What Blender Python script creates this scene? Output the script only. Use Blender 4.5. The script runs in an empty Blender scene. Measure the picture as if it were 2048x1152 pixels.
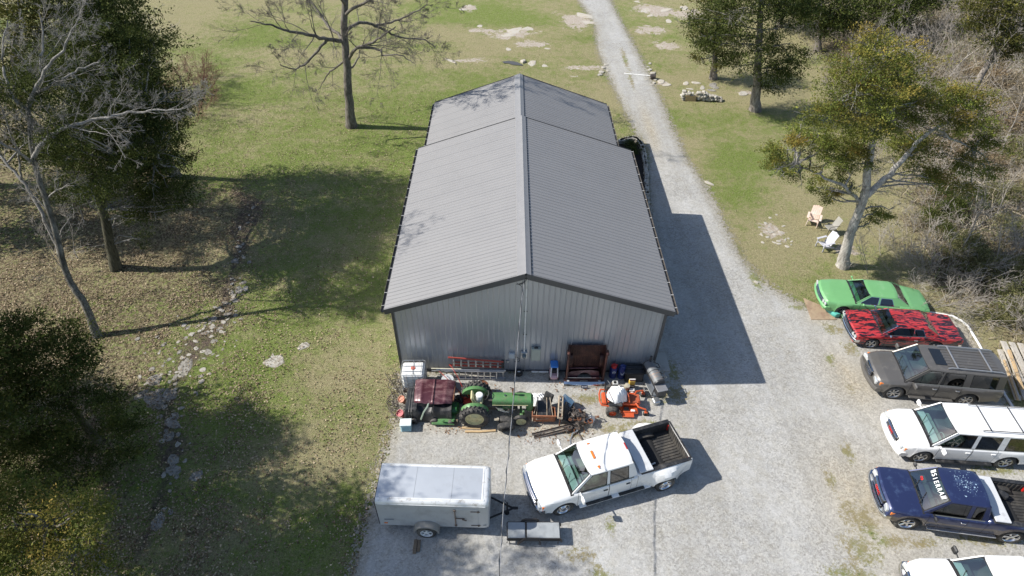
import bpy, math, random
import numpy as np
from mathutils import Vector, Matrix, noise as mnoise

S = bpy.context.scene
COL = S.collection
PI = math.pi
R = math.radians

# ------------------------------------------------------------------ camera
F_PX, PITCH, YAW, ROLL, CAM_H = 1237.08, 0.7460, 0.0123, 0.0166, 22.07
cp, sp_, cy_, sy_ = math.cos(PITCH), math.sin(PITCH), math.cos(YAW), math.sin(YAW)
FW = Vector((sy_*cp, cy_*cp, -sp_))
_R = Vector((cy_, -sy_, 0)); _U = _R.cross(FW)
RT = _R*math.cos(ROLL) + _U*math.sin(ROLL)
UP = -_R*math.sin(ROLL) + _U*math.cos(ROLL)
cam_d = bpy.data.cameras.new("camera")
cam = bpy.data.objects.new("camera", cam_d); COL.objects.link(cam)
cam_d.sensor_width = 36; cam_d.lens = F_PX/2048*36; cam_d.clip_end = 600
cam.matrix_world = Matrix(((RT.x, UP.x, -FW.x, 0), (RT.y, UP.y, -FW.y, 0), (RT.z, UP.z, -FW.z, CAM_H), (0, 0, 0, 1)))
S.camera = cam

def _ray(px, py): return FW*F_PX + RT*(px-1024) - UP*(py-576)
def at(px, py, z=0.0):
    """place whose height above ground is z, read off a survey pixel of the photograph"""
    d = _ray(px, py); t = (z-CAM_H)/d.z
    return Vector((d.x*t, d.y*t, z))
def aty(px, py, Y):
    d = _ray(px, py); t = Y/d.y
    return Vector((d.x*t, Y, CAM_H+d.z*t))

# ------------------------------------------------------------------ light
SX, SY = 1.1365, -0.0655            # shadow offset per metre of height
SUN_EL = math.atan(1/math.hypot(SX, SY)); SUN_AZ = math.atan2(-SX, -SY)
w = bpy.data.worlds.new("World"); S.world = w; w.use_nodes = True
nt = w.node_tree; bg = nt.nodes["Background"]
sky = nt.nodes.new("ShaderNodeTexSky"); sky.sky_type = 'NISHITA'; sky.sun_disc = False
sky.sun_elevation = SUN_EL; sky.sun_rotation = SUN_AZ; sky.altitude = 200
nt.links.new(sky.outputs[0], bg.inputs[0]); bg.inputs[1].default_value = 0.108
sl = bpy.data.lights.new("sun", 'SUN'); sl.energy = 4.85; sl.angle = R(0.55); sl.color = (1, .955, .88)
sun = bpy.data.objects.new("sun", sl); COL.objects.link(sun)
sun.rotation_euler = Vector((-SX, -SY, 1)).to_track_quat('Z', 'Y').to_euler()
S.view_settings.view_transform = 'Standard'; S.view_settings.look = 'None'
S.view_settings.exposure = 0.46; S.view_settings.gamma = 1
S.render.resolution_x = 1024; S.render.resolution_y = 576
try: S.cycles.max_bounces = 6; S.cycles.transparent_max_bounces = 12
except Exception: pass

# ------------------------------------------------------------------ materials
def lin(c):
    return tuple(((x/255)/12.92 if x/255 <= .04045 else ((x/255+.055)/1.055)**2.4) for x in c)
MATS = {}
def mat(name, col=(.5, .5, .5), rough=.6, metal=0, vary=.12, vscale=3, bump=0, bscale=30, coat=0, dirt=None, dirt_amt=.4, dirt_scale=2.5, streak=None, spec=.5):
    """plain procedural paint, plastic, metal ... with tone variation, optional dirt blotches and fine bump"""
    if name in MATS: return MATS[name]
    m = bpy.data.materials.new(name); m.use_nodes = True; MATS[name] = m
    n = m.node_tree; b = n.nodes["Principled BSDF"]
    b.inputs["Metallic"].default_value = metal
    b.inputs["Specular IOR Level"].default_value = spec
    if coat: b.inputs["Coat Weight"].default_value = coat; b.inputs["Coat Roughness"].default_value = .06
    tc = n.nodes.new("ShaderNodeTexCoord")
    mp = n.nodes.new("ShaderNodeMapping"); n.links.new(tc.outputs["Object"], mp.inputs[0])
    if streak: mp.inputs["Scale"].default_value = streak
    nz = n.nodes.new("ShaderNodeTexNoise"); nz.inputs["Scale"].default_value = vscale; nz.inputs["Detail"].default_value = 6
    nz.inputs["Roughness"].default_value = .65
    n.links.new(mp.outputs[0], nz.inputs["Vector"])
    cr = n.nodes.new("ShaderNodeValToRGB"); n.links.new(nz.outputs[0], cr.inputs[0])
    c = Vector(col[:3])
    cr.color_ramp.elements[0].position = .3; cr.color_ramp.elements[1].position = .7
    cr.color_ramp.elements[0].color = (*[max(0, x*(1-vary)) for x in c], 1)
    cr.color_ramp.elements[1].color = (*[min(1, x*(1+vary)) for x in c], 1)
    out = cr.outputs[0]
    if dirt:
        n2 = n.nodes.new("ShaderNodeTexNoise"); n2.inputs["Scale"].default_value = dirt_scale; n2.inputs["Detail"].default_value = 9
        n2.inputs["Roughness"].default_value = .7
        n.links.new(mp.outputs[0], n2.inputs["Vector"])
        r2 = n.nodes.new("ShaderNodeMapRange"); r2.inputs[1].default_value = .62-dirt_amt*.35; r2.inputs[2].default_value = .80-dirt_amt*.3
        n.links.new(n2.outputs[0], r2.inputs[0])
        mx = n.nodes.new("ShaderNodeMix"); mx.data_type = 'RGBA'
        n.links.new(r2.outputs[0], mx.inputs[0]); n.links.new(out, mx.inputs[6]); mx.inputs[7].default_value = (*dirt, 1)
        out = mx.outputs[2]
    n.links.new(out, b.inputs["Base Color"])
    rr = n.nodes.new("ShaderNodeMapRange"); rr.inputs[3].default_value = max(.03, rough*.8); rr.inputs[4].default_value = min(1, rough*1.2)
    n.links.new(nz.outputs[0], rr.inputs[0]); n.links.new(rr.outputs[0], b.inputs["Roughness"])
    if bump:
        nb = n.nodes.new("ShaderNodeTexNoise"); nb.inputs["Scale"].default_value = bscale; nb.inputs["Detail"].default_value = 5
        n.links.new(mp.outputs[0], nb.inputs["Vector"])
        bp = n.nodes.new("ShaderNodeBump"); bp.inputs["Strength"].default_value = bump; bp.inputs["Distance"].default_value = .02
        n.links.new(nb.outputs[0], bp.inputs["Height"]); n.links.new(bp.outputs[0], b.inputs["Normal"])
    return m

def glass(name, tint, refl=.5):
    if name in MATS: return MATS[name]
    m = bpy.data.materials.new(name); m.use_nodes = True; MATS[name] = m
    n = m.node_tree; n.nodes.clear()
    o = n.nodes.new("ShaderNodeOutputMaterial"); mx = n.nodes.new("ShaderNodeMixShader")
    tr = n.nodes.new("ShaderNodeBsdfTransparent"); tr.inputs[0].default_value = (*tint, 1)
    gl = n.nodes.new("ShaderNodeBsdfGlossy"); gl.inputs["Roughness"].default_value = .04
    fr = n.nodes.new("ShaderNodeFresnel"); fr.inputs[0].default_value = 1.5
    mr = n.nodes.new("ShaderNodeMapRange"); mr.inputs[3].default_value = refl*.16; mr.inputs[4].default_value = 1
    n.links.new(fr.outputs[0], mr.inputs[0])
    n.links.new(mr.outputs[0], mx.inputs[0]); n.links.new(tr.outputs[0], mx.inputs[1]); n.links.new(gl.outputs[0], mx.inputs[2])
    n.links.new(mx.outputs[0], o.inputs[0]); return m

def leafmat(name, rough=.7, trans=.25):
    """foliage, litter and twigs: colour comes from the mesh's own per-leaf colour"""
    m = bpy.data.materials.new(name); m.use_nodes = True; MATS[name] = m
    n = m.node_tree; b = n.nodes["Principled BSDF"]; b.inputs["Roughness"].default_value = rough
    b.inputs["Specular IOR Level"].default_value = .15
    a = n.nodes.new("ShaderNodeAttribute"); a.attribute_name = "col"
    n.links.new(a.outputs["Color"], b.inputs["Base Color"])
    if trans:
        t = n.nodes.new("ShaderNodeBsdfTranslucent"); n.links.new(a.outputs["Color"], t.inputs[0])
        mx = n.nodes.new("ShaderNodeMixShader"); mx.inputs[0].default_value = trans
        n.links.new(b.outputs[0], mx.inputs[1]); n.links.new(t.outputs[0], mx.inputs[2])
        n.links.new(mx.outputs[0], n.nodes["Material Output"].inputs[0])
    return m

# ------------------------------------------------------------------ objects
def tag(o, label=None, cat=None, group=None, kind=None):
    if label: o["label"] = label
    if cat: o["category"] = cat
    if group: o["group"] = group
    if kind: o["kind"] = kind
    return o
def thing(name, label, cat, loc=(0, 0, 0), rz=0, group=None, rot=None):
    o = bpy.data.objects.new(name, None); COL.objects.link(o); o.location = loc
    o.rotation_euler = rot if rot else (0, 0, rz); o.empty_display_size = .2
    return tag(o, label, cat, group)
def link(name, me, parent=None):
    o = bpy.data.objects.new(name, me); COL.objects.link(o)
    if parent: o.parent = parent
    return o
def copy_tree(o, parent=None):
    c = o.copy(); COL.objects.link(c)
    if parent: c.parent = parent
    for ch in [x for x in COL.objects if x.parent == o and x != c]: copy_tree(ch, c)
    return c

def sharpen(me, ang=35):
    nf = len(me.polygons)
    if nf == 0: return
    me.polygons.foreach_set("use_smooth", [True]*nf)
    try: me.set_sharp_from_angle(angle=R(ang))
    except Exception: pass

class MB:
    """collects shapes, then links them as ONE mesh object"""
    def __init__(s): s.v = []; s.f = []; s.m = []; s.cur = 0; s.T = None
    def mi(s, i): s.cur = i; return s
    def add(s, vs, fs):
        o = len(s.v)
        if s.T is not None: vs = [s.T @ Vector(v) for v in vs]
        s.v += [tuple(v) for v in vs]; s.f += [tuple(i+o for i in f) for f in fs]; s.m += [s.cur]*len(fs); return s
    def box(s, c, d, rot=None, ch=None):
        """chamfered box, centre c, size d"""
        x, y, z = d[0]/2, d[1]/2, d[2]/2
        k = min(x, y, z)*.35 if ch is None else min(ch, min(x, y, z)*.9)
        M = Matrix.Translation(c) @ (rot.to_matrix().to_4x4() if hasattr(rot, 'to_matrix') else (Matrix.Rotation(rot, 4, 'Z') if isinstance(rot, (int, float)) else (rot if rot is not None else Matrix.Identity(4))))
        vs = []; idx = {}
        for sx in (-1, 1):
            for sy in (-1, 1):
                for sz in (-1, 1):
                    for a in range(3):
                        p = [sx*x, sy*y, sz*z]
                        q = [sx*(x-k), sy*(y-k), sz*(z-k)]; q[a] = p[a]
                        idx[(sx, sy, sz, a)] = len(vs); vs.append(M @ Vector(q))
        fs = []
        for a in range(3):
            b, c2 = (a+1) % 3, (a+2) % 3
            for sa in (-1, 1):
                def key(sb, sc, ax):
                    t = [0, 0, 0]; t[a] = sa; t[b] = sb; t[c2] = sc; return idx[(*t, ax)]
                q = [key(-1, -1, a), key(1, -1, a), key(1, 1, a), key(-1, 1, a)]
                fs.append(q if sa > 0 else q[::-1])
        for a in range(3):
            b, c2 = (a+1) % 3, (a+2) % 3
            for sb in (-1, 1):
                for sc in (-1, 1):
                    def key(sa, ax):
                        t = [0, 0, 0]; t[a] = sa; t[b] = sb; t[c2] = sc; return idx[(*t, ax)]
                    q = [key(-1, b), key(1, b), key(1, c2), key(-1, c2)]
                    fs.append(q if sb*sc > 0 else q[::-1])
        for sx in (-1, 1):
            for sy in (-1, 1):
                for sz in (-1, 1):
                    q = [idx[(sx, sy, sz, 0)], idx[(sx, sy, sz, 1)], idx[(sx, sy, sz, 2)]]
                    fs.append(q if sx*sy*sz > 0 else q[::-1])
        return s.add(vs, fs)
    def tube(s, pts, rad, n=8, cap=True, flat=1.0):
        pts = [Vector(p) for p in pts]; rads = rad if isinstance(rad, (list, tuple)) else [rad]*len(pts)
        vs = []; prev = None
        for i, p in enumerate(pts):
            t = (pts[min(i+1, len(pts)-1)]-pts[max(i-1, 0)])
            if t.length < 1e-9: t = Vector((0, 0, 1))
            t.normalize()
            if prev is None:
                u = t.orthogonal() if abs(t.z) > .99 else t.cross(Vector((0, 0, 1)))
            else: u = prev - t*prev.dot(t)
            u.normalize(); prev = u; wv = t.cross(u)
            for k in range(n):
                a = 2*PI*k/n; vs.append(p + u*math.cos(a)*rads[i] + wv*math.sin(a)*rads[i]*flat)
        fs = [(i*n+k, i*n+(k+1) % n, (i+1)*n+(k+1) % n, (i+1)*n+k) for i in range(len(pts)-1) for k in range(n)]
        if cap: fs += [tuple(range(n))[::-1], tuple(range((len(pts)-1)*n, len(pts)*n))]
        return s.add(vs, fs)
    def cyl(s, a, b, r, n=16, r2=None): return s.tube([a, b], [r, r if r2 is None else r2], n)
    def lathe(s, prof, axis='Z', n=24, c=(0, 0, 0), M=None):
        """prof: (radius, height) pairs"""
        vs = []
        for (r, h) in prof:
            for k in range(n):
                a = 2*PI*k/n; p = (r*math.cos(a), r*math.sin(a), h)
                if axis == 'Y': p = (p[0], p[2], p[1])
                if axis == 'X': p = (p[2], p[0], p[1])
                q = Vector(p) + Vector(c)
                vs.append(M @ q if M else q)
        fs = [(i*n+k, i*n+(k+1) % n, (i+1)*n+(k+1) % n, (i+1)*n+k) for i in range(len(prof)-1) for k in range(n)]
        if axis == 'Y': fs = [f[::-1] for f in fs]
        return s.add(vs, fs)
    def prism(s, poly, z0, z1, M=None):
        """2-D polygon (x,y) extruded in z, optionally transformed"""
        n = len(poly); vs = [Vector((x, y, z0)) for x, y in poly]+[Vector((x, y, z1)) for x, y in poly]
        if M: vs = [M @ v for v in vs]
        fs = [tuple(range(n))[::-1], tuple(range(n, 2*n))]+[(i, (i+1) % n, n+(i+1) % n, n+i) for i in range(n)]
        return s.add(vs, fs)
    def grid(s, fn, nu, nv, us=(0, 1), vs_=(0, 1)):
        vs = [fn(us[0]+(us[1]-us[0])*i/nu, vs_[0]+(vs_[1]-vs_[0])*j/nv) for i in range(nu+1) for j in range(nv+1)]
        fs = [(i*(nv+1)+j, (i+1)*(nv+1)+j, (i+1)*(nv+1)+j+1, i*(nv+1)+j+1) for i in range(nu) for j in range(nv)]
        return s.add(vs, fs)
    def build(s, name, mats, parent=None, smooth=35):
        me = bpy.data.meshes.new(name); me.from_pydata(s.v, [], s.f)
        if not isinstance(mats, (list, tuple)): mats = [mats]
        for m in mats: me.materials.append(m)
        if len(mats) > 1: me.polygons.foreach_set("material_index", s.m)
        me.validate(); me.update()
        if smooth: sharpen(me, smooth)
        return link(name, me, parent)

def rotx(a): return Matrix.Rotation(a, 4, 'X')
def roty(a): return Matrix.Rotation(a, 4, 'Y')
def rotz(a): return Matrix.Rotation(a, 4, 'Z')
def tr(x, y, z): return Matrix.Translation((x, y, z))

def colmesh(name, V, Fc, cols, m, parent=None, per=None):
    """big leaf/twig mesh from numpy arrays; cols per vertex (N,3)"""
    me = bpy.data.meshes.new(name)
    V = np.asarray(V, np.float32); Fc = np.asarray(Fc, np.int32); k = Fc.shape[1]
    me.vertices.add(len(V)); me.vertices.foreach_set("co", V.ravel())
    me.loops.add(Fc.size); me.loops.foreach_set("vertex_index", Fc.ravel())
    me.polygons.add(len(Fc)); me.polygons.foreach_set("loop_start", np.arange(0, Fc.size, k, dtype=np.int32))
    me.update(calc_edges=True)
    a = me.color_attributes.new("col", 'FLOAT_COLOR', 'POINT')
    cc = np.ones((len(V), 4), np.float32); cc[:, :3] = cols
    a.data.foreach_set("color", cc.ravel()); me.materials.append(m)
    return link(name, me, parent)

# value noise on numpy arrays
_rs = np.random.RandomState(7); _perm = _rs.rand(256, 256)
def vnoise(x, y, s=1.0, oct=4, seed=0):
    t = np.zeros_like(x, dtype=float); amp = 1; tot = 0
    for o in range(oct):
        X = x/s+seed*17.3+o*31.7; Y = y/s+seed*9.1+o*13.9
        xi = np.floor(X).astype(int); yi = np.floor(Y).astype(int); fx = X-xi; fy = Y-yi
        fx = fx*fx*(3-2*fx); fy = fy*fy*(3-2*fy)
        g = lambda a, b: _perm[a & 255, b & 255]
        v = (g(xi, yi)*(1-fx)+g(xi+1, yi)*fx)*(1-fy)+(g(xi, yi+1)*(1-fx)+g(xi+1, yi+1)*fx)*fy
        t += v*amp; tot += amp; amp *= .5; s = s/2
    return t/tot
def polydist(x, y, poly):
    """signed distance (positive inside) to a polygon"""
    d = np.full(x.shape, 1e9); ins = np.zeros(x.shape, bool)
    n = len(poly)
    for i in range(n):
        ax, ay = poly[i]; bx, by = poly[(i+1) % n]
        ex, ey = bx-ax, by-ay; L = ex*ex+ey*ey+1e-12
        t = np.clip(((x-ax)*ex+(y-ay)*ey)/L, 0, 1)
        d = np.minimum(d, np.hypot(x-ax-t*ex, y-ay-t*ey))
        c = ((ay > y) != (by > y)) & (x < (bx-ax)*(y-ay)/(by-ay+1e-12)+ax); ins ^= c
    return np.where(ins, d, -d)
# ================================================================== GROUND
def gp(pts): return [tuple(at(*p)[:2]) for p in pts]
GRAVEL = gp([(690, 1190), (735, 1010), (765, 900), (786, 850), (793, 790), (800, 742), (1050, 735), (1293, 735), (1300, 600), (1293, 400), (1287, 320), (1278, 288), (1262, 250), (1238, 200),
             (1213, 150), (1194, 100), (1188, 50), (1155, 0), (1120, -60), (1180, -60), (1222, 0), (1248, 50), (1275, 100), (1300, 150), (1325, 200), (1350, 260), (1378, 320), (1412, 370), (1440, 420),
             (1468, 480), (1498, 530), (1545, 575), (1610, 610), (1700, 640), (1790, 628), (1850, 625), (1905, 632), (1938, 652), (1985, 740), (2030, 830), (2100, 960), (2200, 1250), (1000, 1250)])
def lum(px, py, rx, ry, ang=0): c = at(px, py); return (c.x, c.y, rx, ry, ang)
WEEDS = [lum(1340, 790, 1.3, .7), lum(1290, 850, 1.6, .35, -.2), lum(1345, 745, .5, 1.0), lum(1175, 800, .9, .5), lum(1230, 860, 1.0, .4),
         lum(1695, 905, .35, .7), lum(1700, 1030, .5, .9), lum(1735, 1045, .6, 1.0), lum(1720, 1100, .9, .9), lum(1660, 960, .25, .8), lum(1780, 1085, .9, .4),
         lum(1980, 1080, 1.9, .3), lum(1990, 940, 1.6, .35), lum(1840, 1085, 1.0, .3), lum(1700, 700, .5, .7), lum(1665, 660, .7, .5), lum(1660, 720, .3, .5), lum(1960, 715, 1.6, .25),
         lum(1700, 1150, 1.2, .6), lum(1160, 1110, .9, .35), lum(1220, 1050, .25, .5), lum(1200, 1145, .6, .4), lum(1990, 830, 1.0, .3), lum(1510, 560, .4, 1.3), lum(1600, 615, .9, .3),
         lum(1290, 300, .4, 2.6), lum(1700, 780, .25, .4), lum(1250, 120, .35, 3.5), lum(1262, 160, .3, 2.5), lum(1480, 500, .3, 1.5), lum(1150, 870, .5, .25)]
def blob_field(x, y, L):
    f = np.zeros(x.shape)
    for (cx, cy, rx, ry, a) in L:
        dx = x-cx; dy = y-cy; u = dx*math.cos(a)+dy*math.sin(a); v = -dx*math.sin(a)+dy*math.cos(a)
        f = np.maximum(f, np.exp(-(u/rx)**2-(v/ry)**2))
    return f
def relief(x, y):
    """very slight swell of the lawn away from the yard"""
    d = np.maximum(0, np.hypot(np.maximum(0, np.maximum(-7-x, x-24)), np.maximum(0, y-44))-2)
    return np.minimum(d, 8)/8*.10*(vnoise(x, y, 5, 3, 2)-.5)

# zones painted as real ground cover: green turf / leaf litter / bare soil or rock
LEAFY = gp([(-400, 120), (100, 160), (300, 270), (390, 330), (470, 380), (520, 420), (500, 560), (470, 660), (440, 720), (420, 860), (400, 1000), (330, 1200), (-400, 1300), (-400, 420)])
STREAM = gp([(470, 380), (530, 400), (505, 520), (478, 620), (420, 720), (385, 800), (372, 960), (330, 1100), (240, 1200), (200, 1180), (290, 960), (290, 800), (345, 690), (425, 600), (452, 500)])
THICK = gp([(1700, -60), (1640, 90), (1700, 190), (1790, 260), (1830, 420), (1850, 560), (1990, 640), (2100, 800), (3000, 800), (3200, -60)])
ROCKY = [lum(1030, 65, 2.6, 1.6), lum(1065, 88, 2.2, .7), lum(935, 15, 1.2, 1.0), lum(950, 60, 1.2, .8), lum(935, 120, 2.2, .5), lum(1170, 135, 2.2, .7), lum(1150, 40, 2.0, 2.4), lum(1310, 20, 3, 2), lum(1340, 92, 1.4, 1.3), lum(1300, 60, 2.2, 1.3),
         lum(1545, 465, .9, .8), lum(1570, 480, .6, .5), lum(1490, 185, 1.0, .6), lum(1325, 165, .8, .7), lum(1690, 500, .8, .6), lum(1380, 30, 2, 2)]
GREEN = [lum(800, 330, 1.6, .5), lum(620, 560, 4, 4), lum(560, 800, 4, 2.5), lum(760, 290, 3, 1.2), lum(490, 80, 5, 3), lum(430, 200, 6, 2), lum(900, 150, 3, 1.5), lum(1440, 320, 1.6, 2.6), lum(1480, 400, 1.2, 1.6), lum(1250, 250, 1, 2),
         lum(560, 1000, 5, 1.2), lum(640, 1080, 3, 1), lum(1500, 300, 3, 2), lum(690, 450, 3, 3), lum(1340, 230, 1.5, 2), lum(1000, 30, 4, 3), lum(470, 270, 4, 1.2), lum(1680, 590, 1.2, .5)]
def zones(x, y):
    n1 = vnoise(x, y, 6, 4, 1); n2 = vnoise(x, y, 2.2, 4, 3); n3 = vnoise(x*.6, y*1.4, 3.0, 4, 8)
    leafy = np.clip(polydist(x, y, LEAFY)/7.0+.35+(n2-.5)*1.0, 0, .85)
    thick = np.clip(polydist(x, y, THICK)/3.0+.5+(n2-.5)*1.5, 0, 1)
    leafy = np.maximum(leafy*.95, thick)
    green = np.clip(.48+(n1-.5)*1.5+(n3-.5)*1.0+blob_field(x, y, GREEN)*.27-leafy*.35-.16*np.clip((x-8)/5, 0, 1)-np.clip((x-22)/10, 0, .4)-np.clip((y-50)/40, 0, .10)+.25*(vnoise(x*.7, y*1.6, 5, 3, 15)-.5), 0, 1)
    st = np.clip(polydist(x, y, STREAM)/.8+.4+(n2-.5)*2.0, 0, 1)
    rk = np.clip(blob_field(x, y, ROCKY)*1.1-.05+(n2-.5)*1.0, 0, 1)*(blob_field(x, y, ROCKY) > .03)
    return green, leafy, np.maximum(st*.55, 0), rk

def attr(me, nm, arr4):
    a = me.color_attributes.new(nm, 'FLOAT_COLOR', 'POINT'); a.data.foreach_set("color", np.asarray(arr4, np.float32).ravel())

def gridmesh(name, xs, ys, zf, keep=None):
    X, Y = np.meshgrid(xs, ys, indexing='ij'); Z = zf(X, Y)
    nx, ny = X.shape; idx = np.arange(nx*ny).reshape(nx, ny)
    q = np.stack([idx[:-1, :-1], idx[1:, :-1], idx[1:, 1:], idx[:-1, 1:]], -1).reshape(-1, 4)
    V = np.stack([X.ravel(), Y.ravel(), Z.ravel()], -1)
    if keep is not None:
        k = keep(X, Y).ravel(); q = q[k[q].any(1)]
        used = np.unique(q); mp = np.full(nx*ny, -1); mp[used] = np.arange(len(used)); V = V[used]; q = mp[q]
    me = bpy.data.meshes.new(name)
    me.vertices.add(len(V)); me.vertices.foreach_set("co", V.astype(np.float32).ravel())
    me.loops.add(q.size); me.loops.foreach_set("vertex_index", q.astype(np.int32).ravel())
    me.polygons.add(len(q)); me.polygons.foreach_set("loop_start", np.arange(0, q.size, 4, dtype=np.int32))
    me.update(calc_edges=True); me.polygons.foreach_set("use_smooth", [True]*len(q))
    return me, V

def N(nt, t, **k):
    n = nt.nodes.new(t)
    for a, v in k.items():
        if isinstance(v, (int, float, tuple)) and a in n.inputs.keys(): n.inputs[a].default_value = v
        else:
            try: n.inputs[a].default_value = v
            except Exception: setattr(n, a, v)
    return n
def mixc(nt, fac, a, b):
    mx = nt.nodes.new("ShaderNodeMix"); mx.data_type = 'RGBA'
    for sock, v in ((0, fac), (6, a), (7, b)):
        if hasattr(v, 'is_output') or hasattr(v, 'links'): nt.links.new(v, mx.inputs[sock])
        elif isinstance(v, (int, float)): mx.inputs[sock].default_value = v
        else: mx.inputs[sock].default_value = (*v, 1)
    return mx.outputs[2]
def mrange(nt, src, a, b, c=0, d=1):
    m = nt.nodes.new("ShaderNodeMapRange"); nt.links.new(src, m.inputs[0])
    for i, v in enumerate((a, b, c, d)): m.inputs[i+1].default_value = v
    return m.outputs[0]
def noise(nt, vec, sc, det=6, ro=.6, dist=0):
    n = nt.nodes.new("ShaderNodeTexNoise"); nt.links.new(vec, n.inputs["Vector"]); n.inputs["Scale"].default_value = sc
    n.inputs["Detail"].default_value = det; n.inputs["Roughness"].default_value = ro; n.inputs["Distortion"].default_value = dist
    return n.outputs[0]
def voro(nt, vec, sc, feat='F1', out="Color", rnd=1):
    n = nt.nodes.new("ShaderNodeTexVoronoi"); n.feature = feat; nt.links.new(vec, n.inputs["Vector"]); n.inputs["Scale"].default_value = sc
    n.inputs["Randomness"].default_value = rnd
    return n.outputs[out]
def math2(nt, op, a, b=None):
    m = nt.nodes.new("ShaderNodeMath"); m.operation = op
    for i, v in enumerate((a, b)):
        if v is None: continue
        if isinstance(v, (int, float)): m.inputs[i].default_value = v
        else: nt.links.new(v, m.inputs[i])
    return m.outputs[0]

def ground_material():
    m = bpy.data.materials.new("turf_and_litter"); m.use_nodes = True; n = m.node_tree; b = n.nodes["Principled BSDF"]
    b.inputs["Roughness"].default_value = .95; b.inputs["Specular IOR Level"].default_value = .1
    g = N(n, "ShaderNodeNewGeometry"); P = g.outputs["Position"]
    z = N(n, "ShaderNodeAttribute", attribute_name="zone"); sep = N(n, "ShaderNodeSeparateColor"); n.links.new(z.outputs["Color"], sep.inputs[0])
    G_, L_, D_ = sep.outputs[0], sep.outputs[1], sep.outputs[2]; K_ = z.outputs["Alpha"]
    fine = noise(n, P, 9, 8, .75); mid = noise(n, P, 1.4, 7, .7); vfine = noise(n, P, 38, 5, .7)
    straw = mixc(n, mrange(n, fine, .3, .7), (.285, .245, .125), (.56, .505, .30))
    grn = mixc(n, mrange(n, fine, .3, .7), (.105, .17, .03), (.31, .40, .09))
    gf = math2(n, 'ADD', G_, math2(n, 'MULTIPLY', math2(n, 'SUBTRACT', mid, .5), 2.3))
    gf = math2(n, 'ADD', gf, math2(n, 'MULTIPLY', math2(n, 'SUBTRACT', vfine, .5), 2.2))
    gf = math2(n, 'ADD', gf, math2(n, 'MULTIPLY', math2(n, 'SUBTRACT', noise(n, P, 4.5, 6, .7), .5), 1.3))
    c = mixc(n, mrange(n, gf, .1, .85), straw, grn)
    # fallen leaves: small cells, some pale, some brown
    lc = voro(n, P, 13); ls = N(n, "ShaderNodeSeparateColor"); n.links.new(lc, ls.inputs[0])
    leafc = mixc(n, ls.outputs[0], (.115, .076, .045), (.50, .405, .27))
    soil = mixc(n, fine, (.045, .032, .022), (.15, .11, .075))
    leafc = mixc(n, mrange(n, ls.outputs[1], .45, .5), soil, leafc)
    lf = math2(n, 'ADD', math2(n, 'MULTIPLY', L_, .75), math2(n, 'MULTIPLY', math2(n, 'SUBTRACT', noise(n, P, 5, 6, .7), .5), 2.4))
    lf = math2(n, 'ADD', lf, math2(n, 'MULTIPLY', math2(n, 'SUBTRACT', noise(n, P, 1.1, 5, .7), .5), 1.2))
    c = mixc(n, mrange(n, lf, .38, .62), c, leafc)
    # sparse single leaves everywhere on the lawn
    sv = voro(n, P, 7.5); s2 = N(n, "ShaderNodeSeparateColor"); n.links.new(sv, s2.inputs[0])
    dist = voro(n, P, 7.5, 'F1', "Distance")
    spot = math2(n, 'MULTIPLY', math2(n, 'GREATER_THAN', s2.outputs[2], .6), math2(n, 'LESS_THAN', dist, .24))
    c = mixc(n, math2(n, 'MULTIPLY', spot, .8), c, (.36, .27, .17))
    c = mixc(n, mrange(n, noise(n, P, 17, 5, .8), .38, .60, .5, 0), c, (.05, .058, .015))
    c = mixc(n, mrange(n, noise(n, P, 26, 4, .8), .54, .66, 0, .5), c, (.46, .42, .27))
    c = mixc(n, mrange(n, noise(n, P, 7, 6, .85), .36, .5, .38, 0), c, (.055, .06, .02))
    c = mixc(n, mrange(n, noise(n, P, 10, 5, .85), .53, .64, 0, .45), c, (.48, .43, .27))
    # damp stream bed and bare soil, exposed rock
    bed = mixc(n, mrange(n, fine, .35, .65), (.055, .042, .034), (.22, .17, .14))
    df = math2(n, 'ADD', D_, math2(n, 'MULTIPLY', math2(n, 'SUBTRACT', noise(n, P, 3.2, 7, .75), .5), .9))
    c = mixc(n, mrange(n, df, .38, .6), c, bed)
    rockc = mixc(n, mrange(n, noise(n, P, 6, 8, .7), .3, .7), (.34, .25, .17), (.62, .585, .53))
    rf = math2(n, 'ADD', K_, math2(n, 'MULTIPLY', math2(n, 'SUBTRACT', noise(n, P, 1.3, 8, .75, 1.2), .5), 3.0))
    rf = math2(n, 'MULTIPLY', rf, mrange(n, K_, .05, .3))
    c = mixc(n, mrange(n, rf, .6, .75), c, rockc)
    n.links.new(c, b.inputs["Base Color"])
    h = math2(n, 'ADD', math2(n, 'MULTIPLY', vfine, .7), math2(n, 'MULTIPLY', fine, 1.0))
    bp = N(n, "ShaderNodeBump"); bp.inputs["Strength"].default_value = .9; bp.inputs["Distance"].default_value = .12
    n.links.new(h, bp.inputs["Height"]); n.links.new(bp.outputs[0], b.inputs["Normal"])
    return m

xs = np.concatenate([np.arange(-90, -34, 1.5), np.arange(-34, 34, .25), np.arange(34, 91, 1.5)])
ys = np.concatenate([np.arange(-25, 6, 1.5), np.arange(6, 50, .25), np.arange(50, 78, .5), np.arange(78, 130, 2.)])
me, V = gridmesh("ground", xs, ys, lambda x, y: relief(x, y))
gr, lf, st, rk = zones(V[:, 0], V[:, 1])
attr(me, "zone", np.stack([gr, lf, st, rk], -1)); me.materials.append(ground_material())
tag(link("ground", me), kind="structure")

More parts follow.
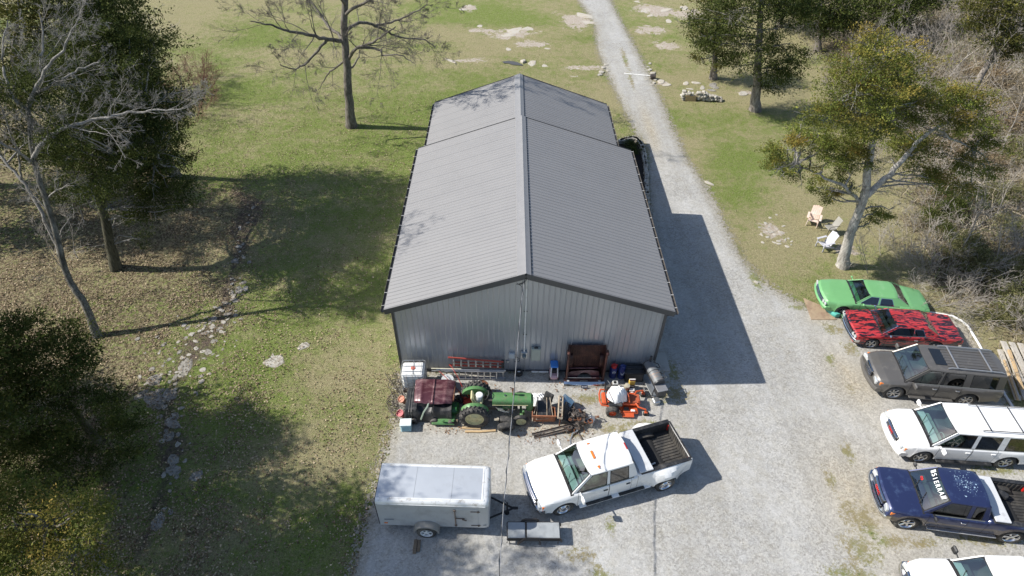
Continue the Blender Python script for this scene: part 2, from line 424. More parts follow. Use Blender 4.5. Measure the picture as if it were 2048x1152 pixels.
def gravel_material():
    m = bpy.data.materials.new("crushed_limestone"); m.use_nodes = True; n = m.node_tree; b = n.nodes["Principled BSDF"]
    b.inputs["Roughness"].default_value = .9; b.inputs["Specular IOR Level"].default_value = .2
    g = N(n, "ShaderNodeNewGeometry"); P = g.outputs["Position"]
    z = N(n, "ShaderNodeAttribute", attribute_name="edge"); sep = N(n, "ShaderNodeSeparateColor"); n.links.new(z.outputs["Color"], sep.inputs[0])
    E_, W_, T_ = sep.outputs
    vc = voro(n, P, 15); vs = N(n, "ShaderNodeSeparateColor"); n.links.new(vc, vs.inputs[0])
    vc2 = voro(n, P, 42); vs2 = N(n, "ShaderNodeSeparateColor"); n.links.new(vc2, vs2.inputs[0])
    t = math2(n, 'ADD', math2(n, 'MULTIPLY', vs.outputs[0], .55), math2(n, 'MULTIPLY', vs2.outputs[0], .45))
    c = mixc(n, t, (.232, .232, .228), (.61, .607, .598))
    big = noise(n, P, .35, 6, .65, .5); mid = noise(n, P, 2.2, 7, .7)
    c = mixc(n, mrange(n, mid, .35, .75, 0, .45), c, (.30, .285, .25))
    c = mixc(n, mrange(n, big, .42, .7, 0, .55), c, (.60, .60, .59))
    c = mixc(n, math2(n, 'MULTIPLY', T_, mrange(n, mid, .2, .6, .4, 1)), c, mixc(n, t, (.25, .21, .15), (.60, .53, .40)))
    tm = N(n, "ShaderNodeMapping"); n.links.new(P, tm.inputs[0]); tm.inputs["Scale"].default_value = (1.0, .10, 1); tm.inputs["Rotation"].default_value = (0, 0, .16)
    c = mixc(n, mrange(n, noise(n, tm.outputs[0], .9, 4, .6, .4), .46, .64, 0, .38), c, (.30, .29, .265))
    c = mixc(n, mrange(n, noise(n, P, .22, 5, .6, .8), .50, .66, 0, .28), c, (.42, .405, .37))
    c = mixc(n, mrange(n, math2(n, 'ADD', E_, math2(n, 'MULTIPLY', math2(n, 'SUBTRACT', mid, .5), 1.2)), .45, 1.15, .85, 0), c, mixc(n, t, (.17, .15, .10), (.42, .38, .29)))
    c = mixc(n, mrange(n, noise(n, P, .75, 6, .7, 1.0), .57, .68, 0, .26), c, (.22, .21, .19))
    # scattered tan leaves
    sv = voro(n, P, 9); s2 = N(n, "ShaderNodeSeparateColor"); n.links.new(sv, s2.inputs[0]); dist = voro(n, P, 9, 'F1', "Distance")
    leafn = noise(n, P, .8, 5, .6)
    spot = math2(n, 'MULTIPLY', math2(n, 'GREATER_THAN', s2.outputs[2], .95), math2(n, 'LESS_THAN', dist, .22))
    c = mixc(n, math2(n, 'MULTIPLY', math2(n, 'MULTIPLY', spot, .8), mrange(n, leafn, .45, .55)), c, (.17, .12, .07))
    wn = noise(n, P, 3.5, 8, .8); wn2 = noise(n, P, 12, 6, .8)
    wf = math2(n, 'ADD', math2(n, 'MULTIPLY', W_, .78), math2(n, 'MULTIPLY', math2(n, 'SUBTRACT', wn, .5), 2.0)); wf = math2(n, 'ADD', wf, math2(n, 'MULTIPLY', math2(n, 'SUBTRACT', wn2, .5), 1.9)); wf = math2(n, 'MULTIPLY', wf, mrange(n, W_, .03, .2))
    weedc = mixc(n, mrange(n, wn2, .35, .65), mixc(n, mrange(n, noise(n, P, .5, 3, .5), .45, .6), (.22, .18, .11), (.10, .17, .03)), (.27, .24, .13))
    c = mixc(n, mrange(n, wf, .46, .72), c, weedc)
    n.links.new(c, b.inputs["Base Color"])
    bp = N(n, "ShaderNodeBump"); bp.inputs["Strength"].default_value = .7; bp.inputs["Distance"].default_value = .03
    n.links.new(t, bp.inputs["Height"]); n.links.new(bp.outputs[0], b.inputs["Normal"])
    # ragged margin where the stones thin out into the turf
    ef = math2(n, 'ADD', E_, math2(n, 'MULTIPLY', math2(n, 'SUBTRACT', noise(n, P, 2.6, 9, .8), .5), 1.5)); ef = math2(n, 'ADD', ef, math2(n, 'MULTIPLY', math2(n, 'SUBTRACT', vs.outputs[1], .5), .35))
    tp = N(n, "ShaderNodeBsdfTransparent"); mx = N(n, "ShaderNodeMixShader")
    n.links.new(math2(n, 'GREATER_THAN', ef, .5), mx.inputs[0]); n.links.new(tp.outputs[0], mx.inputs[1]); n.links.new(b.outputs[0], mx.inputs[2])
    n.links.new(mx.outputs[0], n.nodes["Material Output"].inputs[0])
    return m
xs = np.arange(-8, 26, .2); ys = np.arange(2, 80, .2)
me, V = gridmesh("gravel_yard", xs, ys, lambda x, y: relief(x, y)+.03*np.clip(polydist(x, y, GRAVEL)/.6, 0, 1)+.012, keep=lambda x, y: polydist(x, y, GRAVEL) > -.8)
d = polydist(V[:, 0], V[:, 1], GRAVEL); wd = blob_field(V[:, 0], V[:, 1], WEEDS)
tan = np.clip(blob_field(V[:, 0], V[:, 1], [lum(1920, 690, 1.4, 1.6), lum(1950, 780, 1.0, 1.6), lum(1640, 640, .8, .5), lum(990, 850, 5, .5), lum(1700, 760, 1.2, 2.2), lum(1720, 1000, 1.6, 2.6), lum(1300, 260, .5, 4)])*.9, 0, 1)
farw = np.clip((V[:, 1]-28)/25, 0, .0)
attr(me, "edge", np.stack([np.clip(d/1.6+.5, 0, 1), np.clip(wd, 0, 1), tan, np.ones(len(d))], -1)); me.materials.append(gravel_material())
tag(link("gravel_driveway", me), kind="structure")
# ================================================================== METAL BARN
roofm = mat("grey_painted_steel_roof", (.27, .265, .263), .45, .1, .02, .6, dirt=(.255, .25, .248), dirt_amt=.15, dirt_scale=.5, spec=.5)
wallm = mat("pale_painted_steel_wall", (.42, .44, .47), .32, .40, .02, .5)
trimm = mat("dark_trim_steel", (.085, .088, .095), .4, .3, .1)
capm = mat("ridge_cap_steel", (.27, .265, .265), .42, .15, .05)
whitem = mat("white_pvc", (.78, .78, .76), .4, vary=.05, dirt=(.5, .48, .42), dirt_amt=.3, dirt_scale=5)
galv = mat("galvanised_steel", (.52, .54, .55), .38, .8, .12, 6)
blackm = mat("black_plastic", (.022, .023, .025), .45, vary=.25, dirt=(.10, .095, .09), dirt_amt=.35, dirt_scale=3)
rubber = mat("black_rubber", (.028, .028, .029), .85, vary=.25, dirt=(.14, .13, .115), dirt_amt=.5, dirt_scale=4)
XC, YF, HW_, OH, L1, L2 = .968, 18.27, 5.707, .257, 12.50, 8.36
XR, HE, HR, HE2, HR2, XC2, W2 = .758, 4.224, 6.244, 2.878, 4.906, .874, 5.807
YB, YE = YF+L1, YF+L1+L2; OHF = .37
barn = thing("metal_barn", "long pale grey steel barn with ribbed gable roof in two steps", "barn", (XC, YF, 0))
def B(v): return (v[0]-XC, v[1]-YF, v[2])
def rib_profile(a, b, pitch=.2286, h=.022):
    out = [(a, 0)]; t = a+.06
    while t < b-.09:
        k = (len(out)//6) % 4 == 0; hh = h*(1.12 if k else 1); out += [(t, 0), (t+.026, hh), (t+.040, hh), (t+.066, 0), (t+.145, 0), (t+.1452, 0)]; t += pitch
    return out+[(b, 0)]
def roof_slope(xr, hr, xe, he, y0, y1):
    prof = rib_profile(y0, y1, .2286, .026); nrm = Vector((-(he-hr), 0, (xe-xr))); nrm = nrm if nrm.z > 0 else -nrm; nrm.normalize()
    m = MB(); vs = []
    K = 6
    for y, h in prof:
        for k in range(K+1):
            t = k/K; p = Vector((xr+(xe-xr)*t, y, hr+(he-hr)*t))+nrm*h; vs.append(B(p))
    n = len(prof); fl = xe > xr
    fs = []
    for i in range(n-1):
        for k in range(K):
            f = (i*(K+1)+k, i*(K+1)+k+1, (i+1)*(K+1)+k+1, (i+1)*(K+1)+k); fs.append(f if fl else f[::-1])
    m.add(vs, fs)
    # underside sheet
    u = [(xr, y0), (xe, y0), (xe, y1), (xr, y1)]
    z = lambda x: hr+(he-hr)*(x-xr)/(xe-xr)-.03
    q = [B((x, y, z(x))) for x, y in u]; m.add(q, [(0, 1, 2, 3)])
    return m.build("roof", roofm, barn, smooth=20)
XL, XRt = XC-HW_-OH, XC+HW_+OH
for xe in (XL, XRt): roof_slope(XR, HR, xe, HE, YF-OHF, YB)
XL2, XR2 = XC2-W2, XC2+W2
for xe in (XL2, XR2): roof_slope(XR, HR2, xe, HE2, YB-.6, YE)
def ridge(xr, hr, y0, y1, sl):
    m = MB(); wd = [(-.36, -.36*sl+.035), (-.35, -.35*sl+.05), (-.03, -.01*sl+.05), (0, .065), (.03, -.01*sl+.05), (.20, -.20*sl+.05), (.21, -.21*sl+.02)]
    vs = [B((xr+a, y, hr+b)) for y in (y0, y1) for a, b in wd]; n = len(wd)
    m.add(vs, [(k, k+1, n+k+1, n+k) for k in range(n-1)]); m.build("ridge_cap", capm, barn)
    m2 = MB(); m2.box(B((xr+.235, (y0+y1)/2, hr-.235*sl+.012)), (.03, y1-y0-.02, .03)); m2.build("closure_strip", trimm, barn)
sl_ = (HR-HE)/(HW_+OH)
ridge(XR, HR, YF-OHF-.01, YB+.01, sl_); ridge(XR, HR2, YB-.4, YE+.01, (HR2-HE2)/W2)
# walls
def roofz(x, hr, he, xl, xrr): return (hr+(he-hr)*(XR-x)/(XR-xl) if x < XR else hr+(he-hr)*(x-XR)/(xrr-XR))-.05
def gable_wall(y, x0, x1, hr, he, xl, xrr, out, zb=0):
    prof = rib_profile(x0, x1, .2286, .020); m = MB(); vs = []
    for x, h in prof:
        zt = roofz(x, hr, he, xl, xrr)
        for k in range(4): vs.append(B((x, y+out*h, zb+(zt-zb)*k/3)))
    fs = [(i*4+k, (i+1)*4+k, (i+1)*4+k+1, i*4+k+1) for i in range(len(prof)-1) for k in range(3)]
    if out > 0: fs = [f[::-1] for f in fs]
    m.add(vs, fs); m.build("wall", wallm, barn, smooth=20)
def side_wall(x, y0, y1, zt, out):
    prof = rib_profile(y0, y1, .2286, .020); m = MB(); vs = []
    for yy, h in prof:
        for z in (0, zt): vs.append(B((x+out*h, yy, z)))
    fs = [(i*2, i*2+1, (i+1)*2+1, (i+1)*2) for i in range(len(prof)-1)]
    if out > 0: fs = [f[::-1] for f in fs]
    m.add(vs, fs); m.build("wall", wallm, barn, smooth=20)
X0, X1 = XC-HW_, XC+HW_
gable_wall(YF, X0, X1, HR, HE, XL, XRt, -1); gable_wall(YB, X0, X1, HR, HE, XL, XRt, 1, zb=2.5)
side_wall(X0, YF, YB, HE-.04+.08, -1); side_wall(X1, YF, YB, HE+.04, 1)
side_wall(XL2+.2, YB, YE-.2, HE2+.03, -1); side_wall(XR2-.2, YB, YE-.2, HE2+.03, 1)
gable_wall(YE-.2, XL2+.2, XR2-.2, HR2, HE2, XL2, XR2, 1)
# return walls closing the step between the two sections
m = MB(); m.box(B(((X0+XL2+.2)/2, YB-.02, 1.3)), (abs(X0-XL2-.2)+.04, .04, 2.6)); m.build("wall", wallm, barn)
# rake trim along the front gable, eave trim, corner posts
def beam(name, a, b, wdt, hgt, m_, drop=0):
    a, b = Vector(B(a)), Vector(B(b)); d = (b-a); L = d.length; d.normalize(); M = Matrix.Translation((a+b)/2) @ d.to_track_quat('X', 'Z').to_matrix().to_4x4()
    q = MB(); q.T = M; q.box((0, 0, -drop), (L, wdt, hgt), ch=.006); return q.build(name, m_, barn)
yf = YF-OHF
for xe, he in ((XL, HE), (XRt, HE)):
    beam("rake_trim", (XR, yf-.012, HR-.095), (xe, yf-.012, he-.095), .02, .27, trimm)
    beam("rake_trim", (XR, yf+.09, HR-.235), (xe, yf+.09, he-.235), .19, .015, trimm)
    beam("soffit", (XR, yf+.27, HR-.215), (xe, yf+.27, he-.215), .19, .012, capm)
for xe in (XL2, XR2): beam("rake_trim", (XR, YE+.012, HR2-.03), (xe, YE+.012, HE2-.03), .02, .14, trimm)
beam("rake_trim", (XR, YB+.012, HR-.04), (XL, YB+.012, HE-.04), .02, .15, trimm); beam("rake_trim", (XR, YB+.012, HR-.04), (XRt, YB+.012, HE-.04), .02, .15, trimm)
for x, s in ((X0, -1), (X1, 1)):
    q = MB(); q.box(B((x+s*.012, YF-.024, HE/2)), (.11, .02, HE-.1), ch=.004); q.box(B((x+s*.034, YF+.05, HE/2)), (.02, .12, HE-.1), ch=.004); q.build("corner_trim", trimm, barn)
q = MB(); q.box(B((XC, YF-.03, .06)), (2*HW_-.1, .02, .10), ch=.003); q.build("base_trim", trimm, barn)
# box gutters with pale hangers
def gutter(xe, he, y0, y1, s):
    q = MB(); x = xe+s*.015
    pr = [(0, 0), (0, -.10), (s*.10, -.10), (s*.12, .005), (s*.112, .005), (s*.094, -.092), (s*.008, -.092), (s*.008, 0)]
    vs = [B((x+a, y, he-.02+b)) for y in (y0, y1) for a, b in pr]; n = len(pr)
    q.add(vs, [(k, (k+1) % n, n+(k+1) % n, n+k) for k in range(n)]+[tuple(range(n)), tuple(range(n, 2*n))[::-1]])
    g = q.build("gutter", mat("weathered_gutter", (.12, .11, .10), .5, .2, .2), barn)
    h = MB(); t = y0+.3
    while t < y1: h.box(B((x+s*.058, t, he-.012)), (.12, .020, .010), ch=.003); t += .78
    h.build("gutter_hanger", whitem, g)
gutter(XL, HE, yf, YB, -1); gutter(XRt, HE, yf, YB, 1); gutter(XL2, HE2, YB+.05, YE, -1); gutter(XR2, HE2, YB+.05, YE, 1)
q = MB(); q.tube([B((XRt+.05, YF-.2, HE-.12)), B((XRt+.03, YF-.18, HE-.3)), B((X1+.08, YF+.08, HE-.62)), B((X1+.08, YF+.08, .15)), B((X1+.3, YF+.05, .06))], .04, 8)
q.build("downspout", trimm, barn)

# concrete apron on the right side
conc = mat("concrete", (.40, .385, .35), .85, 0, .12, 2, .3, 25, dirt=(.17, .15, .12), dirt_amt=.35, dirt_scale=1.3)
q = MB()
for k in range(5): q.box((X1+.42+.04, YF+1.03+k*2.1, .055), (.84, 2.07, .11), ch=.015)
tag(q.build("pavement", conc), kind="structure")

# ---- electrical service on the gable wall
mx_ = .81
mast = thing("service_mast", "tall white electrical conduit running up the gable to the apex", "conduit", (mx_, YF-.07, 0))
q = MB(); q.cyl((0, 0, 1.35), (0, 0, 5.86), .032, 10); q.build("pipe", whitem, mast)
q = MB(); q.tube([(0, 0, 5.84), (0, -.02, 5.95), (.02, -.09, 5.97), (.03, -.13, 5.9)], [.045, .055, .05, .04], 10); q.build("weatherhead", galv, mast)
q = MB()
for z in (2.5, 3.9): q.box((0, .03, z), (.16, .03, .04))
q.build("clamp", trimm, mast)
q = MB()
for k in range(4): q.tube([(.03, -.13, 5.9), (-.10-.03*k, -.16, 5.72-.04*k), (-.24-.06*k, -.17, 5.66-.02*k), (-.30-.03*k, -.15, 5.56+.03*k), (-.16, -.16, 5.44), (-.12, -.2, 5.50)], .009, 5)
q.build("wire_loop", blackm, mast)
mt = thing("electric_meter", "round glass electric meter on its grey box beside the panel", "meter", (mx_, YF-.02, 1.1))
q = MB(); q.box((0, -.06, .12), (.28, .13, .40), ch=.015); q.build("housing", galv, mt)
q = MB(); q.lathe([(0, -.26), (.06, -.26), (.085, -.23), (.09, -.13), (.10, -.125)], 'Y', 16, c=(0, 0, .14)); q.build("meter_dial", mat("meter_glass", (.12, .16, .18), .1, 0, .2), mt)
q = MB(); q.cyl((.06, -.04, -.08), (.06, -.04, -1.05), .018, 8); q.cyl((-.09, -.04, -.08), (-.09, -.04, -1.05), .008, 6); q.build("pipe", galv, mt)
pn = thing("breaker_panel", "grey green metal breaker box mounted right of the meter", "electrical panel", (mx_+.52, YF-.02, 1.0))
pnm = mat("grey_green_enamel", (.36, .40, .36), .4, .1, .05)
q = MB(); q.box((0, -.07, .30), (.42, .14, .78), ch=.012); q.build("box", pnm, pn)
q = MB(); q.box((0, -.145, .30), (.36, .012, .70), ch=.004); q.build("door", pnm, pn); q = MB(); q.box((0, -.08, .71), (.16, .10, .05)); q.build("latch", blackm, pn)
jb = thing("junction_box", "small pale box on the wall left of the meter with cable loop", "junction box", (mx_-.55, YF-.02, 1.05))
q = MB(); q.box((0, -.06, .12), (.27, .12, .28), ch=.012); q.build("box", mat("pale_grey_plastic", (.50, .53, .55), .5), jb)
q = MB(); q.tube([(.06, -.05, 0), (.22, -.06, .0), (.36, -.06, -.1), (.36, -.06, -.25), (.25, -.06, -.33), (.12, -.06, -.3)], .014, 6); q.build("cable", blackm, jb)
tp = MB(); tp.lathe([(0, -.06), (.05, -.06), (.06, -.03), (.06, 0)], 'Y', 12); tap = tp.build("wall_vent", galv); tap.location = (mx_-.72, YF-.02, .72); tag(tap, "small round metal vent cover low on the wall left of the meter", "vent")
# overhead service drop to the pole behind
q = MB(); pts = [(.70, YF-.22, 5.86), (.58, 17.0, 5.62), (.42, 15.0, 5.3), (.27, 12.9, 5.0), (.10, 10.8, 4.80), (-.03, 9.2, 4.72), (-.12, 7.5, 4.72), (-.3, 4, 4.9), (-.55, 0, 5.4), (-.9, -6, 6.7), (-1.2, -11, 8.2)]
q.tube(pts, .012, 5)
sp = [Vector(p)+Vector((math.sin(i*1.9)*.03, 0, math.cos(i*1.9)*.03)) for i, p in enumerate([Vector(pts[k]).lerp(Vector(pts[k+1]), j/6) for k in range(len(pts)-1) for j in range(6)])]
q2 = MB(); q2.tube(sp, .011, 5)
wr = thing("service_cable", "twisted overhead power cable running from the gable apex toward the camera", "cable", (.7, YF-.22, 5.86))
o = q.build("bare_wire", mat("aluminium_wire", (.55, .55, .55), .4, .7), wr); o.location = -Vector(wr.location); o = q2.build("insulated_wire", blackm, wr); o.location = -Vector(wr.location)
# ================================================================== VEHICLES
def paint(name, col, metal=0, rough=.28, coat=.6, **k): return mat(name, col, rough, metal, k.pop('vary', .04), 1.5, coat=coat, **k)
chrome = mat("chrome", (.72, .72, .73), .12, 1, .05)
seam = mat("panel_gap_black", (.012, .012, .013), .8)
under = mat("underbody_black", (.02, .02, .021), .9, vary=.3)
lampw = mat("headlight_lens", (.62, .64, .64), .12, .35, .15, 12, coat=.5)
amber = mat("amber_lens", (.75, .20, .03), .2, coat=.5)
redl = mat("red_lens", (.45, .02, .015), .2, coat=.5)
g_clear = glass("windscreen_glass", (.52, .70, .68), 1.0)
g_dark = glass("privacy_glass", (.07, .075, .08), 1.0)
g_mid = glass("tinted_side_glass", (.22, .27, .26), 1.0)
alloy = mat("alloy_rim", (.55, .54, .52), .3, .85, .1, dirt=(.25, .2, .16), dirt_amt=.3, dirt_scale=9)
def upholstery(nm, c): return mat(nm, c, .8, 0, .15, 6)

def ipol(tab, s):
    if s <= tab[0][0]: return tab[0][1]
    for (a, va), (b, vb) in zip(tab, tab[1:]):
        if s <= b: return va+(vb-va)*((s-a)/(b-a) if b > a else 1)
    return tab[-1][1]

def tyre_mesh(r, w, blocky=0):
    m = MB(); h = w/2
    m.lathe([(r*.62, -h*.8), (r*.70, -h*.98), (r*.86, -h), (r*.95, -h*.9), (r*.99, -h*.7), (r, -h*.35), (r, h*.35), (r*.99, h*.7), (r*.95, h*.9), (r*.86, h), (r*.70, h*.98), (r*.62, h*.8)], 'Y', 36)
    n = 30 if blocky else 0
    for k in range(n):
        a = 2*PI*k/n
        for sgn in (-1, 1): m.box((math.sin(a)*r, sgn*h*.45, math.cos(a)*r), (.045, h*.8, .025), rot=roty(a))
    return m
def rim_mesh(style, r, w):
    """outer face towards +y"""
    m = MB(); R_ = r*.63; y = w/2
    m.lathe([(R_, -y*.8), (R_*.96, -y*.7), (R_*.93, 0), (R_*.93, y*.55), (R_*1.0, y*.83), (R_*1.03, y*.9), (R_*1.0, y*.95), (R_*.95, y*.85), (R_*.9, y*.5)], 'Y', 30)
    m.mi(1); m.lathe([(0, y*.12), (R_*.93, y*.10)], 'Y', 24); m.mi(0)
    if style == 'steel':
        m.lathe([(R_*.93, y*.45), (R_*.74, y*.25), (R_*.6, y*.3), (R_*.42, y*.75), (R_*.30, y*.8), (R_*.28, y*1.0), (0, y*1.02)], 'Y', 30)
        m.mi(1)
        for k in range(8):
            a = 2*PI*k/8; m.lathe([(0, y*.40), (R_*.085, y*.34)], 'Y', 8, c=(math.cos(a)*R_*.66, 0, math.sin(a)*R_*.66))
        m.mi(0)
        for k in range(8):
            a = 2*PI*(k+.5)/8; m.box((math.cos(a)*R_*.36, y*.82, math.sin(a)*R_*.36), (.03, .03, .03))
    else:
        n = {'a5': 5, 'a6': 6, 'a7': 7, 'a10': 10}[style]; wd = {'a5': .30, 'a6': .24, 'a7': .24, 'a10': .10}[style]*R_
        m.lathe([(R_*.30, y*.2), (R_*.30, y*.72), (R_*.22, y*.82), (R_*.18, y*.9), (0, y*.92)], 'Y', 18)
        for k in range(n):
            a = 2*PI*k/n+.3
            m.box((math.cos(a)*R_*.60, y*.58, math.sin(a)*R_*.60), (R_*.74, y*.3, wd), rot=roty(-a), ch=.012)
    return m
def wheel(parent, x, y, side, r, wd, style, rimm, blocky=0, steer=0):
    t = bpy.data.objects.new("wheel", None); COL.objects.link(t); t.parent = parent; t.location = (x, y, r); t.empty_display_size = .1
    t.rotation_euler = (0, random.uniform(0, 6), 0); t.rotation_mode = 'ZYX'; t.rotation_euler = (0, random.uniform(0, 6), steer if side > 0 else PI+steer)
    tyre_mesh(r, wd, blocky).build("tyre", rubber, t, 50); rim_mesh(style, r, wd).build("rim", [rimm, under], t, 30)
    return t

def window_mesh(P00, P10, P11, P01, seal=.035, rc=.09, nrm=None, sub=6, bow=None):
    """glazed panel between 4 corners (bottom a, bottom b, top b, top a); returns seal mesh and glass mesh"""
    P = [Vector(p) for p in (P00, P10, P11, P01)]
    def bl(u, v): return P[0]*(1-u)*(1-v)+P[1]*u*(1-v)+P[2]*u*v+P[3]*(1-u)*v
    lu = ((P[1]-P[0]).length+(P[2]-P[3]).length)/2; lv = ((P[3]-P[0]).length+(P[2]-P[1]).length)/2
    def q(u, v):
        p = bl(u, v)
        return p+(bow(u, v) if bow else Vector((0, 0, 0)))
    su, sv = seal/lu, seal/lv
    # inner rounded polygon
    pts = []; ru, rv = min(rc/lu, .45-su), min(rc/lv, .45-sv)
    for (cx, cy, a0) in ((su+ru, sv+rv, PI), (1-su-ru, sv+rv, 1.5*PI), (1-su-ru, 1-sv-rv, 0), (su+ru, 1-sv-rv, .5*PI)):
        for k in range(5):
            a = a0+k*PI/8; pts.append((cx+ru*math.cos(a), cy+rv*math.sin(a)))
    out = []
    for (u, v) in pts:
        # push out to border
        du, dv = u-.5, v-.5; f = .5/max(abs(du), abs(dv)); out.append((min(1, max(0, .5+du*f)), min(1, max(0, .5+dv*f))))
    # corners
    for ci, k in enumerate((2, 7, 12, 17)): out[k] = ((0, 0), (1, 0), (1, 1), (0, 1))[ci]
    n = len(pts); ring = MB(); ring.add([q(*o) for o in out]+[q(*p) for p in pts], [(k, (k+1) % n, n+(k+1) % n, n+k) for k in range(n)])
    g = MB(); K = 5; vs = [q(.5, .5)]
    for j in range(1, K+1):
        for p in pts: vs.append(q(.5+(p[0]-.5)*j/K, .5+(p[1]-.5)*j/K))
    fs = [(0, 1+k, 1+(k+1) % n) for k in range(n)]
    for j in range(K-1): fs += [(1+j*n+k, 1+(j+1)*n+k, 1+(j+1)*n+(k+1) % n, 1+j*n+(k+1) % n) for k in range(n)]
    g.add(vs, fs); return ring, g

def bow_bar(m, xf, hw, z0, z1, dep, bow, wrap=.25, n=14, sgn=1):
    """bumper-like bar across the vehicle; xf front face at centre, sgn +1 front -1 rear"""
    vs = []
    for i in range(n+1):
        u = -1+2*i/n; y = u*hw; x = xf-sgn*(bow*u*u+wrap*max(0, abs(u)-.86)**2*40*.25)
        zc = (z0+z1)/2; hh = (z1-z0)/2
        for (a, b) in ((0, -.6), (.02, 0), (0, .6), (-.03, 1), (-dep, 1), (-dep, -1), (-.03, -1)):
            vs.append((x+sgn*a, y, zc+b*hh))
    k = 7; fs = [(i*k+j, i*k+(j+1) % k, (i+1)*k+(j+1) % k, (i+1)*k+j) for i in range(n) for j in range(k)]
    fs += [tuple(range(k)), tuple(range(n*k, n*k+k))[::-1]]
    if sgn < 0: fs = [f[::-1] for f in fs]
    m.add(vs, fs)

def text(body, size, parent, M, m_, name="lettering", ext=.004, shear=0, sx=1):
    c = bpy.data.curves.new(name, 'FONT'); c.body = body; c.size = size; c.align_x = 'CENTER'; c.align_y = 'CENTER'; c.extrude = ext; c.shear = shear
    c.offset = size*.012
    tmp = bpy.data.objects.new(name, c); me = bpy.data.meshes.new_from_object(tmp); bpy.data.objects.remove(tmp); me.materials.clear(); me.materials.append(m_); o = bpy.data.objects.new(name, me); COL.objects.link(o)
    if parent: o.parent = parent
    o.matrix_local = M @ Matrix.Diagonal((sx, 1, 1, 1)); return o

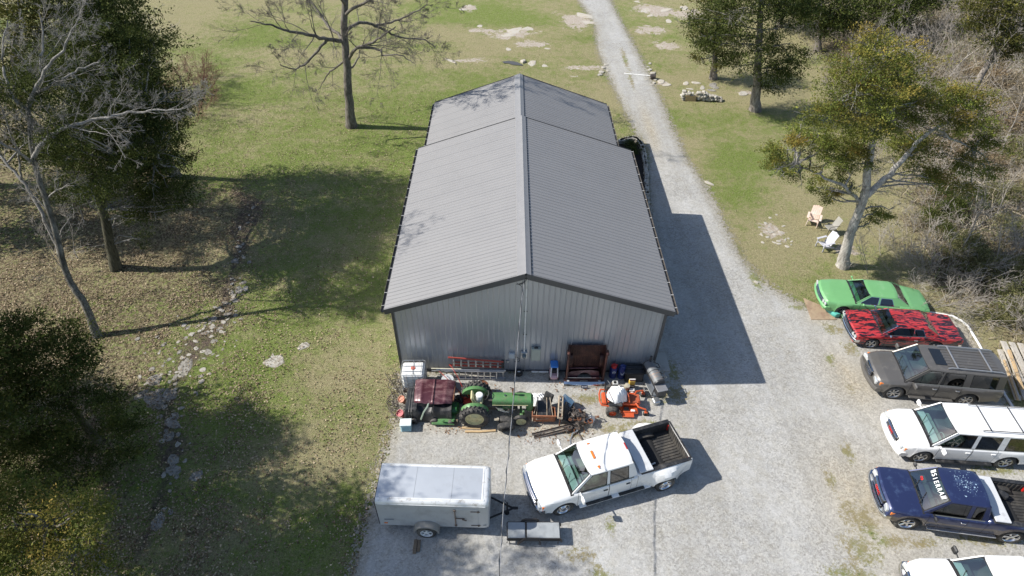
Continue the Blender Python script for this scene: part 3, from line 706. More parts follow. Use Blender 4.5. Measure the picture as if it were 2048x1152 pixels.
def vehicle(c):
    """c: dictionary of measurements (metres); s runs back from the front bumper, x = ax - s"""
    d = c.get('shift', 0)
    if d:
        c['w0'] -= d; c['w1'] -= d; c['cols'][0] = (c['cols'][0][0]-d, c['cols'][0][1]-d); c['cols'][1] = (c['cols'][1][0]-d, c['cols'][1][1]-d)
        c['cowl'] = [(a-d, b-d) for a, b in c['cowl']]; c['pits'][0] = (c['pits'][0][0]-d, *c['pits'][0][1:]); c['doors'][0] = (c['doors'][0][0]-d*.8, c['doors'][0][1]); c['seats'][0] -= d*.5
    L, fo, wb, hw = c['L'], c['fo'], c['wb'], c['hw']; r, tw = c['r'], c['tw']
    ax = fo+wb/2; X = lambda s: ax-s
    t = thing(c['name'], c['label'], c['cat'], (*c['loc'], 0), c['rz'], c.get('group'))
    zl0 = c['sill']; AR = r*c.get('arch', 1.17); axz = r
    top, sh, wf = c['top'], c['sh'], c['wf']
    pits = c['pits']; ends = .004
    ss = set(np.round(np.arange(.0, L, .14), 4)) | {0, .03, .08, .16, .28, L-.28, L-.12, L-.04, L}
    for a in (fo, fo+wb):
        for k in range(-9, 10): ss.add(round(a+AR*1.0*math.sin(k*PI/18), 4))
        ss |= {a-AR-.004, a+AR+.004, a-AR-.06, a+AR+.06, a-AR-.16, a+AR+.16}
    for p in pits: ss |= {p[0], p[0]+ends, p[1]-ends, p[1]}
    for a, b in c['doors']: ss |= {a-.007, a+.007, b-.007, b+.007}
    for q in c.get('seams', []): ss |= {q-.006, q+.006}
    for tab in (top, sh, wf): ss |= {a for a, _ in tab}
    ss = sorted(x for x in ss if 0 <= x <= L); st = [ss[0]]
    for x in ss[1:]:
        if x-st[-1] > .0025: st.append(x)
    body = MB(); NR = 11; rows = []
    fl = c.get('flare', .02); zu = zl0+.05; tumble = c.get('tumble', .05)
    for s in st:
        h = hw*ipol(wf, s); zb = ipol(sh, s); zt = ipol(top, s); zl = zl0+ipol(c.get('lift', [(0, .06), (.5, 0), (L-.7, 0), (L, .1)]), s); ex = 0
        inarch = False
        for a in (fo, fo+wb):
            dd = abs(s-a)
            if dd < AR: zl = max(zl, axz+math.sqrt(max(0, AR*AR-dd*dd))*.98); inarch = True
            if dd < AR*1.35: ex = max(ex, fl*min(1, (AR*1.35-dd)/(AR*.3)))
        b = 0
        if 'bulge' in c:
            bs, bl, ba = c['bulge']; u = abs(s-bs)/bl
            b = ba*(1-u*u*(3-2*u)) if u < 1 else 0
        zl = min(zl, zb-.12); z4 = zl+.06+(zb-.05-zl-.06)*.45
        z5 = zl+.06+(zb-.05-zl-.06)*.8
        pts = [(0, zu if not inarch else max(zu, zl-.05)), (h-.30, max(zu, zl)), (h-.03+ex+b, zl), (h+ex*.9+b, zl+.05), (h+ex*.3+b, z4), (h-.005+b*.72, z5), (h-tumble*.6+b*.25, zb-.045), (h-tumble-.02+b*.05, zb)]
        pit = next((p for p in pits if p[0]+ends*.5 <= s <= p[1]-ends*.5), None)
        if pit: yi = h-pit[3]; pts += [(yi, zb+.0), (yi-.01, pit[2]), (0, pit[2])]
        else:
            y7 = h-tumble-.02; cr = zt-zb; bev = min(.10, y7*.3)
            pts += [(y7-bev, zb+cr*.55), (y7*.5, zt-cr*.12), (0, zt)]
        rows.append(pts)
    n = len(st); vs = []
    nose = c.get('nose', .06)
    for side in (1, -1):
        for s, pts in zip(st, rows):
            for k, (y, z) in enumerate(pts):
                # plan-view bow and raked face at both ends
                u = min(1, abs(y)/hw); dx = 0
                if s < .9: dx = -nose*u*u*(1-s/.9)+c.get('rake', 0)*(.5-(z-zl0))*(1-s/.9)
                if s > L-.6: dx = c.get('tailbow', .04)*u*u*(s-L+.6)/.6
                vs.append((X(s)+dx, y*side, z))
    fs = []; fm = []; dfs = {i: [] for i in range(len(c['doors']))}
    two = c.get('two')
    for si, side in enumerate((1, -1)):
        o = si*n*NR
        for i in range(n-1):
            s0, s1 = st[i], st[i+1]; sm = (s0+s1)/2
            pit = next((p for p in pits if p[0] <= sm <= p[1]), None)
            gap = any(abs(sm-d) < .0071 for ab in c['doors'] for d in ab) or any(abs(sm-q) < .0061 for q in c.get('seams', []))
            for k in range(NR-1):
                f = (o+i*NR+k, o+i*NR+k+1, o+(i+1)*NR+k+1, o+(i+1)*NR+k)
                if side < 0: f = f[::-1]
                m_ = 0
                if k <= 1: m_ = 1
                elif k >= 2 and k <= 6 and gap: m_ = 1
                elif k <= 3 and two: m_ = 3
                if k >= 7:
                    if pit: m_ = pit[4]
                    elif any(a <= sm <= b for a, b in c.get('cowl', [])): m_ = 1
                    elif gap and sm < c['w0']: m_ = 1
                if c.get('hoodseam') and k == 7 and sm < c['w0']-.1 and not pit: m_ = 0
                di = next((j for j, (a, b) in enumerate(c['doors']) if a < sm < b), None)
                if di is not None and 3 <= k <= 6 and not gap: dfs[di].append((f, si, m_)); continue
                fs.append(f); fm.append(m_)
        # ends
    for i, rev in ((0, False), (n-1, True)):
        loop = [i*NR+k for k in range(1, NR)]+[n*NR+i*NR+k for k in range(NR-1, 0, -1)]
        for k in range(1, NR-1):
            f = (i*NR+k, i*NR+k+1, n*NR+i*NR+k+1, n*NR+i*NR+k)
            fs.append(f if rev else f[::-1]); fm.append(c.get('facem', 0) if i == 0 else 0)
        f = (i*NR, i*NR+1, n*NR+i*NR+1); fs.append(f); fm.append(1)
    pm = c['paint']; mats = [pm, under, c['interior'], c.get('twom', pm), c.get('bedm', under)]
    body.v = vs; body.f = fs; body.m = fm
    bo = body.build("body", mats, t, 28)
    for j, lst in dfs.items():
        for si in (0, 1):
            d = MB(); sub = [x for x in lst if x[1] == si]
            if not sub: continue
            used = sorted({v for f, _, _ in sub for v in f}); mp = {v: q for q, v in enumerate(used)}
            off = Vector((0, .004*(1 if si == 0 else -1), 0))
            d.v = [tuple(Vector(vs[v])+off) for v in used]; d.f = [tuple(mp[v] for v in f) for f, _, _ in sub]; d.m = [m_ for _, _, m_ in sub]
            do = d.build("door", mats, t, 28)
            a, b = c['doors'][j]; hx = X(b-.14); sy = 1 if si == 0 else -1
            zb = ipol(sh, b-.14); q = MB(); q.box((hx, sy*(hw-.012+.02), zb-.16), (.17, .04, .045)); q.build("handle", c.get('handlem', chrome), do)
    # cabin
    w0, w1, r1, r0, zr, wr = c['w0'], c['w1'], c['r1'], c['r0'], c['zr'], c['wr']
    hb = lambda s: hw*ipol(wf, s)-tumble-.055; zb = lambda s: ipol(sh, s)-.004
    bow0 = c.get('bow', .12)
    cab = MB()
    frac = lambda s: .985 if s < w1+.05 else 1
    def roof(u, v):
        s = w1+(r1-w1)*u; yy = -1+2*v
        edge = abs(yy)**5*.055; endf = (.02*max(0, 1-u/.08)+.025*max(0, 1-(1-u)/.08))
        y = yy*wr*(1-.02*max(0, 1-u*6)); z = zr+.028*(1-yy*yy)-edge-endf
        x = X(s)+(1-u)**6*bow0*.7*(1-yy*yy)-u**6*c.get('rbow', .05)*(1-yy*yy)*-1*-1
        return (x, y, z)
    cab.grid(roof, 26, 16); cab.f = [f[::-1] if True else f for f in cab.f]
    cols = c['cols']
    seals = MB(); winds = []
    eps = .006
    for sy in (1, -1):
        topz = zr-.055
        def bp(sb): return Vector((X(sb), sy*hb(sb), zb(sb)))
        def tpt(s_): return Vector((X(s_), sy*wr*(1-.02*max(0, 1-(s_-w1)/(r1-w1)*6)), topz))
        for i in range(len(cols)-1):
            (b0, t0), (b1, t1) = cols[i], cols[i+1]
            P0, P1, P2, P3 = bp(b0), bp(b1), tpt(t1), tpt(t0)
            if i % 2 == 0:
                q = [P0, P1, P2, P3]; off = len(cab.v); cab.v += [tuple(p) for p in q]; cab.f.append((off, off+1, off+2, off+3)); cab.m.append(0)
            else:
                # header strip kept above glass
                k = .06/(P3-P0).length; H0, H1 = P0.lerp(P3, 1-k), P1.lerp(P2, 1-k)
                off = len(cab.v); cab.v += [tuple(p) for p in (H0, H1, P2, P3)]; cab.f.append((off, off+1, off+2, off+3)); cab.m.append(0)
                ring, g = window_mesh(P0, P1, H1, H0, c.get('seal', .03), c.get('wrc', .07)); winds.append(("side_window", ring, g, c['sideglass'] if i > 1 or 'frontside' not in c else c['frontside']))
    # windscreen and rear window with their pillars
    def cross(sb, stp, nm, gm, fwd, inset=.05):
        yb, yt = hb(sb)-inset, wr*.985-inset*.8; zt_ = zr-.03; z0 = zb(sb)+.012
        A, Bq, C_, D = (X(sb), -yb, z0), (X(sb), yb, z0), (X(stp), yt, zt_), (X(stp), -yt, zt_)
        bw = bow0 if fwd else -c.get('rbow', .05)
        ring, g = window_mesh(A, Bq, C_, D, c.get('seal', .03)*1.2, .08, bow=lambda u, v: Vector((bw*(1-(2*u-1)**2), 0, .028*v*(1-(2*u-1)**2))))
        winds.append((nm, ring, g, gm))
        for sy in (1, -1):
            P0 = Vector((X(sb), sy*hb(sb), zb(sb))); P3 = Vector((X(stp), sy*wr*.985, zr-.055))
            off = len(cab.v); Q0, Q3 = Vector((X(sb), sy*yb, z0)), Vector((X(stp), sy*yt, zt_)); bl_v = Vector(((.022 if fwd else -.022), sy*.022, .008))
            cab.v += [tuple(P0), tuple((P0+Q0)/2+bl_v), tuple((P3+Q3)/2+bl_v), tuple(P3), tuple(Q0), tuple(Q3)]; cab.f += [(off, off+1, off+2, off+3), (off+1, off+4, off+5, off+2)]
    cross(w0, w1, "windshield", g_clear, True)
    cross(r0, r1, "rear_window", c.get('rearglass', g_dark), False, .08)
    cab.m = [0]*len(cab.f)
    cab.build("roof", [c.get('roofm', pm)], t, 40)
    for nm, ring, g, gm in winds:
        off = len(g.v); g.m = [0]*len(g.f); g.v += ring.v; g.f += [tuple(i+off for i in f) for f in ring.f]; g.m += [1]*len(ring.f)
        g.build(nm, [gm, c.get('sealm', seam)], t, 60)
    # interior
    im = c['interior']; zf = c['pits'][0][2]; q = MB()
    q.box((X(w0+.36), 0, zb(w0)-.10), (.52, hw*2-.34, .22), ch=.07); q.tube([(X(w0)-.6, .38+math.cos(a)*.18, zb(w0)+.0+math.sin(a)*.15) for a in [k*PI/6 for k in range(13)]], .016, 6)
    q.build("dashboard", c.get('dashm', im), t)
    q = MB()
    for sx in c['seats']:
        for yy in ((-.38, .38) if sx == c['seats'][0] else (-.42, 0, .42)):
            wd = .5 if sx == c['seats'][0] else .42
            hs = zr-zf-.22; q.box((X(sx), yy, zf+hs*.25), (.5, wd, .2), ch=.06); q.box((X(sx+.30), yy, zf+hs*.52), (.16, wd, hs*.58), rot=roty(-.2), ch=.06)
            if zr > 1.6: q.box((X(sx+.37), yy, zf+hs*.86), (.1, .26, .16), ch=.04)
    q.build("seats", im, t)
    # wheels
    for s_, k in ((fo, 0), (fo+wb, 1)):
        for sy in (1, -1):
            wheel(t, X(s_), sy*(hw-tw/2-.01+(c.get('bulge', (0, 0, 0))[2]*.92 if k else 0)), sy, r, tw, c['rim'], c['rimm'], steer=c.get('steer', 0) if k == 0 else 0)
    # mirrors
    for sy in (1, -1):
        q = MB(); mxs = c.get('mirs', w0+.32); mw, mh = c.get('mirror', (.16, .17)); out = c.get('mirout', .22)
        q.tube([(X(mxs), sy*(hb(mxs)+.02), zb(mxs)+.03), (X(mxs)+.02, sy*(hw+out*.5), zb(mxs)+.08)], .025, 6)
        q.box((X(mxs)+.03, sy*(hw+out), zb(mxs)+.10), (.10, mw*1.25, mh), ch=.035); q.build("mirror", c.get('mirm', pm), t)
    # bumpers, grille, lamps
    bz0, bz1 = c['bump']; q = MB(); bow_bar(q, X(0)+c.get('bout', .10), hw-.01, bz0, bz1, .22, nose+.02); q.build("bumper", c.get('bumpm', chrome), t)
    q = MB(); bow_bar(q, X(L)-.05-.02, hw-.03, bz0+.02, bz1+.03, .14, .05, sgn=-1); q.build("bumper", c.get('rbumpm', c.get('bumpm', chrome)), t)
    gz0, gz1, gw = c['grille']; rk = lambda z: c.get('rake', 0)*(.5-(z-zl0))
    q = MB(); bow_bar(q, X(0)+.012+rk((gz0+gz1)/2), gw, gz0, gz1, .05, nose*(gw/hw)**2, wrap=0)
    q.build("grille", c.get('grillem', under), t)
    q = MB(); nb = c.get('gbars', 4)
    for k in range(nb):
        z = gz0+(gz1-gz0)*(k+.5)/nb; bow_bar(q, X(0)+.030+rk((gz0+gz1)/2), gw-.02, z-.008, z+.008, .03, nose*(gw/hw)**2, wrap=0, n=10)
    if c.get('gframe', True):
        for z in (gz0, gz1): bow_bar(q, X(0)+.036+rk((gz0+gz1)/2), gw, z-.018, z+.018, .05, nose*(gw/hw)**2, wrap=0, n=10)
    q.build("grille_trim", chrome, t)
    lz0, lz1, ly0, ly1 = c['lamp']
    for sy in (1, -1):
        q = MB()
        if c.get('round_lamps'):
            for yy in c['round_lamps']: q.lathe([(.095, 0), (.095, .03), (.085, .045), (0, .055)], 'X', 16, c=(X(0)-nose*(yy/hw)**2+.0, sy*yy, (lz0+lz1)/2))
        else:
            ym = (ly0+ly1)/2; dx = -nose*(ym/hw)**2; q.box((X(0)-.03+dx+rk((lz0+lz1)/2), sy*ym, (lz0+lz1)/2), (.12, ly1-ly0, lz1-lz0), rot=rotz(-sy*nose*2*ym/hw**2), ch=.03)
        q.build("headlight", lampw, t)
        if c.get('turn', True):
            q = MB(); q.box((X(.10+nose), sy*(hw*ipol(wf, .1)-.035), c.get('turnz', (lz0+lz1)/2)), (.16, .07, (lz1-lz0)*.8), ch=.02); q.build("turn_signal", amber, t)
        tz0, tz1 = c['tail']; q = MB(); q.box((X(L-.06)+.03, sy*(hw*ipol(wf, L-.05)-.10-tumble), (tz0+tz1)/2), (.14, .16, tz1-tz0), ch=.02); q.build("tail_light", redl, t)
    q = MB()
    for sy, y0 in ((1, .62), (1, .02)):
        q.tube([(X(w0-.03), y0, zb(w0)+.03), (X(w0+.02)+bow0*.8, y0-.1, zb(w0)+.06), (X(w0+.28)+bow0*.9, y0-.42, zb(w0)+.06+(zr-zb(w0))*.28/(w1-w0)*.9)], .012, 5)
    q.build("wiper", under, t)
    if c.get('board'):
        for sy in (1, -1):
            q = MB(); a, b = fo+AR+.1, fo+wb-AR-.1; q.box(((X(a)+X(b))/2, sy*(hw+.04), zl0-.0), (b-a, .18, .05), ch=.015)
            if c['board'] == 'pads':
                q.mi(1)
                for u in (.27, .73): q.box((X(a+(b-a)*u), sy*(hw+.07), zl0+.028), ((b-a)*.36, .13, .02))
            q.build("running_board", [c.get('boardm', pm), blackm], t)
    t['_x0'] = ax; return t, X, zb, hb

WHITE = paint("white_car_paint", (.80, .80, .79), dirt=(.55, .52, .47), dirt_amt=.12, dirt_scale=2)
tanleather = upholstery("tan_upholstery", (.30, .27, .20)); greyup = upholstery("grey_upholstery", (.09, .10, .10)); darkup = upholstery("dark_upholstery", (.035, .035, .04))
bedliner = mat("ribbed_bed_liner", (.04, .039, .038), .6, 0, .2, 2, dirt=(.10, .09, .075), dirt_amt=.4, dirt_scale=2)

def bed_liner(t, X, hw, s0, s1, zf, inner, zrail, m_, arch_s):
    """ribbed floor, ribbed side walls, wheel humps and rail caps of a pickup bed"""
    q = MB(); y = -inner+.12
    while y < inner-.1: q.box(((X(s0)+X(s1))/2, y, zf+.018), (s1-s0-.08, .075, .028), ch=.01); y += .125
    x = s0+.12
    while x < s1-.1:
        for sy in (1, -1): q.box((X(x), sy*(inner-.005), (zf+zrail)/2), (.07, .025, zrail-zf-.10), ch=.008)
        x += .16
    y = -inner+.1
    while y < inner-.08: q.box((X(s1)+.012, y, (zf+zrail)/2), (.02, .07, zrail-zf-.1), ch=.006); y += .13
    q.build("bed_liner", m_, t)
    for sy in (1, -1):
        q = MB(); n = 14; vs = []
        for i in range(n+1):
            a = PI*i/n
            for yy in (inner+.02, inner-.20): vs.append((X(arch_s)+math.cos(a)*.46, sy*yy, zf+.0+math.sin(a)**.7*.24))
        q.add(vs, [((2*i, 2*i+1, 2*i+3, 2*i+2) if sy < 0 else (2*i+2, 2*i+3, 2*i+1, 2*i)) for i in range(n)])
        q.add([(X(arch_s)+math.cos(PI*i/n)*.46, sy*(inner-.20), zf+math.sin(PI*i/n)**.7*.24) for i in range(n+1)], [tuple(range(n+1))])
        q.build("wheel_hump", m_, t)
        q = MB(); q.box(((X(s0)+X(s1))/2, sy*(inner+.07), zrail+.012), (s1-s0+.02, .155, .035), ch=.01); q.build("bed_rail", blackm, t)
    q = MB(); q.box((X(s1)-.03, 0, zrail+.008), (.08, inner*2+.1, .03), ch=.01); q.build("tailgate_cap", blackm, t)

# ---- white crew-cab dually pickup
def head(f, r): return math.atan2(f[1]-r[1], f[0]-r[0])
f_, r_ = at(1123, 1032), at(1325, 971); hd = head(f_, r_); cc = (f_+r_)/2
nrm = Vector((math.cos(hd-PI/2), math.sin(hd-PI/2), 0))
c = dict(shift=.27, name="pickup_truck", cat="pickup truck", label="white crew cab pickup with flared rear fenders and open ribbed bed facing the trailer", loc=tuple((cc+nrm*1.0)[:2]), rz=hd,
         L=6.25, fo=.98, wb=4.10, hw=1.0, r=.415, tw=.26, bout=.16, rake=.22, facem=1, sill=.46, paint=WHITE, interior=tanleather, bedm=bedliner, dashm=upholstery("pale_dash", (.33, .38, .33)),
         top=[(0, 1.06), (.12, 1.14), (.5, 1.20), (1.45, 1.27), (1.62, 1.27), (2.2, 1.25), (6.25, 1.25)], sh=[(0, 1.03), (.4, 1.12), (1.5, 1.17), (3.9, 1.18), (3.95, 1.30), (6.25, 1.30)],
         wf=[(0, .93), (.12, .97), (.5, 1), (5.9, 1), (6.25, .97)], pits=[(1.9, 3.78, .62, .14, 2), (4.05, 6.15, .78, .17, 4)], cowl=[(1.47, 1.62)],
         doors=[(1.72, 2.74), (2.76, 3.66)], seams=[3.92], w0=1.55, w1=2.28, r1=3.72, r0=3.92, zr=1.93, wr=.73, cols=[(1.55, 2.28), (1.68, 2.40), (2.68, 2.70), (2.80, 2.80), (3.58, 3.55), (3.92, 3.72)],
         sideglass=g_dark, frontside=g_mid, seats=[2.35, 3.2], rim='steel', rimm=chrome, bump=(.54, .78), grille=(.80, 1.02, .58), grillem=under, gbars=3, lamp=(.76, 1.0, .62, .92), tail=(.85, 1.2), turnz=.88,
         rearglass=g_dark, board='pads', bulge=(5.06, 1.0, .27), flare=.03, nose=.10, mirror=(.2, .26), mirout=.26, handlem=blackm, bow=.10, steer=0)
t, X, zb_, hb_ = vehicle(c); truck = t
bed_liner(t, X, 1.0, 4.05, 6.15, .78, .83, 1.30, bedliner, 5.06)
q = MB()
for y in (-.5, .5): q.box((X(2.42), y, 1.955), (.10, .05, .03))
q.box((X(2.40), 0, 1.972), (.09, .34, .035)); q.box((X(2.42), .56, 1.95), (.06, .05, .03)); q.build("clearance_light", amber, t)
q = MB(); q.box((X(3.74), 0, 1.93), (.05, .3, .04)); q.build("brake_light", redl, t)
tb = thing("truck_toolbox", "white crossbed toolbox lying behind the cab of the white pickup", "toolbox", t.location + Matrix.Rotation(hd, 3, 'Z') @ Vector((X(4.28), 0, .80)), hd)
tbm = mat("white_powder_coat", (.62, .63, .64), .35, .1, .05, dirt=(.4, .4, .4), dirt_amt=.2)
q = MB(); q.box((0, 0, .28), (.42, 1.55, .46), ch=.02); q.build("chest", tbm, tb); q = MB(); q.box((0, 0, .56), (.56, 1.86, .07), ch=.02); q.build("lid", tbm, tb)
q = MB(); q.cyl((0, 0, 0), (.55, 0, 0), .035, 10); o = q.build("pvc_pipe", whitem); o.location = t.location+Matrix.Rotation(hd, 3, 'Z') @ Vector((X(4.95), .45, .87)); o.rotation_euler.z = hd+.15
tag(o, "short white plastic pipe lying in the bed of the white pickup", "pipe")

# ---- parked row on the right
def park(fp, rp, off, hd_adj=0):
    f_, r_ = at(*fp), at(*rp); hd = head(f_, r_)+hd_adj; cc = (f_+r_)/2; n_ = Vector((math.cos(hd-PI/2), math.sin(hd-PI/2), 0))
    return tuple((cc+n_*off)[:2]), hd
G_ROW = "vehicles parked in the row on the right"
# long white SUV
loc, hd = park((1831, 923), (1997, 934), .90)
c = dict(shift=.32, name="suv", cat="SUV", label="long white SUV with black roof rails parked between grey SUV and navy pickup", loc=loc, rz=hd, L=5.57, fo=.93, wb=3.302, hw=.99, bout=.14, rake=.15, r=.40, tw=.24, sill=.38, paint=WHITE, interior=greyup, group=G_ROW, dashm=upholstery("pale_dash", (.33, .38, .33)),
         top=[(0, .98), (.12, 1.06), (.5, 1.12), (1.3, 1.19), (1.6, 1.2), (5.57, 1.15)], sh=[(0, .95), (.4, 1.05), (1.4, 1.10), (5.2, 1.12), (5.57, 1.10)], wf=[(0, .92), (.12, .965), (.5, 1), (5.2, 1), (5.57, .97)],
         pits=[(1.75, 5.44, .6, .14, 2)], cowl=[(1.35, 1.5)], doors=[(1.62, 2.64), (2.66, 3.62)], w0=1.42, w1=2.12, r1=5.36, r0=5.50, zr=1.90, wr=.76,
         cols=[(1.42, 2.12), (1.56, 2.25), (2.60, 2.58), (2.74, 2.72), (3.58, 3.56), (3.84, 3.80), (5.10, 5.05), (5.50, 5.36)], sideglass=g_dark, frontside=g_mid, seats=[2.25, 3.1, 4.0], rim='a6', rimm=alloy,
         bump=(.42, .66), bumpm=paint("white_bumper", (.72, .72, .71)), grille=(.72, .92, .46), gbars=2, lamp=(.72, .92, .56, .88), tail=(.78, 1.06), board='plain', boardm=blackm, nose=.12, mirror=(.2, .2), mirout=.2, handlem=WHITE)
t, X, zb_, hb_ = vehicle(c)
for sy in (1, -1):
    q = MB(); q.tube([(X(2.75), sy*.62, 1.945), (X(2.85), sy*.62, 1.985), (X(5.0), sy*.62, 1.975), (X(5.1), sy*.62, 1.93)], .018, 6); q.build("roof_rail", blackm, t)
for s_ in (3.05, 4.25):
    q = MB(); q.cyl((X(s_), -.62, 1.985), (X(s_), .62, 1.985), .018, 6); q.build("crossbar", blackm, t)
text("GMC", .17, t, tr(X(0)+.055, 0, .82) @ rotz(PI/2) @ rotx(PI/2), mat("red_badge", (.6, .02, .02), .3), "badge")
# grey SUV
nav = paint("bronze_grey_metallic", (.158, .150, .140), .45, .34, .25, dirt=(.26, .24, .21), dirt_amt=.2)
loc, hd = park((1777, 796), (1921, 810), .90)
c = dict(shift=.2, name="suv", cat="SUV", label="bronze grey SUV with sunroof and silver roof rack parked below the red and black car", loc=loc, rz=hd, L=5.24, fo=.92, wb=3.02, hw=1.0, r=.42, tw=.26, bout=.14, rake=.12, sill=.42, paint=nav, interior=greyup, group=G_ROW,
         top=[(0, .98), (.1, 1.08), (.4, 1.16), (1.2, 1.24), (1.5, 1.25), (5.24, 1.2)], sh=[(0, .95), (.4, 1.07), (1.3, 1.14), (4.9, 1.17), (5.24, 1.15)], wf=[(0, .86), (.12, .93), (.5, .99), (.9, 1), (4.8, 1), (5.24, .95)],
         pits=[(1.65, 5.1, .62, .14, 2)], cowl=[(1.27, 1.42)], doors=[(1.56, 2.52), (2.54, 3.46)], w0=1.34, w1=2.08, r1=5.0, r0=5.16, zr=1.95, wr=.76,
         cols=[(1.34, 2.08), (1.52, 2.2), (2.46, 2.48), (2.56, 2.56), (3.50, 3.40), (3.78, 3.66), (4.84, 4.72), (5.16, 5.0)], sideglass=g_dark, frontside=g_mid, seats=[2.15, 3.0, 3.9], rim='a7', rimm=alloy,
         bump=(.46, .70), bumpm=nav, grille=(.76, 1.02, .33), gbars=7, lamp=(.78, .98, .44, .86), tail=(.82, 1.10), board='plain', boardm=nav, nose=.16, mirror=(.2, .2), mirout=.17, tumble=.07, handlem=chrome)
t, X, zb_, hb_ = vehicle(c)
rack = mat("silver_rack", (.45, .45, .46), .35, .7)
for sy in (1, -1):
    q = MB(); q.tube([(X(2.62), sy*.64, 1.985), (X(2.75), sy*.64, 2.045), (X(4.75), sy*.64, 2.035), (X(4.9), sy*.64, 1.975)], .022, 6); q.build("roof_rail", rack, t)
for s_ in (3.0, 4.35):
    q = MB(); q.box((X(s_), 0, 2.035), (.06, 1.26, .028)); q.build("crossbar", rack, t)
q = MB()
for k in range(7): q.box((X(3.7), -.48+k*.16, 1.987-abs(-.48+k*.16)**2*.02), (2.1, .05, .018), ch=.006)
q.build("roof_strip", nav, t)
q = MB(); q.box((X(2.42), 0, 1.982), (.48, .92, .012), ch=.004); q.build("sunroof", mat("sunroof_glass", (.012, .014, .016), .06, 0, .1, coat=1), t)
q = MB(); bow_bar(q, X(0)+.10, .95, .50, .56, .10, .2); q.build("bumper_trim", chrome, t)

# ---- red and black muscle coupe
def camo_paint():
    m = bpy.data.materials.new("red_black_airbrush"); m.use_nodes = True; n = m.node_tree; b = n.nodes["Principled BSDF"]
    tc = N(n, "ShaderNodeTexCoord"); mp = N(n, "ShaderNodeMapping"); n.links.new(tc.outputs["Object"], mp.inputs[0]); mp.inputs["Scale"].default_value = (.62, 2.5, 2.2)
    a = noise(n, mp.outputs[0], 2.4, 3, .5, 1.2); a2 = noise(n, mp.outputs[0], 6, 4, .6, 1.4)
    f = math2(n, 'ADD', math2(n, 'MULTIPLY', a, .7), math2(n, 'MULTIPLY', a2, .3))
    c_ = mixc(n, mrange(n, f, .475, .51), (.014, .011, .018), (.42, .035, .04))
    c_ = mixc(n, mrange(n, a2, .56, .68, 0, .6), c_, (.62, .12, .10))
    n.links.new(c_, b.inputs["Base Color"]); b.inputs["Roughness"].default_value = .3; b.inputs["Coat Weight"].default_value = .5; b.inputs["Coat Roughness"].default_value = .08
    return m
camo = camo_paint()
loc, hd = park((1738, 696), (1855, 700), .82, -.03)
c = dict(shift=.27, name="muscle_car", cat="car", label="classic two door coupe in red and black streaked paint with chrome bumper", loc=loc, rz=hd, L=5.0, fo=.88, wb=2.92, hw=.945, r=.35, tw=.23, sill=.26, paint=camo, interior=darkup, group=G_ROW,
         top=[(0, .82), (.06, .88), (1.45, .98), (1.6, .98), (3.95, .97), (4.9, .90), (5.0, .86)], sh=[(0, .80), (.1, .85), (1.5, .93), (3.6, .93), (4.9, .87), (5.0, .84)], wf=[(0, .94), (.1, .97), (.6, 1), (4.4, 1), (5.0, .94)],
         pits=[(1.75, 3.55, .38, .16, 2)], cowl=[(1.45, 1.53)], doors=[(1.66, 2.92)], w0=1.48, w1=2.16, r1=3.28, r0=3.92, zr=1.33, wr=.64,
         cols=[(1.48, 2.16), (1.60, 2.24), (2.66, 2.62), (2.69, 2.65), (3.22, 3.02), (3.92, 3.28)], sideglass=g_dark, frontside=g_dark, seats=[2.25, 3.0], rim='a5', rimm=alloy,
         bump=(.42, .58), grille=(.62, .76, .86), gbars=5, lamp=(.62, .76, .6, .8), round_lamps=(.62, .80), turn=False, tail=(.62, .78), nose=.10, mirror=(.1, .1), mirout=.08, mirm=chrome, sealm=chrome, arch=1.12, flare=.01, tailbow=.02, rearglass=g_dark, seal=.02)
t, X, zb_, hb_ = vehicle(c)
# ---- bright green classic coupe
grn = paint("bright_green_paint", (.165, .40, .165), .1, .42, .2, dirt=(.25, .44, .24), dirt_amt=.2, dirt_scale=1.5)
fw = at(1677, 631); hd = R(177.5-4.5)
dirv = Vector((math.cos(hd), math.sin(hd), 0)); nv = Vector((math.cos(hd-PI/2), math.sin(hd-PI/2), 0)); cc = fw-dirv*1.42+nv*.86
c = dict(shift=.12, name="classic_car", cat="car", label="bright green classic coupe parked at the far end of the row", loc=tuple(cc[:2]), rz=hd, L=5.15, fo=.98, wb=2.84, hw=.975, r=.355, tw=.23, sill=.27, paint=grn, interior=darkup, group=G_ROW,
         top=[(0, .80), (.08, .90), (.5, .95), (1.6, 1.0), (4.2, .98), (5.0, .84), (5.15, .78)], sh=[(0, .78), (.1, .86), (1.6, .93), (3.6, .94), (4.9, .80), (5.15, .76)], wf=[(0, .84), (.1, .9), (.7, .99), (1, 1), (4.0, 1), (5.15, .86)],
         pits=[(1.85, 3.55, .38, .18, 2)], cowl=[(1.57, 1.65)], doors=[(1.78, 3.02)], w0=1.6, w1=2.24, r1=3.42, r0=4.15, zr=1.33, wr=.63,
         cols=[(1.6, 2.24), (1.74, 2.34), (2.52, 2.56), (2.60, 2.64), (3.30, 3.14), (4.15, 3.42)], sideglass=g_dark, frontside=g_dark, seats=[2.3, 3.05], rim='a10', rimm=mat("dark_wheel_spokes", (.16, .16, .17), .3, .8),
         bump=(.45, .60), grille=(.60, .78, .55), gbars=6, lamp=(.62, .78, .6, .85), round_lamps=(.64, .82), turn=False, tail=(.55, .7), nose=.16, mirror=(.1, .1), mirout=.08, mirm=grn, sealm=chrome, rbumpm=grn, arch=1.12, flare=.02, tailbow=.10, rearglass=g_dark, seal=.02, bumpm=grn)
t, X, zb_, hb_ = vehicle(c)
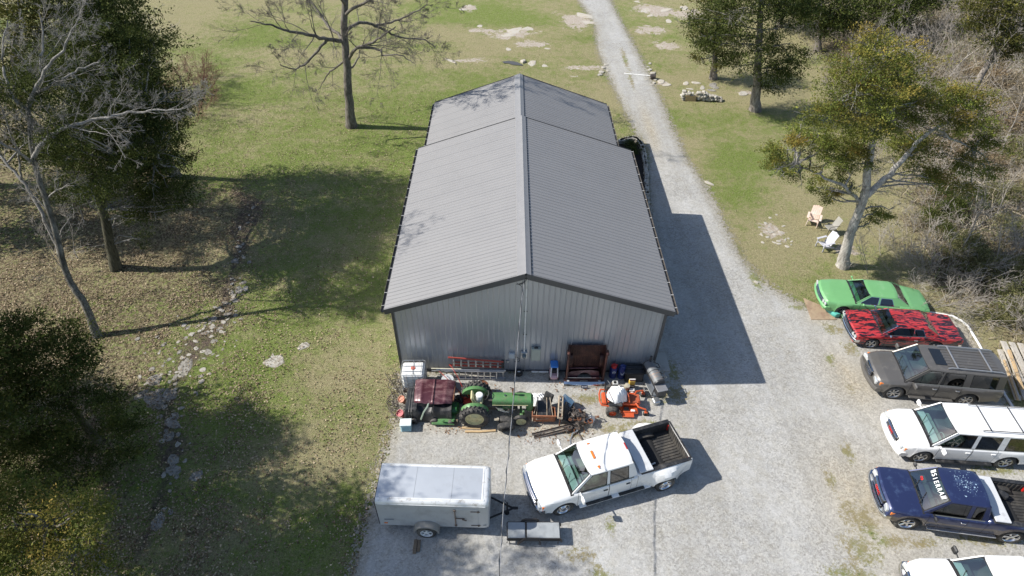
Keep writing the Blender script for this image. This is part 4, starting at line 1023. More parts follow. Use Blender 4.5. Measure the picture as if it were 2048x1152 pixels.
q = MB(); bow_bar(q, .0, .74, .06, .30, .22, .20, n=16); o = q.build("loose_bumper_cover", mat("teal_plastic", (.10, .42, .36), .45)); o.location = at(1641, 617)+Vector((0.1, 0, 0)); o.rotation_euler.z = hd+.25
tag(o, "teal curved bumper cover lying on the ground under the green car's nose", "bumper cover")

# ---- navy extended-cab pickup
navy = paint("navy_blue_paint", (.024, .034, .098), .25, .3, .5, dirt=(.07, .11, .21), dirt_amt=.2, dirt_scale=3)
loc, hd = park((1801, 1056), (2009, 1084), .90)
c = dict(shift=.26, name="pickup_truck", cat="pickup truck", label="navy blue extended cab pickup with lettered windshield and grey bed toolbox", loc=loc, rz=hd, L=5.5, fo=.92, wb=3.6, hw=.975, r=.435, tw=.28, bout=.17, rake=.15, sill=.52, paint=navy, interior=greyup, group=G_ROW, bedm=bedliner, two=True, twom=paint("pewter_lower_paint", (.12, .105, .10), .4),
         top=[(0, 1.12), (.06, 1.19), (1.35, 1.25), (1.6, 1.25), (5.5, 1.25)], sh=[(0, 1.10), (.1, 1.15), (1.4, 1.17), (3.4, 1.18), (3.45, 1.26), (5.5, 1.26)], wf=[(0, .95), (.1, .98), (.4, 1), (5.3, 1), (5.5, .98)],
         pits=[(1.78, 3.28, .66, .14, 2), (3.55, 5.42, .80, .16, 4)], cowl=[(1.41, 1.52)], doors=[(1.64, 2.74)], seams=[3.40], w0=1.48, w1=2.16, r1=3.22, r0=3.40, zr=1.90, wr=.72,
         cols=[(1.48, 2.16), (1.60, 2.26), (2.66, 2.62), (2.80, 2.76), (3.18, 3.10), (3.40, 3.22)], sideglass=g_dark, frontside=g_dark, seats=[2.2, 2.85], rim='a5', rimm=chrome,
         bump=(.60, .80), grille=(.88, 1.08, .52), gbars=3, lamp=(.86, 1.06, .55, .84), turnz=.96, tail=(.9, 1.2), board='plain', boardm=chrome, nose=.12, mirror=(.14, .16), mirout=.14, flare=.03, mirm=blackm)
t, X, zb_, hb_ = vehicle(c)
bed_liner(t, X, .975, 3.55, 5.42, .80, .815, 1.26, bedliner, 4.52)
redb = mat("red_badge"); whl = mat("white_vinyl", (.8, .8, .8), .5)
text("GMC", .19, t, tr(X(0)+.062, 0, .98) @ rotz(PI/2) @ rotx(PI/2), redb, "badge")
wa = math.atan2(1.90-1.17, 2.16-1.48)
def onscreen(v, y): # point on windshield plane
    s_ = 1.48-.26+(2.16-1.48)*v; return Vector((X(s_)+.12*(1-(y/.75)**2)*.95+.01, y, 1.19+(1.87-1.19)*v+.012+.03*v))
for y0, tx, sz in ((0, "SIERRA", .20),):
    for k, ch in enumerate(tx):
        y = -.375+k*.15; p = onscreen(.85, y)
        text(ch, .225, t, Matrix.Translation(p) @ rotz(PI/2-y*.3) @ rotx(wa), whl, "windshield_lettering", .002, 0, .95)
q = MB()
for y in (.48, .52, .56, -.48, -.52, -.56):
    a = onscreen(.76, y); b_ = onscreen(.94, y*1.02); q.box((a+b_)/2, ((b_-a).length, .022, .006), rot=(b_-a).to_track_quat('X', 'Z').to_matrix().to_4x4())
q.build("windshield_stripes", whl, t)
for yy in (-.34, -.42):
    q = MB(); p = onscreen(.42, yy); q.T = Matrix.Translation(p) @ rotz(PI/2) @ rotx(wa); q.lathe([(.022, 0), (.045, .003), (.022, .005)], 'Z', 14); q.build("sticker", redb, t)
splm = mat("peeling_clearcoat", (.30, .42, .55), .6)
rng = random.Random(5); q = MB()
for k in range(150):
    a = rng.gauss(0, 1); x = X(2.62)+rng.gauss(0, .24); y = -.15+rng.gauss(0, .26)
    if abs(y) > .62 or not (X(3.15) < x < X(2.25)): continue
    rr = rng.uniform(.006, .02) if k > 6 else rng.uniform(.03, .05)
    z = 1.90+.028*(1-(y/.72)**2)+.006; q.add([(x+math.cos(a+j*PI/3)*rr*rng.uniform(.5, 1.2), y+math.sin(a+j*PI/3)*rr*rng.uniform(.5, 1.2), z) for j in range(6)], [tuple(range(6))])
q.build("paint_spatter", splm, t)
tb = thing("truck_toolbox", "pale grey crossbed toolbox behind the cab of the navy pickup", "toolbox", t.location+Matrix.Rotation(hd, 3, 'Z') @ Vector((X(3.83), 0, .82)), hd)
q = MB(); q.box((0, 0, .25), (.40, 1.5, .42), ch=.02); q.build("chest", tbm, tb); q = MB(); q.box((0, 0, .51), (.52, 1.84, .07), ch=.02); q.build("lid", tbm, tb)
q = MB(); q.lathe([(0, 0), (.14, 0), (.15, .08), (.15, .30), (.13, .34), (.09, .36), (0, .36)], 'Z', 18); o = q.build("fuel_jug", blackm); o.rotation_euler = (PI/2, 0, .8); o.location = t.location+Matrix.Rotation(hd, 3, 'Z') @ Vector((X(4.35), -.55, 1.0)); tag(o, "dark plastic jug lying in the navy pickup's bed", "jug")

# ---- white pickup cut by the bottom edge of the photo
hd = R(178.5); c = dict(name="pickup_truck", cat="pickup truck", label="white pickup below the navy pickup, nearest the photo's lower edge", loc=(16.28, 8.28), rz=hd, L=5.5, fo=.95, wb=3.35, hw=.98, r=.39, tw=.25, bout=.14, rake=.15, facem=1, sill=.42, paint=WHITE, interior=greyup, group=G_ROW, bedm=bedliner,
         top=[(0, .98), (.1, 1.08), (.5, 1.16), (1.4, 1.24), (1.6, 1.24), (5.5, 1.2)], sh=[(0, .95), (.3, 1.06), (1.4, 1.12), (3.5, 1.14), (3.55, 1.22), (5.5, 1.22)], wf=[(0, .84), (.12, .92), (.5, 1), (5.5, .98)],
         pits=[(1.8, 3.3, .62, .14, 2), (3.65, 5.42, .78, .16, 4)], cowl=[(1.43, 1.53)], doors=[(1.64, 2.74)], seams=[3.45], w0=1.50, w1=2.2, r1=3.55, r0=3.78, zr=1.90, wr=.74,
         cols=[(1.50, 2.2), (1.62, 2.3), (2.66, 2.62), (2.80, 2.76), (3.5, 3.35), (3.78, 3.55)], sideglass=g_dark, frontside=g_mid, seats=[2.2, 3.0], rim='steel', rimm=chrome,
         bump=(.48, .70), grille=(.74, .95, .5), gbars=3, lamp=(.74, .94, .55, .86), tail=(.85, 1.2), nose=.18, mirror=(.2, .24), mirout=.2, mirm=blackm, frontside_=1)
t, X, zb_, hb_ = vehicle(c)

# ---- enclosed cargo trailer
trw = mat("weathered_white_aluminium", (.50, .51, .52), .4, .15, .05, 1.2, dirt=(.38, .38, .38), dirt_amt=.35, dirt_scale=1.4)
trr = mat("trailer_roof_skin", (.47, .50, .54), .42, .2, .04, 1, dirt=(.42, .44, .47), dirt_amt=.2, dirt_scale=1.2)
trc = mat("trailer_corner_trim", (.74, .75, .75), .35, .1, .04, dirt=(.35, .31, .25), dirt_amt=.25, dirt_scale=5)
HT = 2.10; p0, p1 = at(748, 1003, HT), at(978, 1010, HT); p2 = at(768, 928, HT)
th = math.atan2(p1.y-p0.y, p1.x-p0.x); TL = (p1-p0).length-.02; TW = 1.58
c0 = (p0+p1)/2+Vector((-math.sin(th), math.cos(th), 0))*TW/2
T = thing("cargo_trailer", "weathered white enclosed cargo trailer with rounded roof edges beside the pickup's nose", "trailer", (c0.x, c0.y, 0), th)
zb0 = .42; q = MB()
sec = []; rr_ = .16
def rsec(hwid, z0, z1, rad, n=5):
    pts = [(-hwid, z0)]
    for k in range(n+1): a = PI-k*PI/2/n; pts.append((-hwid+rad+math.cos(a)*rad, z1-rad+math.sin(a)*rad))
    for k in range(n+1): a = PI/2-k*PI/2/n; pts.append((hwid-rad+math.cos(a)*rad, z1-rad+math.sin(a)*rad))
    return pts+[(hwid, z0)]
prof = rsec(TW/2, zb0, HT, rr_)
st_ = [(-TL/2, 0), (TL/2-.22, 0), (TL/2-.12, .02), (TL/2-.05, .06), (TL/2-.01, .13), (TL/2, .2)]
vs = []; n = len(prof)
for x, ins in st_:
    for y, z in prof: vs.append((x, y*(1-ins*.55/(TW/2)), zb0+(z-zb0)*(1-ins*.55/(HT-zb0))))
fs = [(i*n+k, i*n+k+1, (i+1)*n+k+1, (i+1)*n+k) for i in range(len(st_)-1) for k in range(n-1)]+[tuple(range(n))[::-1], tuple(range((len(st_)-1)*n, len(st_)*n))]
mi_ = []
for i in range(len(st_)-1):
    for k in range(n-1): mi_.append(2 if i >= 1 and 1 <= k else (1 if k == 6 else (2 if 1 <= k <= 11 else 0)))
q.v = vs; q.f = fs; q.m = mi_+[0, 0]; q.build("body", [trw, trr, trc], T, 50)
q = MB()
for sy in (1, -1): q.box((-.02, sy*(TW/2+.004), HT-rr_-.01), (TL-.2, .02, .035), ch=.004); q.box((-.02, sy*(TW/2-.16), HT+.004), (TL-.3, .05, .012), ch=.003)
q.box((TL/2-.24, 0, HT+.002), (.05, TW-.3, .014)); q.build("roof_trim", trc, T)
q = MB()
for x in (-TL/6, TL/6): q.box((x, 0, HT+.001), (.012, TW-.36, .006), ch=.002)
q.build("roof_seam", mat("seam_grey", (.24, .26, .28), .6), T)
q = MB(); q.box((-TL/2-.02, 0, (zb0+HT)/2-.03), (.05, TW-.02, HT-zb0-.12), ch=.01); q.build("rear_frame", blackm, T)
dm = trw; q = MB(); q.box((TL/2-.78, -TW/2-.006, 1.13), (.78, .022, 1.30), ch=.006); d_ = q.build("door", dm, T)
hm = mat("rusty_hinge_steel", (.16, .13, .115), .6, .5, .2)
q = MB()
for z in (.62, 1.62): q.box((TL/2-.48, -TW/2-.03, z), (.34, .02, .03)); q.box((TL/2-.38, -TW/2-.035, z), (.06, .03, .09))
q.build("hinge", hm, d_)
q = MB(); q.cyl((TL/2-1.20, -TW/2-.04, .55), (TL/2-1.20, -TW/2-.04, 1.72), .02, 8)
for z in (.6, 1.66): q.box((TL/2-1.20, -TW/2-.03, z), (.09, .04, .08))
q.box((TL/2-1.03, -TW/2-.05, 1.15), (.32, .025, .035)); q.box((TL/2-.88, -TW/2-.06, 1.07), (.18, .03, .04), rot=roty(.5)); q.build("latch_bar", hm, d_)
q = MB(); q.box((-TL/2+.36, -TW/2-.006, .86), (.34, .012, .07), ch=.002); q.box((TL/2-.16, -TW/2+.0, .62), (.12, .02, .03), ch=.002); q.build("nameplate", mat("grey_decal", (.2, .22, .24), .6), T)
q = MB(); q.box((-TL/2+.22, -TW/2-.012, .60), (.12, .03, .05)); q.build("marker_light", amber, T)
q = MB(); q.box((0, 0, zb0-.04), (TL-.1, TW-.1, .09), ch=.01); q.cyl((-.28, -TW/2-.1, .34), (-.28, TW/2+.1, .34), .04, 8); q.build("chassis", under, T)
for sy in (1, -1):
    q = MB(); nn = 14; vs = []
    for i in range(nn+1):
        a = PI*i/nn
        for yy in (TW/2+.0, TW/2+.26): vs.append((-.28+math.cos(a)*.47, sy*yy, .40+math.sin(a)*.42))
    q.add(vs, [((2*i, 2*i+1, 2*i+3, 2*i+2) if sy > 0 else (2*i+2, 2*i+3, 2*i+1, 2*i)) for i in range(nn)])
    o_ = len(q.v); q.add([(-.28+math.cos(PI*i/nn)*.47, sy*(TW/2+.26), .40+math.sin(PI*i/nn)*.42) for i in range(nn+1)]+[(-.28+math.cos(PI*i/nn)*.42, sy*(TW/2+.26), .40+math.sin(PI*i/nn)*.37) for i in range(nn+1)], [((i, i+1, nn+2+i, nn+1+i) if sy < 0 else (nn+1+i, nn+2+i, i+1, i)) for i in range(nn)])
    q.build("fender", mat("dull_fender_metal", (.34, .33, .31), .45, .3, .1), T)
    wheel(T, -.28, sy*(TW/2+.165), sy, .36, .20, 'a5', mat("white_steel_rim", (.70, .71, .72), .4))
q = MB()
for sy in (1, -1): q.tube([(TL/2-.3, sy*.55, .42), (TL/2+.85, 0, .42)], .04, 6)
q.box((TL/2+.92, 0, .44), (.22, .09, .09)); q.build("tongue", under, T)
q = MB(); q.cyl((TL/2+.62, 0, .05), (TL/2+.62, 0, .80), .03, 8); q.cyl((TL/2+.62, 0, .02), (TL/2+.62, 0, .06), .09, 12); q.cyl((TL/2+.62, 0, .78), (TL/2+.50, .14, .80), .012, 6); q.build("jack", under, T)
wd_old = mat("weathered_timber", (.20, .155, .11), .85, 0, .25, 3, .3, 20, streak=(1, 8, 8), dirt=(.09, .07, .05), dirt_amt=.4)
q = MB(); q.box((0, 0, .05), (.12, .50, .09), ch=.008); q.box((.13, .03, .05), (.10, .42, .08), ch=.008); o = q.build("wheel_chock", wd_old); p = at(832, 1094); o.location = (p.x-.02, p.y-.02, .03); tag(o, "pair of short timber blocks on the gravel under the trailer wheel", "timber block")
# ================================================================== TREES
def barkmat(nm, a, b, sc=4):
    m = bpy.data.materials.new(nm); m.use_nodes = True; n = m.node_tree; bs = n.nodes["Principled BSDF"]; bs.inputs["Roughness"].default_value = .9
    bs.inputs["Specular IOR Level"].default_value = .15
    g = N(n, "ShaderNodeTexCoord"); mp = N(n, "ShaderNodeMapping"); n.links.new(g.outputs["Object"], mp.inputs[0]); mp.inputs["Scale"].default_value = (sc*2, sc*2, sc*.45)
    v = noise(n, mp.outputs[0], 1.6, 8, .75, .4); bigv = noise(n, g.outputs["Object"], .9, 5, .6)
    c = mixc(n, mrange(n, v, .36, .62), a, b); c = mixc(n, mrange(n, bigv, .5, .7, 0, .6), c, tuple(x*.55 for x in a)); n.links.new(c, bs.inputs["Base Color"])
    bp = N(n, "ShaderNodeBump"); bp.inputs["Strength"].default_value = .9; bp.inputs["Distance"].default_value = .05; n.links.new(v, bp.inputs["Height"]); n.links.new(bp.outputs[0], bs.inputs["Normal"])
    return m
bark_oak = barkmat("furrowed_grey_bark", (.075, .065, .055), (.26, .24, .21))
bark_pale = barkmat("pale_lichen_bark", (.14, .13, .115), (.44, .42, .39))
bark_dark = barkmat("mossy_dark_bark", (.035, .035, .022), (.15, .14, .10))
bark_cedar = barkmat("stringy_cedar_bark", (.12, .10, .08), (.40, .36, .32), 3)
bark_twig = barkmat("grey_twig_bark", (.24, .21, .18), (.52, .48, .43))
leafm = leafmat("cedar_foliage", .75, .2); twigm = leafmat("thicket_twigs", .9, 0); litterm = leafmat("dry_leaves", .85, .15)

def polytubes(lines):
    """lines: list of (points, radii, sides) -> vertex and face arrays (quads)"""
    V = []; F = []; o = 0
    for P, Rr, n in lines:
        P = np.asarray(P, float); k = len(P)
        T = np.gradient(P, axis=0); T /= np.linalg.norm(T, axis=1)[:, None]+1e-9
        ref = np.array([.31, .17, .93]) if abs(T[0] @ np.array([.31, .17, .93])) < .9 else np.array([1., 0, 0])
        U = np.cross(T, ref); U /= np.linalg.norm(U, axis=1)[:, None]+1e-9; W = np.cross(T, U)
        a = np.arange(n)*2*PI/n
        ring = P[:, None]+(U[:, None]*np.cos(a)[None, :, None]+W[:, None]*np.sin(a)[None, :, None])*np.asarray(Rr)[:, None, None]
        V.append(ring.reshape(-1, 3))
        i = np.arange(k-1)[:, None]*n; j = np.arange(n)[None]; j2 = (j+1) % n
        F.append(np.stack([i+j, i+j2, i+n+j2, i+n+j], -1).reshape(-1, 4)+o); o += k*n
    return np.concatenate(V), np.concatenate(F)
def grow(rng, p, d, L, r, lvl, out, P):
    """recursive bare branching; P: dict of habits"""
    n = max(3, int(L/P['seg'])+1) if lvl > 1 else 3; pts = [p.copy()]; rad = [r]; cur = d/np.linalg.norm(d); seg = L/n
    wig = P['wig']; up = P.get('up', .05)
    for i in range(n):
        cur = cur+rng.normal(0, wig, 3)+np.array([0, 0, up]); cur /= np.linalg.norm(cur); pts.append(pts[-1]+cur*seg)
        rad.append(max(P['rmin'], r*(1-.75*(i+1)/n)))
    out.append((pts, rad, 6 if r > .05 else (4 if r > .02 else 3)))
    if lvl <= 0: return
    nb = int(P['nb'][min(lvl, len(P['nb'])-1)]*rng.uniform(.75, 1.25))
    for k in range(nb):
        t = rng.uniform(P.get('t0', .25), 1.0); i = min(n-1, int(t*n)); q = pts[i]+(pts[i+1]-pts[i])*(t*n-i)
        dd = (pts[i+1]-pts[i]); dd /= np.linalg.norm(dd)
        rv = rng.normal(0, 1, 3); rv -= dd*(rv@dd); rv /= np.linalg.norm(rv)+1e-9
        ang = rng.uniform(.45, 1.0); nd = dd*math.cos(ang)+rv*math.sin(ang)
        grow(rng, q, nd, L*rng.uniform(.35, .62)*(1.15-.5*t), max(P['rmin'], rad[i]*rng.uniform(.4, .65)), lvl-1, out, P)
def tubes_obj(nm, lines, m, parent=None, smooth=True):
    V, F = polytubes(lines); me = bpy.data.meshes.new(nm)
    me.vertices.add(len(V)); me.vertices.foreach_set("co", V.astype(np.float32).ravel()); me.loops.add(F.size); me.loops.foreach_set("vertex_index", F.astype(np.int32).ravel())
    me.polygons.add(len(F)); me.polygons.foreach_set("loop_start", np.arange(0, F.size, 4, dtype=np.int32)); me.update(calc_edges=True)
    me.polygons.foreach_set("use_smooth", [True]*len(F)); me.materials.append(m); return link(nm, me, parent)
def limb_path(pts, n=5, rng=None, j=.04):
    """smooth an explicit limb through its survey points"""
    P = [Vector(p) for p in pts]; out = []
    for i in range(len(P)-1):
        a = P[max(0, i-1)]; b = P[i]; c_ = P[i+1]; d = P[min(len(P)-1, i+2)]
        for k in range(n):
            t = k/n; out.append(.5*((2*b)+(c_-a)*t+(2*a-5*b+4*c_-d)*t*t+(3*b-a-3*c_+d)*t**3))
    out.append(P[-1]); o = np.array([tuple(p) for p in out])
    if rng is not None: o[1:] += rng.normal(0, j, o[1:].shape)
    return o
def taper(n, r0, r1, flare=0):
    t = np.linspace(0, 1, n); r = r0+(r1-r0)*t
    if flare: r += flare*np.exp(-t*n*.55)
    return r

def foliage(rng, blobs, dens, pal, size=.085, up=.25):
    """leaf sprays in flattened tiers inside lumpy blobs. blobs: (centre, (rx, ry, rz)); pal: function(n, height 0..1, outer 0..1) -> colours"""
    VV = []; CC = []
    for c, rad in blobs:
        c = np.array(tuple(c)); rad = np.array(rad)*1.0; vol = rad.prod()**(2/3)
        nt_ = max(7, int(15*vol)); td = rng.normal(0, 1, (nt_, 3)); td /= np.linalg.norm(td, axis=1)[:, None]; tr_ = rng.uniform(.35, 1.08, nt_)
        tc = td*tr_[:, None]; tw = rng.uniform(.16, .36, nt_); tone = rng.uniform(.72, 1.28, nt_)
        ns = int(dens*vol*1.9); ti = rng.randint(0, nt_, ns)
        off = rng.normal(0, 1, (ns, 3))*tw[ti][:, None]*np.array([1, 1, .45]); u_ = tc[ti]+off
        rr = np.linalg.norm(u_, axis=1); d = u_/(rr[:, None]+1e-6)
        ctr = c+u_*rad
        k = 15
        sp = rng.normal(0, 1, (ns, k, 3))*np.array([.15, .15, .07])*rng.uniform(.5, 1.5, (ns, 1, 1))*(size/.085)
        axis = d*.8+rng.normal(0, .4, (ns, 3))+np.array([0, 0, up]); axis /= np.linalg.norm(axis, axis=1)[:, None]
        sp += axis[:, None]*rng.uniform(-.25, .35, (ns, k, 1))*(size/.085)
        pos = (ctr[:, None]+sp).reshape(-1, 3); ax = np.repeat(axis, k, 0)+rng.normal(0, .55, (ns*k, 3)); ax /= np.linalg.norm(ax, axis=1)[:, None]
        sd = np.cross(ax, rng.normal(0, 1, (ns*k, 3))); sd /= np.linalg.norm(sd, axis=1)[:, None]+1e-9
        L = size*1.2*rng.uniform(.5, 1.7, (ns*k, 1)); W = L*rng.uniform(.35, .65, (ns*k, 1))
        q = np.stack([pos-ax*L*.5, pos+sd*W*.5, pos+ax*L*.6, pos-sd*W*.5], 1)
        VV.append(q.reshape(-1, 3))
        fld = .5+.5*np.sin(ctr[:, 0]*1.9+1)*np.sin(ctr[:, 1]*1.7+2)*np.cos(ctr[:, 2]*1.5)
        hz = np.clip((u_[:, 2]*.35+.3)+fld*.35, 0, 1); col = pal(ns, hz, np.minimum(rr, 1), rng)*tone[ti][:, None]; col = np.repeat(col, k, 0)*rng.uniform(.8, 1.2, (ns*k, 1)); CC.append(np.repeat(col, 4, 0))
    V = np.concatenate(VV); F = np.arange(len(V)).reshape(-1, 4); return V, F, np.concatenate(CC)
def pal_dark(n, h, r, rng):
    a = np.array([.032, .050, .012]); b = np.array([.105, .122, .030]); t = rng.uniform(0, 1, (n, 1)); return a*(1-t)+b*t
def pal_brown(n, h, r, rng):
    a = np.array([.050, .066, .015]); b = np.array([.16, .145, .038]); t = rng.uniform(0, 1, (n, 1)); return a*(1-t)+b*t
def pal_orange(n, h, r, rng):
    a = np.array([.072, .105, .021]); b = np.array([.20, .215, .046]); o = np.array([.34, .215, .055]); t = rng.uniform(0, 1, (n, 1)); c = a*(1-t)+b*t
    k = np.clip((h[:, None]-.52)*1.6+rng.normal(0, .14, (n, 1)), 0, .8); return c*(1-k)+o*k
def cedar(label, trunk, r0, limbs, blobs, pal, seed, bark=bark_cedar, dens=62, size=.085, group=None, twigs=1.0, name="cedar_tree", dead=6):
    """trunk: points; limbs: list of point lists; blobs: (centre, radii)"""
    rng = np.random.RandomState(seed); base = Vector(trunk[0]); t = thing(name, label, "tree", base, group=group)
    sub = np.array(tuple(base)); lines = []
    tp_ = limb_path(trunk, 6, rng, .02)-sub; tp_[0, 2] -= .15; lines.append((tp_, taper(len(tp_), r0, r0*.25, r0*.55), 10))
    allp = [tp_[3:]]
    for L in limbs:
        rr = L[0] if isinstance(L[0], (int, float)) else r0*.4; L = L[1:] if isinstance(L[0], (int, float)) else L
        lp = limb_path(L, 5, rng, .03)-sub; lines.append((lp, taper(len(lp), rr, rr*.25), 8)); allp.append(lp)
    tubes_obj("trunk", lines, bark, t)
    # branches reaching from the trunk and limbs into each clump
    AP = np.concatenate(allp); bl = []
    for c, rad in blobs:
        cc_ = np.array(tuple(c))-sub
        for k in range(2 if twigs else 0):
            tgt = cc_+rng.normal(0, .35, 3)*np.array(rad); dd = np.linalg.norm(AP-tgt-np.array([0, 0, .0]), axis=1)+np.maximum(0, AP[:, 2]-tgt[2])*1.5
            s_ = AP[np.argmin(dd)]; mid = (s_+tgt)/2+rng.normal(0, .15, 3); P_ = limb_path([s_, mid, tgt], 4, rng, .03)
            bl.append((P_, taper(len(P_), .055, .015), 5))
            o2 = []
            for j in range(int(3*twigs)):
                i = rng.randint(3, len(P_)); grow(rng, P_[i], rng.normal(0, 1, 3)+(tgt-s_)*.4, np.mean(rad)*rng.uniform(.6, 1.0), .02, 1, o2, dict(seg=.35, wig=.15, nb=[0, 5], rmin=.006, up=.02))
            bl += o2
    # dead pale snags
    for k in range(dead):
        i = rng.randint(0, len(AP)); grow(rng, AP[i], np.array([rng.normal(), rng.normal(), rng.uniform(-.1, .5)]), rng.uniform(.8, 1.8), .03, 2, bl, dict(seg=.3, wig=.2, nb=[0, 4, 4], rmin=.006))
    if bl: tubes_obj("branch", bl, bark_pale if dead else bark, t)
    V, F, C_ = foliage(rng, blobs, dens, pal, size); colmesh("crown", V-sub.astype(np.float32), F, C_, leafm, t)
    return t
def Bl(px, py, Y, r, rz=None, ry=None):
    """foliage clump seen at a survey pixel, standing at depth Y"""
    return (aty(px, py, Y), (r, ry or r, rz or r*.7))

# ---- big leaning cedar above the chairs (orange tipped)
Y0 = 25.9
b0 = at(1685, 532); fk = aty(1728, 395, Y0)
blobs = [Bl(1770, 100, Y0+.3, 1.0), Bl(1735, 135, Y0-.4, 1.2), Bl(1810, 150, Y0+.3, 1.15), Bl(1700, 180, Y0-.4, 1.1), Bl(1760, 190, Y0-.9, 1.2), Bl(1660, 235, Y0-.3, 1.15), Bl(1720, 250, Y0-1.0, 1.1), Bl(1790, 235, Y0+.2, 1.2), Bl(1840, 200, Y0+.8, .9),
         Bl(1640, 290, Y0-.5, .9), Bl(1690, 300, Y0+.6, 1.1), Bl(1570, 300, Y0-.4, .75), Bl(1555, 330, Y0-.7, .6), Bl(1590, 340, Y0-.5, .7, .4), Bl(1620, 265, Y0+.9, .8), Bl(1800, 300, Y0+1.1, 1.0), Bl(1860, 285, Y0+1.0, .9),
         Bl(1890, 190, Y0+1.2, .9), Bl(1930, 190, Y0+1.0, .8), Bl(1950, 230, Y0+.5, .95), Bl(1900, 240, Y0+.2, .8), Bl(1970, 280, Y0+.6, .8), Bl(1925, 320, Y0-.1, .75), Bl(1880, 365, Y0-.3, .75, .4), Bl(1930, 380, Y0, .6, .35), Bl(1850, 340, Y0+1.3, .7, .4),
         Bl(1765, 425, Y0+.2, .6), Bl(1740, 440, Y0+.5, .4), Bl(1660, 395, Y0+.4, .6, .35), Bl(1680, 350, Y0+.8, .7, .45), Bl(1720, 320, Y0-.3, .8, .5), Bl(1640, 370, Y0+.6, .5, .3), Bl(1980, 340, Y0+.6, .5)]
cedar("tall leaning two-stemmed cedar with orange tipped foliage beside the three lawn chairs", [b0, aty(1700, 470, Y0), fk, aty(1737, 330, Y0), aty(1752, 260, Y0-.1), aty(1762, 180, Y0), aty(1770, 110, Y0)], .27,
      [[.17, fk, aty(1770, 358, Y0+.2), aty(1812, 310, Y0+.5), aty(1850, 270, Y0+.8), aty(1895, 245, Y0+.8), aty(1930, 230, Y0+.7)], [.10, aty(1722, 405, Y0), aty(1690, 375, Y0-.1), aty(1640, 350, Y0-.3), aty(1590, 325, Y0-.4)],
       [.08, aty(1750, 270, Y0), aty(1710, 230, Y0-.4), aty(1680, 200, Y0-.5)], [.07, aty(1750, 270, Y0), aty(1790, 215, Y0), aty(1810, 170, Y0)], [.06, aty(1870, 258, Y0+.8), aty(1920, 285, Y0+.5), aty(1950, 300, Y0+.4)]],
      [(c_, (r_[0]*1.13, r_[1]*1.13, r_[2]*1.1)) for c_, r_ in blobs], pal_orange, 11, bark=barkmat("sunlit_tone_cedar_bark", (.20, .18, .16), (.62, .59, .54)), dens=190, size=.052, dead=14)  # bark colour lightened so the trunk reads whitish, as sunlit
# ---- cedars along the lane (top right)
Y1 = 44.3
cedar("tall dark cedar with a bare pale lower trunk right of the stacked stones", [at(1510, 220), aty(1515, 140, Y1), aty(1520, 60, Y1), aty(1522, -40, Y1), aty(1524, -110, Y1)], .34, [],
      [Bl(1450, 20, Y1, 1.9, 1.2), Bl(1530, 10, Y1-.6, 2.0, 1.3), Bl(1585, 30, Y1, 1.7, 1.2), Bl(1440, 75, Y1-.5, 1.5, .9), Bl(1400, 85, Y1, 1.0, .7), Bl(1500, 90, Y1-.9, 1.7, 1.0), Bl(1560, 95, Y1-.3, 1.6, 1.0), Bl(1470, 125, Y1-.8, 1.1, .8), Bl(1540, 140, Y1-.6, 1.5, .9),
       Bl(1580, 130, Y1+.4, 1.2, .8), Bl(1555, 170, Y1-.3, 1.0, .7), Bl(1520, -60, Y1, 2.2, 1.5), Bl(1470, -60, Y1, 1.6, 1.3), Bl(1580, -50, Y1, 1.6, 1.3), Bl(1525, -120, Y1, 1.3, 1.2), Bl(1390, 45, Y1+.3, .9, .6)], pal_dark, 12, dens=62, size=.085, dead=5)
Y2 = 49.9
cedar("smaller brown green cedar behind the tall dark one by the lane", [at(1427, 157), aty(1432, 80, Y2), aty(1436, 0, Y2)], .26, [], [Bl(1430, 20, Y2, 1.8, 1.2), Bl(1400, 55, Y2, 1.3, .9), Bl(1455, 60, Y2-.4, 1.5, 1.0), Bl(1430, 95, Y2-.4, 1.4, .8), Bl(1450, 120, Y2-.5, 1.0, .6), Bl(1425, -30, Y2, 1.4, 1.1), Bl(1405, 110, Y2-.2, .7, .5)], pal_brown, 13, dens=52, size=.09, dead=4)
Y3 = 56.3
cedar("rounded cedar at the woodland edge with its short trunk showing", [at(1635, 102), aty(1640, 50, Y3), aty(1645, -10, Y3)], .26, [], [Bl(1640, 0, Y3, 2.3, 1.5), Bl(1610, 20, Y3, 1.6, 1.0), Bl(1680, 20, Y3, 1.9, 1.2), Bl(1650, 45, Y3-.6, 1.8, .9), Bl(1700, 50, Y3, 1.3, .8), Bl(1640, -40, Y3, 2.1, 1.5)], pal_dark, 14, dens=32, size=.13, dead=3)
gE = "dark cedars in the top right woodland"
for i, (px, py, Y, s) in enumerate(((1760, -5, 60, 2.4), (1850, -20, 62, 2.0), (1580, -20, 62, 2.2), (1800, 28, 57, 1.3))):
    b = aty(px, py, Y); b.z = 0
    cedar("dark cedar crown rising from the bare thicket near the top edge", [b, aty(px, py, Y)-Vector((0, 0, .5)), aty(px, py, Y)+Vector((0, 0, s))], .2, [], [(aty(px, py, Y)+Vector((dx*s, dy*s, dz*s)), (s*.8, s*.8, s*.6)) for dx, dy, dz in ((0, 0, 0), (-.6, .2, -.3), (.6, -.1, -.3), (0, .1, .7), (-.2, -.6, -.4))], pal_dark, 20+i, dens=26, size=.13, group=gE, dead=0, twigs=0)
Y4 = 44
b = aty(2010, 60, Y4); b.z = 0
